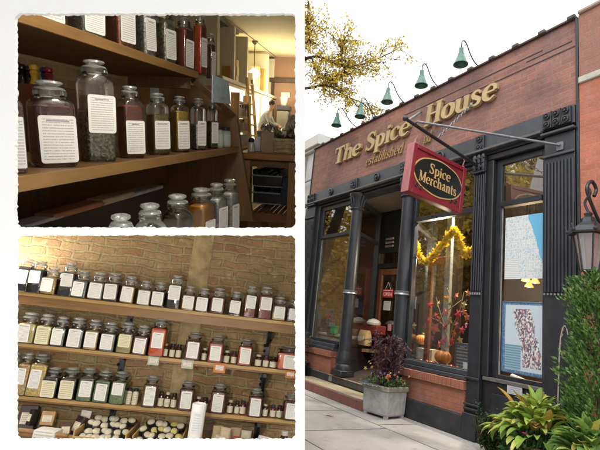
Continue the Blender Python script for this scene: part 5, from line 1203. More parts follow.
# postcard hanging from the bookcase corner
mb = MB(); c_ = [aX(p, -.555) for p in ((212, 75), (228, 81), (230, 104), (211.5, 102))]
n_ = [p + Vector((.003, 0, 0)) for p in c_]; mb.loft([c_, n_])
pc = NT('postcard_print'); v = pc.coords('Generated'); pc.base(pc.mix(.6, pc.ramp(pc.noise(v, 3, 4), [(.35, (.12, .22, .32)), (.5, (.35, .45, .5)), (.62, (.55, .56, .55))]), pc.ramp(pc.noise(v, 7, 2), [(.62, (.36, .44, .48)), (.68, (.4, .1, .07))])))
o = mb.build('postcard', pc.m, F_=FA); tag(o, 'blue and white picture postcard hung at the corner of the bookcase', 'postcard')

# ---- the store behind the shelves
def astore(name, mb, mat, label=None, cat=None, group=None, smooth=False, clip=True):
    aclip(mb) if clip else pclip(mb)
    o = mb.build(name, mat, None, smooth, F_=FA)
    return tag(o, label, cat, group) if label else struct(o)
mb = MB(); mb.box(-1.80, -1.70, .2, 3.5, -.9, .86); astore('side_brick_wall', mb, M_brick('dim_brick', (.38, .25, .125), (.3, .165, .08), (.38, .3, .18), .2, .07, .01, 'YZX', .6))
mb = MB(); mb.box(-1.7, -1.1, 3.44, 3.5, -.9, .86); mb.box(-1.2, -1.1, 3.5, 5.9, -.9, .33); mb.box(-1.45, -1.40, 3.5, 5.9, .36, .86); astore('side_plaster_wall', mb, CREAM)
mb = MB(); mb.box(-1.8, 2.2, 5.75, 5.85, -1.2, .86); astore('back_wall', mb, M_plain('rear_wall', (.34, .20, .13), .7, .1, 3))
mb = MB(); mb.box(-1.8, .4, .2, 3.2, .84, .90); mb.box(-1.8, 1.0, 3.2, 5.9, .83, .90); astore('store_ceiling', mb, CREAMCEIL, clip=False)
mb = MB()
_a, _b = aZ((222, 15), .826), aZ((285, 64), .826); mb.tube([_a, _b], .004, 5); astore('ceiling_wire', mb, M_plain('wire', (.12, .10, .07)), 'thin dark wire running along the cream ceiling', 'wire', clip=False)
mb = MB(); q = aZ((208, 20), .8); mb.box(q.x - .25, q.x + .12, q.y - .1, q.y + .5, .79, .825); 
for k in range(5): mb.box(q.x - .2 + .06 * k, q.x - .18 + .06 * k, q.y - .05, q.y + .45, .783, .79)
astore('ceiling_vent', mb, M_plain('vent_grey', (.16, .15, .13), .6), 'dark ceiling vent above the top shelf jars', 'vent', clip=False)
# white dividers along the side wall, on a ledge
ld = thing('wall_shelf', 'long cream wall ledge with tall white dividers under the ceiling', 'shelf', F_=FA, M=Matrix.Translation((-1.1, 4.6, .34)))
mb = MB(); mb.box(-1.40, -1.06, 3.45, 5.74, .325, .355, .004); asp('ledge', mb, M_plain('ledge_cream', (.55, .47, .3), .6, .08), ld)
for (x, yt) in ((232, 52), (245, 58), (266, 67), (272, 72)):
    q = aX((x, 95), -1.12); mb = MB(); mb.box(-1.39, -1.10, q.y - .02, q.y + .02, .357, .80, .004); asp('divider', mb, M_plain('divider_white', (.62, .58, .46), .6, .05), ld)
for i, (x, y, w_, h_, c) in enumerate(((228, 88, .05, .12, (.4, .2, .05)), (234, 91, .09, .2, (.42, .27, .09)), (243, 94, .05, .1, (.25, .12, .04)), (250, 95, .05, .16, (.55, .5, .4)), (256, 96, .09, .26, (.45, .30, .10)), (262, 98, .07, .27, (.42, .27, .08)))):
    q = aX((x, y), -1.15); mb = MB(); mb.box(-1.2, -1.12, q.y - w_ / 2, q.y + w_ / 2, .357, .357 + h_, .006); mb.box(-1.119, -1.116, q.y - w_ / 2 + .01, q.y + w_ / 2 - .01, .357 + h_ * .3, .357 + h_ * .7)
    astore('stored_box', mb, M_plain('box_tone_%d' % i if False else ['amber_card', 'tan_card', 'brown_card', 'pale_card', 'ochre_card', 'straw_card'][i], c, .7), ['small amber box at the left end of the wall ledge', 'tan box leaning by the first white divider', 'brown box between the first and second dividers', 'pale box right of the second divider', 'wide ochre box before the third divider', 'tall straw box touching the third divider'][i], 'box', 'boxes on the wall ledge')
# lit window behind a tall shelf, ladder
wn = thing('bright_window', 'bright overexposed window behind the ladder on the side wall', 'window', F_=FA, M=Matrix.Translation((-1.09, 4.7, -.1)))
mb = MB(); mb.box(-1.095, -1.085, 3.62, 5.5, -.18, .30); asp('pane', mb, M_emit('daylit_pane', (1., .92, .68), .85), wn)
mb = MB()
for y in (3.6, 4.25, 4.9, 5.5): mb.box(-1.098, -1.075, y - .02, y + .02, -.2, .32)
mb.box(-1.0985, -1.0752, 3.6, 5.5, .301, .322); asp('frame', mb, M_plain('cream_frame', (.6, .52, .33)), wn)
bs = thing('goods_rack', 'narrow wooden rack of brown goods in front of the bright window', 'rack', F_=FA, M=Matrix.Translation((-.95, 4.0, -.5)))
a_, b_ = aX((237, 150), -1.0).y, aX((249, 150), -1.0).y
mb = MB(); mb.box(-1.06, -.99, a_, a_ + .02, -.5, .25); mb.box(-1.06, -.99, b_ - .02, b_, -.5, .25)
for z in (-.2, -.07, .05, .17): mb.box(-1.06, -.99, a_ + .02, b_ - .02, z, z + .015)
asp('frame', mb, M_plain('rack_wood', (.34, .18, .06), .6, .2), bs, clip=True)
mb = MB()
for z in (-.185, -.055, .065):
    y = a_ + .03
    while y < b_ - .06:
        w_ = rnd.uniform(.03, .06); mb.box(-1.05, -.995, y, y + w_, z, z + rnd.uniform(.06, .1)); y += w_ + .004
asp('goods', mb, M_leaf('rack_goods', [(0, (.16, .06, .02)), (.5, (.3, .14, .04)), (.8, (.1, .03, .015)), (1, (.45, .33, .16))]), bs, clip=True)
ldr = thing('ladder', 'tall honey-coloured ladder leaning on the wall ledge', 'ladder', F_=FA, M=Matrix.Translation((-.92, 4.3, -.5)))
l0, l1 = aX((251, 152), -.90), aX((247, 78), -1.04); r0, r1 = aX((257, 152), -.90), aX((252, 80), -1.04)
mb = MB(); mb.tube([l0, l1], .014, 4); mb.tube([r0, r1], .014, 4); asp('stile', mb, M_plain('ladder_wood', (.5, .30, .10), .6, .15), ldr)
mb = MB()
for k in range(7): t = (k + .5) / 7; mb.tube([Vector(l0).lerp(l1, t), Vector(r0).lerp(r1, t)], .008, 5)
asp('rung', mb, MATS['ladder_wood'], ldr)
# pendants
for i, (cp, gp, lab) in enumerate((((255, 41), (255, 73.5), 'white glass globe pendant lit over the store'), ((285, 64), (285, 82), 'second pendant hanging farther back under the cream ceiling'))):
    q = aZ(cp, .83); g_ = aY(gp, q.y); L = thing('globe_pendant', lab, 'lamp', (q.x, q.y, .83), 0, None, FA); dz = g_.z - .83
    mb = MB(); mb.lathe([(.03, -.001), (.032, -.012), (.012, -.035)], 14); mb.tube([(0, 0, -.03), (0, 0, dz + .045)], .0045, 6); mb.build('rod', M_plain('bronze', (.08, .055, .03), .4), L, True)
    if i == 0:
        mb = MB(); mb.lathe([(.02, .05), (.025, .035), (.05, .025), (.062, 0), (.05, -.025), (.02, -.042), (.004, -.046)], 18, (0, 0, dz)); mb.build('globe', M_emit('lit_opal', (1, .93, .78), 4.5), L, True)
        lg = g_
    else:
        mb = MB(); mb.lathe([(.015, .02), (.035, .0), (.04, -.03), (.02, -.05), (.004, -.055)], 14, (0, 0, dz)); mb.build('globe', M_emit('dim_opal', (.8, .7, .45), .5), L, True)
lp = bpy.data.lights.new('globe_light', 'POINT'); lp.energy = 11; lp.color = (1, .87, .62); lp.shadow_soft_size = .07
lo = bpy.data.objects.new('globe_light', lp); COL.objects.link(lo); lo.matrix_world = FA @ Matrix.Translation((lg.x, lg.y, lg.z - .13))
lo2 = bpy.data.objects.new('pendant_light', lp.copy()); lo2.data.energy = 7; COL.objects.link(lo2); q = aY((285, 88), 5.2); lo2.matrix_world = FA @ Matrix.Translation(q)
t = thing('wall_lamp', 'added unseen fill lamp under the ceiling in front of the bookcase', 'lamp', F_=FA, M=FA.inverted() @ FC @ Matrix.Translation((-.12, .78, .80)))  # unseen lamp added to brighten the bookcase jars
mb = MB(); mb.lathe([(.012, .1), (.03, .095), (.045, .04), (.075, 0), (.072, 0), (.04, .04), (.01, .06)], 16); mb.build('lamp_shade', BLACK, t, True)
mb = MB(); mb.ball((0, 0, .005), .03); mb.build('bulb', M_emit('warm_globe', (1, .86, .6), 14), t, True)
mb = MB(); mb.tube([(0, 0, .1), (0, 0, .2)], .008, 6); mb.build('stem', BLACK, t, True)
lo3 = bpy.data.objects.new('shelf_fill_light', lp.copy()); lo3.data.energy = LAMPA; lo3.data.color = (1, .93, .82); COL.objects.link(lo3); lo3.matrix_world = FC @ Matrix.Translation((-.12, .78, .74))
# back wall: dark surround, sign, machine
def ab(px0, py0, px1, py1, y): p, q = aY((px0, py1), y), aY((px1, py0), y); return p.x, q.x, p.z, q.z
x0, x1, z0, z1 = ab(270, 79, 300, 82, 5.7); mb = MB(); mb.box(x0, x1 + .2, 5.68, 5.745, z0, z1); x0, x1, _, _ = ab(269.5, 79, 274, 150, 5.7); mb.box(x0, x1, 5.685, 5.746, -.6, z0 - .002)
astore('wall_trim', mb, M_plain('trim_brown', (.06, .035, .02), .6), 'dark brown trim framing the pinkish back wall', 'trim')
x0, x1, z0, z1 = ab(281, 92.5, 290, 97.5, 5.72); mb = MB(); mb.box(x0, x1, 5.715, 5.735, z0, z1, .004); o = astore('wall_sign', mb, M_paper('wall_sign_print', (.75, .73, .68), (.2, .2, .2), 3), 'small white sign on the pinkish back wall', 'sign')
mc = thing('coffee_machine', 'black grinder-like machine standing by the back wall', 'machine', F_=FA, M=Matrix.Translation((aY((283, 130), 5.45).x, 5.45, -.2)))
x0, x1, z0, z1 = ab(277, 106, 289.5, 133, 5.45); mb = MB(); mb.box(x0, x1, 5.38, 5.55, z0, z1 - .06, .01); asp('housing', mb, M_plain('machine_grey', (.11, .10, .08), .5, .2), mc)
mb = MB(); mb.box(x0 - .01, x1 + .01, 5.375, 5.56, z1 - .058, z1, .01); mb.box(x1 + .002, x1 + .1, 5.4, 5.5, z0, z1 - .1, .01); asp('top', mb, BLACK, mc)
mb = MB(); mb.lathe([(.03, 0), (.05, .08), (.05, .1), (.01, .11)], 12, ((x0 + x1) / 2, 5.45, z1)); asp('hopper', mb, M_plain('hopper_grey', (.3, .3, .28), .3), mc, True)
x0, x1, z0, z1 = ab(248, 128, 300, 137, 4.95); ctr = thing('service_counter', 'dark service counter in front of the back wall', 'counter', F_=FA, M=Matrix.Translation(((x0 + x1) / 2, 5, -.4)))
mb = MB(); mb.box(x0, x1, 4.9, 5.2, -.6, z0 + .04); asp('base', mb, M_plain('counter_dark', (.045, .035, .03), .5, .3), ctr, clip=True)
mb = MB(); mb.box(x0 - .02, x1, 4.88, 5.22, z0 + .042, z0 + .07, .005); asp('worktop', mb, M_plain('counter_top', (.12, .09, .07), .4, .3), ctr)
# shop assistant bending over the counter
pb = aY((266, 134), 4.72); S_ = .36  # figure scaled down to its image size at this shortened depth
def skin_body(name, chains, mat, parent, lv=2):
    me = bpy.data.meshes.new(name); bm = bmesh.new(); vm = {}; rad = []
    for ch in chains:
        prev = None
        for (x, y, z, r) in ch:
            key = (round(x, 3), round(y, 3), round(z, 3))
            if key not in vm: vm[key] = bm.verts.new((x, y, z)); rad.append(r)
            if prev is not None and prev is not vm[key]: 
                try: bm.edges.new((prev, vm[key]))
                except ValueError: pass
            prev = vm[key]
    bm.to_mesh(me); bm.free(); o = bpy.data.objects.new(name, me); COL.objects.link(o)
    md = o.modifiers.new('skin', 'SKIN'); md.use_smooth_shade = True
    for i, r in enumerate(rad): me.skin_vertices[0].data[i].radius = (r, r)
    me.skin_vertices[0].data[0].use_root = True
    sb = o.modifiers.new('sub', 'SUBSURF'); sb.levels = sb.render_levels = lv
    bpy.context.view_layer.update(); m2 = bpy.data.meshes.new_from_object(o.evaluated_get(bpy.context.evaluated_depsgraph_get()))
    bpy.data.objects.remove(o); m2.materials.clear(); m2.materials.append(mat); q = bpy.data.objects.new(name, m2); COL.objects.link(q); q.parent = parent; return q
per = thing('person', 'dark-haired person in a grey shirt leaning forward behind the counter', 'person', F_=FA, M=Matrix.Translation((pb.x - .02, 4.72, pb.z - .30)) @ Matrix.Diagonal((S_, S_, S_, 1)))
spine = [(-.10, 0, .92, .13), (-.06, 0, 1.10, .12), (.02, 0, 1.28, .14), (.10, 0, 1.42, .11), (.15, 0, 1.50, .055), (.19, -.01, 1.58, .07), (.22, -.02, 1.67, .088), (.22, -.02, 1.74, .06)]
armL = [(.10, 0, 1.42, .11), (.10, -.17, 1.38, .06), (.20, -.22, 1.14, .045), (.40, -.18, 1.06, .036), (.47, -.17, 1.04, .03)]
armR = [(.10, 0, 1.42, .11), (.10, .17, 1.38, .06), (.22, .22, 1.14, .045), (.42, .16, 1.06, .036), (.49, .15, 1.04, .03)]
def leg_(s): return [(-.10, 0, .92, .13), (-.10, s * .1, .82, .09), (-.06, s * .11, .46, .06), (-.10, s * .11, .08, .042), (.06, s * .12, .04, .035)]
SKIN = M_plain('skin', (.40, .24, .17), .6, .08)
b_o = skin_body('body', [spine, armL, armR, leg_(1), leg_(-1)], SKIN, per)
g2 = .014
def grow(ch, a, b): return [(x, y, z, r + g2) for (x, y, z, r) in ch[a:b]]
skin_body('shirt', [grow(spine, 0, 5), grow(armL, 0, 4), grow(armR, 0, 4)], M_plain('grey_shirt', (.30, .29, .27), .8, .2), per)
skin_body('trousers', [grow(spine, 0, 1) + grow(leg_(1), 1, 4), grow(spine, 0, 1) + grow(leg_(-1), 1, 4)], M_plain('dark_trousers', (.03, .03, .04), .8), per)
mb = MB(); mb.ball((.205, -.02, 1.71), .10, 1.0, .95, 1.0, 14, 9); mb.cut(Vector((.24, 0, 1.64)), Vector((-.65, 0, .75)).normalized()); mb.build('hair', M_plain('dark_hair', (.02, .014, .01), .6), per, True)
mb = MB()
for s in (-1, 1): mb.ball((.295, -.02 + s * .035, 1.68), .012)
mb.ball((.31, -.02, 1.655), .016, .9, .8, 1.2)
for s in (-1, 1): mb.ball((.215, -.02 + s * .088, 1.67), .018, .6, .4, 1.1)
mb.build('face_features', M_plain('skin_dark', (.28, .15, .11), .6), per, True)
for ch, s in ((armL, -1), (armR, 1)):
    e = ch[-1]; cs = [[(e[0] - .02, e[1], e[2], .028), (e[0] + .04, e[1] - s * .004, e[2] - .005, .03), (e[0] + .07, e[1], e[2] - .01, .026)]]
    for k in range(4): yy = e[1] + (k - 1.5) * .017; cs.append([(e[0] + .07, e[1], e[2] - .01, .026), (e[0] + .09, yy, e[2] - .014, .009), (e[0] + .115 - abs(k - 1.2) * .006, yy, e[2] - .022, .008), (e[0] + .135 - abs(k - 1.2) * .01, yy, e[2] - .034, .007)])
    cs.append([(e[0] + .04, e[1] - s * .004, e[2] - .005, .03), (e[0] + .06, e[1] - s * .035, e[2] - .015, .009), (e[0] + .085, e[1] - s * .045, e[2] - .025, .008)])
    skin_body('hand', cs, SKIN, per, 1)
# the work table with its goods
YT_ = 2.45
x0, _, _, zt = ab(233, 156.8, 300, 156.8, YT_); x1 = aY((297.4, 150), YT_).x
tb_ = thing('work_table', 'brown wooden work table with an open slatted lower shelf', 'table', F_=FA, M=Matrix.Translation(((x0 + x1) / 2, YT_ + .3, -.5)))
zt = aY((250, 153), YT_).z
mb = MB(); mb.box(x0, x1, YT_, YT_ + .62, zt - .034, zt, .003); asp('tabletop', mb, TABLEW, tb_)
mb = MB(); mb.box(x0 + .03, x1, YT_ + .03, YT_ + .05, zt - .075, zt - .035); asp('apron', mb, M_wood('apron_wood', (.13, .055, .02), 'x'), tb_)
for a, b in ((240.5, 249.5), (287.5, 297.0)):
    xa, xb = aY((a, 190), YT_ + .02).x, aY((b, 190), YT_ + .02).x; mb = MB(); mb.box(xa, xb, YT_ + .02, YT_ + .08, -.9, zt - .036, .003); asp('leg', mb, M_wood('leg_wood', (.28, .13, .05), 'z'), tb_, clip=True)
    mb = MB(); mb.box(xa + .02, xb + .02, YT_ + .52, YT_ + .58, -.9, zt - .036, .003); asp('leg', mb, MATS['leg_wood'], tb_, clip=True)
xa, xb = aY((249.6, 215), YT_ + .03).x, aY((287.4, 215), YT_ + .03).x; zs = aY((268, 214), YT_ + .03).z
mb = MB(); mb.box(xa, xb, YT_ + .03, YT_ + .06, zs - .05, zs, .003)
for k in range(7): mb.box(xa + .005 + k * (xb - xa) / 7, xa + (k + .62) * (xb - xa) / 7, YT_ + .062, YT_ + .55, zs - .012, zs + .004, .002)
asp('slatted_shelf', mb, MATS['leg_wood'] if False else M_wood('slat_wood', (.2, .08, .03), 'y'), tb_, clip=True)
for i, (a, b_px, ya, yb_, yd, lab, c) in enumerate(((252.5, 285, 171, 186, .12, 'black plastic tray, upper one of the stack under the table', (.014, .015, .017)), (253, 286, 188, 203, .16, 'black wire-fronted tray, lower one of the stack under the table', (.02, .022, .026)))):
    X0, X1, Z0, Z1 = ab(a, ya, b_px - 3, yb_, YT_ + yd); t = thing('storage_tray', lab, 'tray', F_=FA, M=Matrix.Translation(((X0 + X1) / 2, YT_ + yd + .14, Z0)))
    w_ = (X1 - X0) / 2; h_ = Z1 - Z0; mb = MB(); mb.box(-w_, w_, -.14, .14, 0, .008); mb.box(-w_, -w_ + .008, -.14, .14, .008, h_); mb.box(w_ - .008, w_, -.14, .14, .008, h_); mb.box(-w_ + .008, w_ - .008, .132, .14, .008, h_); mb.box(-w_ + .008, w_ - .008, -.14, -.132, .008, h_ * .62)
    mb.build('tub', M_plain('tray_black' + '_deep' * i, c, .35, .3), t)
    mb = MB(); mb.box(-w_ - .006, w_ + .006, -.15, -.141, h_ * .62, h_ * .7); mb.box(-w_ - .006, w_ + .006, -.15, -.141, .0, h_ * .06); mb.build('rim', M_plain('tray_rim', (.2, .21, .22), .3), t)
    mb = MB()
    for k in range(6): mb.box(-w_ + .012 + k * w_ * .32, -w_ + .012 + k * w_ * .32 + w_ * .26, -.12, .1, .01, h_ * rnd.uniform(.5, 1.05))
    mb.build('packets', M_leaf('dark_packets', [(0, (.01, .012, .016)), (.6, (.03, .035, .04)), (.9, (.02, .05, .09)), (1, (.12, .12, .1))]), t)
X0, X1, Z0, Z1 = ab(285, 178, 289, 206, YT_ + .1); mb = MB(); mb.loft([rrect(.06, .05, Z0, .02, cx=X0 + .0, cy=YT_ + .14), rrect(.075, .06, (Z0 + Z1) / 2, .025, cx=X0 + .0, cy=YT_ + .14), rrect(.05, .045, Z1, .02, cx=X0, cy=YT_ + .14)])
mb.box(X0 - .02, X0 + .022, YT_ + .105, YT_ + .109, Z0 + .03, Z0 + .045)
astore('cloth_bag', mb, M_plain('navy_cloth', (.014, .03, .06), .8, .3, 30), 'navy cloth bag hanging beside the black trays', 'bag', smooth=True)
# goods on the table
def at_t(px, d): q = aY((px, 150), YT_ + d); return q.x
bw_ = thing('white_bowl', 'white bowl at the left end of the work table', 'bowl', F_=FA, M=Matrix.Translation((at_t(238, .5), YT_ + .52, zt)))
mb = MB(); mb.lathe([(.03, 0), (.06, .04), (.068, .085), (.063, .085), (.05, .03), (.002, .012)], 18); mb.build('bowl', M_plain('bowl_white', (.55, .52, .44), .4), bw_, True)
sh_ = thing('shaker', 'small glass shaker with dark top on the work table', 'shaker', F_=FA, M=Matrix.Translation((at_t(251.3, .12), YT_ + .12, zt)))
mb = MB(); mb.lathe([(.02, 0), (.024, .004), (.02, .045), (.016, .055)], 12); mb.build('body', M_plain('shaker_glass', (.5, .5, .48), .15), sh_, True)
mb = MB(); mb.lathe([(.018, .0555), (.018, .07), (.008, .08)], 12); mb.build('cap', BLACK, sh_, True)
mb = MB(); X0, X1 = at_t(254.3, .2), at_t(260.3, .2); mb.box(X0, X1, YT_ + .2, YT_ + .24, zt, zt + .085, .003); astore('card_holder', mb, M_plain('card_white', (.62, .62, .68), .6), 'plain white card stand beside the brown paper bag', 'card')
bg_ = thing('paper_bag', 'tan paper bag with a gathered clear top on the work table', 'bag', F_=FA, M=Matrix.Translation((at_t(267, .12), YT_ + .14, zt)))
mb = MB(); mb.loft([rrect(.075, .05, 0, .008), rrect(.082, .055, .03, .01), rrect(.08, .05, .11, .01), rrect(.078, .03, .118, .008)]); mb.build('bag', M_plain('tan_bag', (.34, .25, .17), .7, .15, 30), bg_)
mb = MB()
for k in range(60): mb.leaf((rnd.uniform(-.035, .035), rnd.uniform(-.015, .015), .118), (rnd.gauss(0, .5), rnd.gauss(0, .3), 1), (rnd.gauss(0, 1), 1, 0), rnd.uniform(.03, .06), .025)
mb.build('gathered_top', M_glass('cellophane', (.82, .80, .74), .22, .12), bg_)
bk = thing('wicker_basket', 'pale wicker basket with a tall handle on the work table', 'basket', F_=FA, M=Matrix.Translation((at_t(286, .16), YT_ + .17, zt)))
BW = at_t(297, .16) - at_t(275, .16)
def brect(k, z): return rrect(BW * k, .15 * k, z, .02)
mb = MB(); mb.loft([brect(.86, 0), brect(.9, .004), brect(1.0, .085), brect(.96, .085), brect(.84, .01)])
for k in range(7):
    z = .01 + k * .011; rr = [Vector((p.x * 1.0, p.y, z + (.003 if i % 2 else -.003))) + Vector((p.x, p.y, 0)).normalized() * (.004 if i % 2 == k % 2 else -.001) for i, p in enumerate(rrect(BW * (.9 + .1 * k / 7), .15 * (.9 + .1 * k / 7), 0, .02, 6))]
    mb.tube(rr + [rr[0]], .0055, 5)
mb.build('weave', M_plain('wicker', (.42, .32, .19), .7, .35, 40), bk)
mb = MB(); mb.tube(catmull([(-.005, -.03, .085), (.0, -.02, .16), (.03, .0, .215), (.05, .02, .16), (.06, .03, .085)], 6), .006, 6); mb.tube(catmull([(.0, -.03, .085), (.008, -.02, .155), (.03, .004, .205), (.045, .02, .155), (.052, .03, .085)], 6), .006, 6); mb.build('handle', MATS['wicker'], bk, True)
mb = MB()
for k in range(120): mb.leaf((rnd.uniform(-.07, .07), rnd.uniform(-.05, .05), .06 + rnd.uniform(0, .05)), (rnd.gauss(0, .7), rnd.gauss(0, .5), 1), (rnd.gauss(0, 1), 1, rnd.gauss(0, 1)), rnd.uniform(.03, .06), .03)
mb.build('wrapped_packets', MATS['cellophane'], bk)
for i, (a, b_px, h_, lab, c) in enumerate(((263, 270, .16, 'clear bag of white goods behind the paper bag', (.5, .5, .48)), (271, 279, .13, 'blue-grey glass jar behind the wicker basket', (.22, .27, .30)))):
    X0, X1 = at_t(a, .4), at_t(b_px, .4); cx_ = (X0 + X1) / 2; mb = MB(); mb.loft([rrect(X1 - X0, .06, zt, .02, cx=cx_, cy=YT_ + .42), rrect((X1 - X0) * 1.05, .07, zt + h_ * .5, .025, cx=cx_, cy=YT_ + .42), rrect((X1 - X0) * .8, .05, zt + h_ * .8, .02, cx=cx_, cy=YT_ + .42), rrect((X1 - X0) * .5, .03, zt + h_, .012, cx=cx_, cy=YT_ + .42)])
    astore(['clear_bag', 'glass_jar'][i], mb, M_plain(['bag_white', 'jar_blue'][i], c, .2, .3, 30), lab, ['bag', 'jar'][i], smooth=True)
# pepper mills and pictures seen under the top shelf
MY = 2.0; q0 = aY((12, 86), MY); q1 = aY((57, 86), MY)
mb = MB(); mb.box(-1.69, -1.40, 1.86, 2.2, -.6, .128, .004); astore('mill_stand', mb, M_plain('mill_stand_orange', (.13, .045, .02), .5, .3), 'red-orange stand carrying the pepper mills', 'stand')
for i, (px, yt, c, lab) in enumerate(((19, 61, (.30, .07, .02), 'orange-red'), (25, 63, (.012, .01, .01), 'black'), (29, 64.5, (.035, .012, .01), 'dark brown'), (37, 63.5, (.62, .40, .03), 'yellow'), (45, 66, (.015, .05, .20), 'blue'), (52, 66.5, (.25, .015, .02), 'red'))):
    x = max(-1.665, aY((px, 75), MY).x); z1 = aY((px, yt), MY).z; h_ = max(.06, z1 - .128); t = thing('pepper_mill', lab + ' lacquered pepper mill in the row against the brick wall', 'pepper mill', (x, MY - .02 * (i % 2), .128), 0, 'pepper mills by the brick wall', FA)
    r = .021; mb = MB(); mb.lathe([(r, 0), (r, h_ * .1), (r * .72, h_ * .25), (r * .66, h_ * .4), (r * .9, h_ * .56), (r * .7, h_ * .66)], 16); mb.build('base', M_plain(lab.replace('-', '_').replace(' ', '_') + '_lacquer', c, .15, .08), t, True)
    mb = MB(); mb.lathe([(r * .6, h_ * .662), (r * .95, h_ * .7), (r * 1.0, h_ * .8), (r * .7, h_ * .92), (r * .2, h_ * .95)], 16); hd = mb.build('head', MATS[lab.replace('-', '_').replace(' ', '_') + '_lacquer'], t, True)
    mb = MB(); mb.ball((0, 0, h_ * .975), r * .24); mb.build('knob', STEEL, hd, True)
for (a, b_px, y0_, y1_, nm, lab, cat, c) in ((110, 131, 70, 90, 'wall_poster', 'pale blank poster on the wall behind the middle jars', 'poster', (.5, .5, .52)), (133, 148, 76, 90, 'framed_picture', 'brown framed picture between the pale poster and the blue print', 'picture', (.38, .18, .07)), (149, 165, 79, 96, 'blue_print', 'pale blue print at the right end of the wall pictures', 'picture', (.5, .56, .6))):
    p, q = aY((a, y1_), 3.38), aY((b_px, y0_), 3.38); mb = MB(); mb.box(p.x, q.x, 3.40, 3.43, p.z - .1, q.z + .05)
    o = astore(nm, mb, M_plain(nm + '_tone', c, .6, .25, 7), lab, cat)
mb = MB(); mb.box(-1.45, -1.15, 3.39, 3.435, .02, .36); 
# items glimpsed under the middle shelf
it = thing('paper_stack', 'low stack of papers and packets glimpsed under the middle shelf', 'paper stack', F_=FA, M=Matrix.Translation((-.85, 1.0, -.2)))
for i, (x0_, x1_, y_, c, h_) in enumerate(((16, 55, 196, (.3, .28, .25), .008), (45, 100, 187, (.22, .08, .03), .014), (96, 128, 180, (.3, .22, .13), .018), (128, 158, 174, (.3, .3, .28), .012))):
    p, q = aX((x0_, y_), -.72), aX((x1_, y_ - 4), -.72); mb = MB(); mb.box(-.755, -.70, min(p.y, q.y), max(p.y, q.y), -.244, -.244 + h_, .003); asp('packet', mb, M_plain(['grey_packet', 'orange_packet', 'tan_packet', 'white_packet'][i], c, .6, .3, 20), it)

# ------------------------------------------------------------------ lower left: brick wall with three shelves (FB frame)
BY = 3.3; BWALL = 3.52
def bthing(name, label, cat, loc, rz=0, group=None): return thing(name, label, cat, loc, rz, group, FB)
def bsingle(name, mb, mat, label, cat, base, smooth=False, group=None):
    o = mb.build(name, mat, None, smooth); b = Vector(base); o.data.transform(Matrix.Translation(-b)); o.matrix_world = FB @ Matrix.Translation(b); return tag(o, label, cat, group)
mb = MB(); mb.box(-2.35, .9, BWALL, BWALL + .2, -.02, 1.98); _k = FB.inverted() @ FC; mb.cut(_k @ Vector((-.0055, za, 0)) , (_k.to_3x3() @ Vector((-1, -.031 / (ZB - za), 0))).normalized()); bsingle('brick_wall', mb, YELBRICK, 'old yellow and red brick wall behind the three jar shelves', 'wall', (-.6, BWALL, 0))
p = bY((204, 240), BWALL); mb = MB(); mb.box(p.x - .075, p.x + .075, BWALL - .006, BWALL - .0005, .02, 1.95); bsingle('mortar_strip', mb, M_plain('old_mortar', (.36, .27, .14), .95, .45, 9, .6, worn=(.22, .13, .07)), 'pale vertical mortar strip running down the brick wall', 'mortar strip', (p.x, BWALL, 0))
SZ = (1.146, .812, .482)
xr = [bY((296.5, y), BY).x for y in (325, 373, 423)]
snm = ['topmost of the three', 'middle one of the three', 'lowest of the three']
for i, z in enumerate(SZ):
    s_ = bthing('wall_shelf', 'long honey-brown wooden wall shelf, ' + snm[i], 'shelf', (-.6, BY + .1, z - .02), 0, 'wall shelves on the brick wall')
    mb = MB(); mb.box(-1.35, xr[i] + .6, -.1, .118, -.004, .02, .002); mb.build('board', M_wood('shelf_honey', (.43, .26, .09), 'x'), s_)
    mb = MB(); mb.box(-1.35, xr[i] + .6, -.086, -.066, -(.062 if i == 0 else .016), -.0045); mb.build('apron', M_wood('shelf_under_shade', (.22, .11, .032), 'x'), s_)  # board in darker wood stands in for the shelf's shaded underside
for i, (pt_, pb_, lab) in enumerate((((131, 312), (118, 430), 'left'), ((268, 340), (255, 434), 'right'))):
    q = bY(pt_, BWALL - .02); t = bthing('shelf_standard', 'black iron shelf standard on the brick wall, the %s of the two' % lab, 'bracket', (q.x, BWALL - .001, .05), 0, 'shelf standards')
    mb = MB(); mb.box(-.02, .02, -.02, 0, 0, SZ[0] - .075); mb.build('upright', BLACK, t)
    for z in (SZ if lab == 'right' else ()):
        zz = z - .05 - .045; mb = MB(); mb.prism([(-.022, zz - .0), (-.185, zz + .0), (-.185, zz - .025), (-.022, zz - .16)], lambda p: Vector((-.011, p[0], p[1])), lambda p: Vector((.011, p[0], p[1]))); mb.build('arm', BLACK, t)
    mb = MB()
    for k in range(24):
        mb.ball((rnd.uniform(-.02, .02), -.022, .1 + k * .04), .012, u=6, v=4)
    mb.build('rivets', BLACK, t)
def b_row(rows, z, grp, where, bot=None):
    jars = [r for r in rows if r[0] == 'j']; i = 0
    for r in jars:
        _, x0, x1, yb, yt, bf, fill, cont, lb, lm = r; cx = (x0 + x1) / 2.
        p0, p1 = bY((x0, yb), BY + .02), bY((x1, yb), BY + .02); W = (p1.x - p0.x) * .985; Dp = W * .95; yc = BY - .02 + Dp / 2
        cxp = bY((cx, yb), BY - .01); H = bY((cx + (yb - yt) * .115, yt), yc).z - z; 
        th = R_(rnd.uniform(-5, 5)); nm = 'tall' if H > .23 else 'squat' if H < .165 else 'medium'
        t = bthing('spice_jar', '%s jar of %s, %s jar from left on %s' % (nm, cont, ORD[i], where), 'spice jar', (cxp.x, yc, z), th, grp); i += 1
        hb = H * bf; la = None
        if lb: la = (W * lb[2], hb * lb[0], hb * lb[1], W * lb[3])
        gen_jar(t, W, Dp, H, bf, fill, CM[cont], la, lm or LABEL, rr=.13)
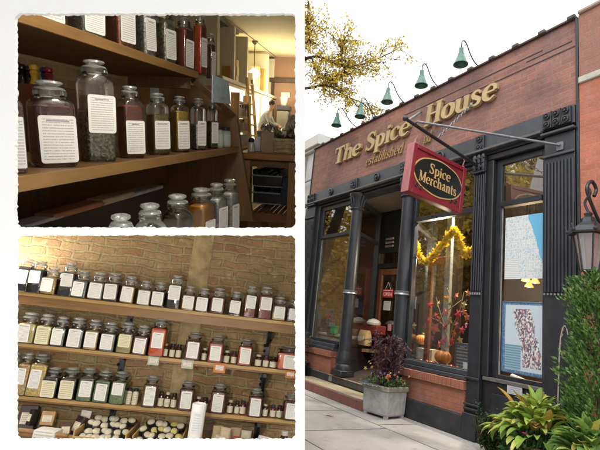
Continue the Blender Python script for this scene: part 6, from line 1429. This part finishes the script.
def j(x0, x1, yb, yt, cont, lb=(.16, .86, .80, 0), fill=.9, bf=.66, lm=None): return ('j', x0, x1, yb, yt, bf, fill, cont, lb, lm)
row1 = [j(-5, 10, 289, 262, 'black pods', (.3, .88, .78, 0)), j(12, 27, 290.5, 258, 'black pods', (.3, .85, .75, -.04), .95, .76), j(24.5, 40.5, 291, 260, 'black pods', (.4, .9, .74, 0), .98, .74), j(39, 55, 293, 267, 'tan seeds', (.16, .88, .76, -.08)), j(56, 71, 295, 262, 'black pods', (.4, .92, .76, 0), .93, .72),
        j(70, 86, 296.5, 270, 'dull grey herbs', (.1, .86, .74, -.04)), j(86, 102, 298.5, 272, 'pale crystals', (.1, .9, .82, 0)), j(101.5, 117, 300, 272.5, 'dark berries', (.12, .9, .8, -.02)), j(119, 133.5, 302, 276, 'tan seeds', (.1, .9, .82, 0)), j(135, 149, 304.5, 280.5, 'beige powder', (.08, .88, .8, 0)), j(149.5, 164, 306, 282, 'dark berries', (.1, .9, .8, 0)),
        j(165, 179, 308, 275, 'dark berries', (.36, .94, .84, 0), .9, .72), j(180, 193.5, 310, 286, 'tan seeds', (.12, .88, .8, 0)), j(194.5, 208, 312, 288, 'dark berries', (.08, .9, .84, 0)), j(209, 224, 313.5, 288, 'dark red powder', (.14, .9, .7, 0)), j(226.7, 240.7, 316, 291.5, 'dark berries', (.16, .92, .74, .05)), j(242, 254.5, 318.7, 286, 'red-brown berries', (.38, .92, .78, .03), .9, .74),
        j(256, 270.5, 320.7, 287, 'red-brown berries', (.38, .9, .76, .03), .97, .74), j(271, 285, 322.7, 297, 'beige powder', (.16, .88, .76, .03), .5), j(285.5, 300, 324, 300, 'dark berries', (.16, .9, .76, .06))]
b_row(row1, SZ[0], 'jars on the top wall shelf', 'the top brick-wall shelf')
row2 = [j(-4, 11, 338, 312, 'beige powder'), j(14, 33, 340, 311.7, 'beige powder', (.06, .92, .66, -.1), .95), j(32.7, 49, 341.7, 313.7, 'beige powder', (.06, .9, .8, 0), .9, .66, CREAMLAB), j(49.5, 64, 343.7, 316, 'dull grey herbs', (.1, .9, .78, -.03)), j(64.7, 81, 345.3, 317, 'dull grey herbs', (.08, .94, .76, -.04)), j(82.5, 97, 346.5, 319, 'tan seeds', (.14, .88, .82, 0)), j(98, 114, 349, 322, 'dull grey herbs', (.12, .9, .76, -.02)),
        j(114.7, 130.7, 351, 322, 'yellow-green powder', (.3, .9, .74, 0), .8, .68, CREAMLAB), j(131, 146.7, 353, 325, 'dark red powder', (.1, .84, .74, .02)), j(147, 163, 355.5, 318, 'bright orange-red powder', (.3, .82, .72, .02), .96, .76), j(183, 199, 359.5, 332, 'maroon powder', (.12, .88, .72, .02), .9, .74), j(207, 222, 362, 335, 'scarlet powder', (.12, .8, .72, .02), .85, .76), j(236.5, 250.7, 365.5, 339, 'scarlet powder', (.12, .88, .74, .04), .92, .76), j(276, 299, 370.5, 346, 'bright orange-red powder', (.1, .84, .66, .1), .9, .76)]
b_row(row2, SZ[1], 'jars on the middle wall shelf', 'the middle brick-wall shelf')
row3 = [j(-3, 12, 391, 352, 'golden grain', None, .9, .76), j(12, 25.5, 392.7, 352, 'tan seeds', (.34, .82, .76, -.1), .92, .78), j(23.6, 41.5, 394, 353, 'golden grain', (.26, .80, .62, -.06), .92, .80), j(39, 56, 395.3, 366.5, 'dark berries', (.06, .80, .84, 0), .84, .72, CREAMLAB), j(57, 74, 397, 366.7, 'dark berries', (.06, .84, .84, 0), .84, .72, CREAMLAB), j(74.7, 91, 398.5, 367, 'green herbs', (.2, .84, .72, .04), .84, .74), j(91.2, 107.7, 400, 370, 'green herbs', (.12, .82, .68, .03), .9, .74), j(108, 124, 402, 371, 'green herbs', (.4, .9, .7, .0), .9, .74),
        j(140.7, 154.7, 404.5, 375, 'brown bark', (.1, .9, .74, .03), .9, .74), j(177, 192, 409, 380.7, 'maroon powder', (.12, .88, .72, .02), .92, .76), j(208.7, 224, 413, 383, 'maroon powder', (.1, .86, .7, .02), .9, .76), j(246.7, 261, 416.3, 388, 'dark red powder', (.08, .9, .72, .02), .9, .74), j(282, 298, 419.5, 392.5, 'maroon powder', (.1, .84, .74, .02), .84, .76)]
b_row(row3, SZ[2], 'jars on the lowest wall shelf', 'the lowest brick-wall shelf')
NAVY = M_plain('navy_cap', (.02, .025, .06), .35); WCAP = M_plain('pale_cap', (.45, .42, .34), .5)
sm = {0: [], 1: [(162, 167, 356, 343.5, 'tan', 'left of the three by the tall orange-red jar'), (168.5, 174, 357, 344, 'black', 'middle of the three by the tall orange-red jar'), (174.7, 180.7, 358, 344.5, 'black', 'right of the three by the tall orange-red jar'), (200.7, 206, 361.5, 348, 'pale', 'between the maroon jar and the scarlet jar'), (222.7, 228.7, 363.5, 350.5, 'pale', 'left of the pair between the two scarlet jars'), (230, 236, 365, 351.5, 'navy', 'right of the pair between the two scarlet jars'), (254, 260.7, 368, 354.5, 'pale', 'left of the three in front of the right standard'), (262, 268, 369, 355.5, 'navy', 'middle of the three in front of the right standard'), (268.7, 276, 370, 357, 'black', 'right of the three in front of the right standard')],
      2: [(124.7, 130.3, 403.5, 388, 'white', 'left white one beside the last green jar'), (130.7, 137, 404, 388.5, 'white', 'right white one of the white pair'), (156.7, 162.5, 407, 391.5, 'black', 'left of the three right of the brown jar'), (163, 169, 407.5, 392, 'pale', 'middle of the three right of the brown jar'), (169.7, 175.5, 408, 393, 'black', 'right of the three right of the brown jar'), (194, 200, 411, 396.5, 'pale', 'behind the white canister, left one'), (200.7, 207, 411.5, 397.5, 'black', 'behind the white canister, right one'), (226, 232, 415, 400, 'pale', 'left of the three between two maroon jars'), (233.5, 238.5, 415.5, 401, 'black', 'middle of the three between two maroon jars'), (238.8, 245, 416, 401, 'navy', 'right of the three between two maroon jars'), (261.5, 267, 418.5, 404, 'pale', 'left of the last three by the right standard'), (269, 275, 419.5, 405, 'navy', 'middle of the last three by the right standard'), (275.5, 281.5, 420, 405.5, 'black', 'right of the last three by the right standard')]}
capm = {'tan': M_plain('tan_cap', (.3, .2, .1), .5), 'black': BLACK, 'pale': WCAP, 'navy': NAVY, 'white': BLACK}
for si, lst in sm.items():
    for (x0, x1, yb, yt, cap, lab) in lst:
        c_ = bY(((x0 + x1) / 2., yb), BY + .04); r = (bY((x1, yb), BY + .04).x - bY((x0, yb), BY + .04).x) * .47; H = bY(((x0 + x1) / 2. + 1.6, yt), BY + .04).z - SZ[si]
        t = bthing('spice_bottle', 'small bottle on %s wall shelf, %s' % (['top', 'middle', 'lowest'][si], lab), 'bottle', (c_.x, BY + .045, SZ[si]), 0, 'small bottles on the wall shelves')
        small_bottle(t, r, H, M_plain('white_bottle', (.66, .64, .56), .4) if cap == 'white' else (M_plain('red_bottle', (.11, .018, .02), .2) if cap in ('navy',) else AMBERGL), capm[cap], SMALLLAB, (.08, .58 if cap != 'white' else .75))
for (x0, x1, y0, y1, c, lab) in ((147.5, 160, 355.5, 363, (.42, .47, .36), 'pale green-edged price tag under the tall orange-red jar'), (181, 194, 360, 367.5, (.42, .47, .36), 'pale green-edged price tag under the maroon jar'), (213, 226, 363.5, 372, (.52, .17, .05), 'orange price tag under the first scarlet jar'), (284.5, 295.5, 374.5, 381, (.52, .17, .05), 'orange price tag near the right end of the middle shelf')):
    p, q = bY((x0, y1), BY - .004), bY((x1, y0), BY - .004); zc = SZ[1] - .004; h_ = q.z - p.z; w_ = q.x - p.x
    t = bthing('price_tag', lab, 'price tag', ((p.x + q.x) / 2, BY - .004, zc - h_ * .9), R_(rnd.uniform(-2, 2)), 'price tags on the middle wall shelf')
    mb = MB(); mb.box(-w_ / 2, w_ / 2, -.002, .0, 0, h_, .0); mb.build('card', M_plain('tag_orange' if c[0] > .5 else 'tag_green', c, .6, .1), t)
    mb = MB(); mb.box(-w_ * .34, w_ * .34, -.0035, -.0022, h_ * .25, h_ * .75); mb.build('print', M_paper('tag_print', (.72, .70, .66), (.45, .08, .06) if c[0] < .5 else (.1, .1, .1), 3), t)
# brick wall room: wall lamp at the left, added unseen fill lamp in front
def wall_lamp(loc, e, lab, d):
    t = bthing('wall_lamp', lab, 'lamp', loc); d = Vector(d)
    mb = MB(); mb.lathe([(.012, .1), (.03, .095), (.045, .04), (.075, 0), (.072, 0), (.04, .04), (.01, .06)], 16); mb.build('lamp_shade', BLACK, t, True)
    mb = MB(); mb.ball((0, 0, .005), .03); mb.build('bulb', M_emit('warm_globe', (1, .86, .6), 14), t, True)
    mb = MB(); mb.tube([(0, 0, .1), (d.x * .4, d.y * .4, .14), (d.x, d.y, .12)], .008, 6); mb.build('arm', BLACK, t, True)
    l = bpy.data.lights.new('wall_or_fill_light', 'POINT'); l.energy = e; l.color = (1, .94, .82); l.shadow_soft_size = .06
    o = bpy.data.objects.new('wall_or_fill_light', l); COL.objects.link(o); o.matrix_world = FB @ Matrix.Translation(Vector(loc) - Vector((0, 0, .05)))
wall_lamp((-1.80, 3.24, 1.40), 26, 'lit black wall lamp left of the shelves washing the brick with light', (0, .3, 0))
q = FB.inverted() @ FC @ Vector((-.62, .78, -.10)); wall_lamp(q, 64, 'added unseen fill lamp on the inner side of the white border board', (-.1, -.1, 0))  # added out of sight to light jars and labels from the front
# table of goods under the shelves
TZ = .25
mb = MB(); mb.box(-2.0, .6, 2.75, 3.46, TZ - .03, TZ, .004); tbl = bthing('display_table', 'dark table of crates and packets below the brick-wall shelves', 'table', (-.6, 3.1, 0)); o = sp('tabletop', mb, M_wood('table_dark', (.05, .028, .016), 'x'), tbl); o.matrix_basis = tbl.matrix_basis.inverted() @ FB
for x in (-1.9, .5):
    for y in (2.8, 3.4): mb = MB(); mb.box(x - .03, x + .03, y - .03, y + .03, 0.004, TZ - .031); o = sp('leg', mb, MATS['table_dark'], tbl); o.matrix_basis = tbl.matrix_basis.inverted() @ FB
def bZp(p, z): d = BM @ (RW @ ray(p)); return Vector(BM @ CP + d * ((z - CAMH) / d[2]))
KR = M_plain('kraft_board', (.45, .30, .12), .8, .15, 8)
def crate(px0, px1, py, lab, eggs, tint):
    a, b = bZp((px0, py), TZ + .11), bZp((px1, py + .05), TZ + .11); yc = 3.26; w_ = (b.x - a.x) / 2; cx_ = (a.x + b.x) / 2
    c = bthing('cardboard_tray', lab, 'tray', (cx_, yc, TZ)); h = .1; d = .16
    mb = MB(); mb.box(-w_, w_, d - .008, d, 0, h); mb.box(-w_, w_, -d, -d + .008, 0, h * .7); mb.box(-w_, -w_ + .008, -d + .0085, d - .0085, 0, h); mb.box(w_ - .008, w_, -d + .0085, d - .0085, 0, h); mb.box(-w_ + .0085, w_ - .0085, -d + .0085, d - .0085, 0, .02)
    mb.build('tray', KR, c); k = 0
    for r in range(4):
        for q in range(eggs):
            x = -w_ + .04 + (2 * w_ - .08) * (q + .5 * (r % 2)) / (eggs - .5); y = -d + .05 + r * .075; zz = .022 + .02 * r + rnd.uniform(0, .012)
            rel = [['front', 'second', 'third', 'back'][r], ORD[q]]
            t = bthing('spice_pot', '%s pot with black band, %s from left in the %s row of the %s tray' % (tint, rel[1], rel[0], 'left' if 'left' in lab else 'right'), 'pot', (cx_ + x, yc + y, TZ + zz), 0, 'small banded pots in the ' + ('left' if 'left' in lab else 'right') + ' tray')
            tl = Matrix.Rotation(R_(rnd.uniform(15, 40)), 4, 'X') @ Matrix.Rotation(R_(rnd.uniform(-25, 25)), 4, 'Y'); rr = .031
            mb = MB(); mb.lathe([(rr * .4, .0), (rr * .95, rr * .35), (rr * 1.12, rr * .9), (rr * 1.12, rr * 1.25), (rr * .8, rr * 1.3)], 14, M=tl); mb.build('cup', BLACK, t, True)
            mb = MB(); mb.lathe([(rr * .84, rr * 1.28), (rr * .8, rr * 1.5), (rr * .5, rr * 1.72), (.001, rr * 1.8)], 14, M=tl); mb.build('dome', M_plain('ivory', (.52, .48, .36), .4, .15) if (tint == 'ivory' or rnd.random() < .55) else M_plain('yellowish', (.50, .43, .16), .4, .2), t, True)
crate(81, 136, 424, 'kraft card tray of ivory pots, the left tray on the table', 6, 'ivory')
crate(138, 187, 428, 'kraft card tray of yellowish pots, the right tray on the table', 5, 'yellowish')
# white canister
q = bY((196.5, 437), 3.1); qt = bY((200.5, 404), 3.1); zt_ = qt.z
p0, p1 = bY((190, 420), 3.1), bY((204.5, 420), 3.1); r = (p1.x - p0.x) / 2
cn = bthing('white_canister', 'tall white printed canister standing in front of the shelves', 'canister', (bY((197, 420), 3.1).x, 3.12, TZ)); H = zt_ - TZ
mb = MB(); mb.lathe([(r * .96, 0), (r, .004), (r, H - .006), (r * .9, H), (r * .85, H - .012), (.002, H - .012)], 28); mb.build('body', M_plain('canister_white', (.82, .82, .84), .5, .03), cn, True)
mb = MB(); n = 14; rl = r * 1.006; vs_ = [[mb.bm.verts.new((rl * math.cos(-2.2 + 1.25 * i / n), rl * math.sin(-2.2 + 1.25 * i / n), z)) for i in range(n + 1)] for z in (H * .45, H * .86)]
for i in range(n): mb.bm.faces.new((vs_[0][i], vs_[0][i + 1], vs_[1][i + 1], vs_[1][i]))
mb.build('print', M_paper('canister_print', (.80, .80, .83), (.42, .45, .55), 9), cn, True)
mb = MB()
for z in (.09, .045): mb.tube([(r * 1.12 * math.cos(a * .35), r * 1.12 * math.sin(a * .35), z + .006 * math.sin(a)) for a in range(19)], .006, 6)
for k in range(7): a = k * .9; mb.tube([(r * 1.13 * math.cos(a), r * 1.13 * math.sin(a), 0.0), (r * 1.15 * math.cos(a), r * 1.15 * math.sin(a), .1)], .005, 5)
mb.build('wire_holder', M_plain('dark_wire', (.08, .065, .05), .5), cn, True)
# left: chocolate bars, pouches, cinnamon bundle, green box
def pack(x0, x1, y0, y1, Y, h, c, nm, lab, cat, rot=0., tilt=0., rough=.5):
    p, q = bY((x0, y1), Y), bY((x1, y0), Y); w_ = (q.x - p.x) / 2; hh = q.z - p.z; t = bthing(nm, lab, cat, ((p.x + q.x) / 2, Y, max(TZ, p.z)), rot)
    Mx = Matrix.Rotation(tilt, 4, 'X')
    mb = MB(); mb.box(-w_, w_, -h / 2, h / 2, 0, hh, .006, Mx, 2); mb.build('packet', M_plain(nm + '_' + '_'.join(lab.split()[:2]).replace('-', '_'), c, rough, .3, 18), t)
    mb = MB(); mb.box(-w_ * .7, w_ * .7, -h / 2 - .004, -h / 2 - .0005, hh * .25, hh * .7, 0, Mx); mb.build('label', SMALLLAB, t); return t
pack(14, 36, 418, 442, 3.36, .10, (.03, .012, .01), 'dark_pouch', 'dark brown pouch at the far left of the display table', 'pouch', .2, -.3)
pack(27, 36, 410, 425, 3.30, .05, (.02, .012, .012), 'dark_bag', 'slim black bag standing at the left of the tan pouch', 'bag', -.5, -.2)
pack(40, 56, 412, 425, 3.32, .06, (.42, .24, .09), 'tan_pouch', 'tan pouch with a brown top on the display table', 'pouch', .1, -.25)
pack(68, 84, 417, 437, 3.28, .05, (.035, .014, .014), 'chocolate_bar', 'dark bar leaning against the left kraft tray', 'packet', -.6, -.4)
pack(58, 72, 424, 438, 3.22, .06, (.06, .018, .012), 'maroon_packet', 'maroon packet beside the cinnamon bundle', 'packet', .4, -.5)
pack(79, 92, 411, 418, 3.34, .01, (.55, .55, .57), 'folded_card', 'pale folded card poking up left of the kraft tray', 'card', -.3, -.2)
t = bthing('cinnamon_bundle', 'bundle of cinnamon sticks wrapped in a white paper band', 'bundle', (bZp((46, 434), TZ + .06).x, bZp((46, 434), TZ + .06).y, TZ + .022), -.1)
for k in range(7):
    y, z = (k % 3 - 1) * .03 + .014 * (k // 3 % 2), (k // 3) * .026; mb = MB(); mb.tube([(-.16 + rnd.uniform(-.02, .02), y, z), (.17 + rnd.uniform(-.02, .02), y, z + rnd.uniform(-.003, .003))], .013, 8); mb.build('stick', M_plain('cinnamon', (.26, .14, .06), .8, .35, 20), t, True)
mb = MB(); mb.box(-.06, .08, -.055, .055, -.016, .07, .02, None, 2); mb.build('paper_band', M_paper('band_print', (.66, .64, .6), (.3, .28, .26), 5), t)
p_ = bZp((42, 440), TZ + .02); t = bthing('green_box', 'flat pale green box in front of the cinnamon bundle', 'box', (p_.x, p_.y - .05, TZ)); mb = MB(); mb.box(-.11, .1, -.06, .06, 0, .03, .004); mb.build('box', M_plain('pale_green', (.34, .48, .34), .6), t); mb = MB(); mb.box(-.08, .07, -.04, .04, .0305, .033); mb.build('lid_panel', M_plain('cream_panel', (.6, .6, .5), .6), t)
# right: kraft pouches, card, bottle
for i, (x0, x1, y0, y1, Y, c, lab, ro) in enumerate(((211, 224, 426, 441, 3.3, (.40, .30, .17), 'kraft pouch right of the white canister', .3), (219, 232, 428, 441, 3.22, (.44, .36, .24), 'crumpled pale pouch in front of the kraft pouches', -.4), (229, 242, 428, 441, 3.32, (.36, .27, .16), 'kraft pouch with a red label on the display table', .1), (240, 252, 431, 442, 3.26, (.38, .33, .26), 'grey-brown pouch beside the red-labelled pouch', -.2))):
    p, q = bY((x0, y1), Y), bY((x1, y0), Y); w_ = q.x - p.x; hh = max(.08, q.z - TZ); t = bthing('kraft_pouch', lab, 'pouch', ((p.x + q.x) / 2, Y, TZ), ro, 'pouches on the display table')
    mb = MB(); mb.loft([rrect(w_ * .9, .07, 0, .02), rrect(w_, .08, hh * .4, .03), rrect(w_ * .95, .05, hh * .75, .02), rrect(w_ * 1.0, .012, hh, .004)]); mb.build('pouch', M_plain('kraft_' + ['brown', 'pale', 'tan', 'grey'][i], c, .8, .25, 25, .4), t, True)
    mb = MB(); mb.box(-w_ * .3, w_ * .3, -.046, -.041, hh * .3, hh * .7, .0); mb.build('label', M_plain('pouch_red', (.42, .05, .03), .6) if i == 2 else SMALLLAB, t)
p, q = bY((262, 442), 3.3), bY((274, 433), 3.3); t = bthing('tent_card', 'white folded tent card near the right end of the table', 'card', ((p.x + q.x) / 2, 3.3, TZ), -.5); mb = MB(); mb.prism([(-.06, 0), (-.054, 0), (0, .10), (.054, 0), (.06, 0), (0, .112)], lambda p: Vector((-.07, p[0], p[1])), lambda p: Vector((.07, p[0], p[1]))); mb.build('card', M_plain('tent_white', (.6, .6, .6), .7), t)
c_ = bY((284, 440), 3.28); t = bthing('spice_bottle', 'lone brown bottle with pale cap at the right end of the table', 'bottle', (c_.x, 3.28, TZ)); small_bottle(t, .03, bY((284, 434), 3.28).z - TZ + .02, AMBERGL, WCAP, SMALLLAB)
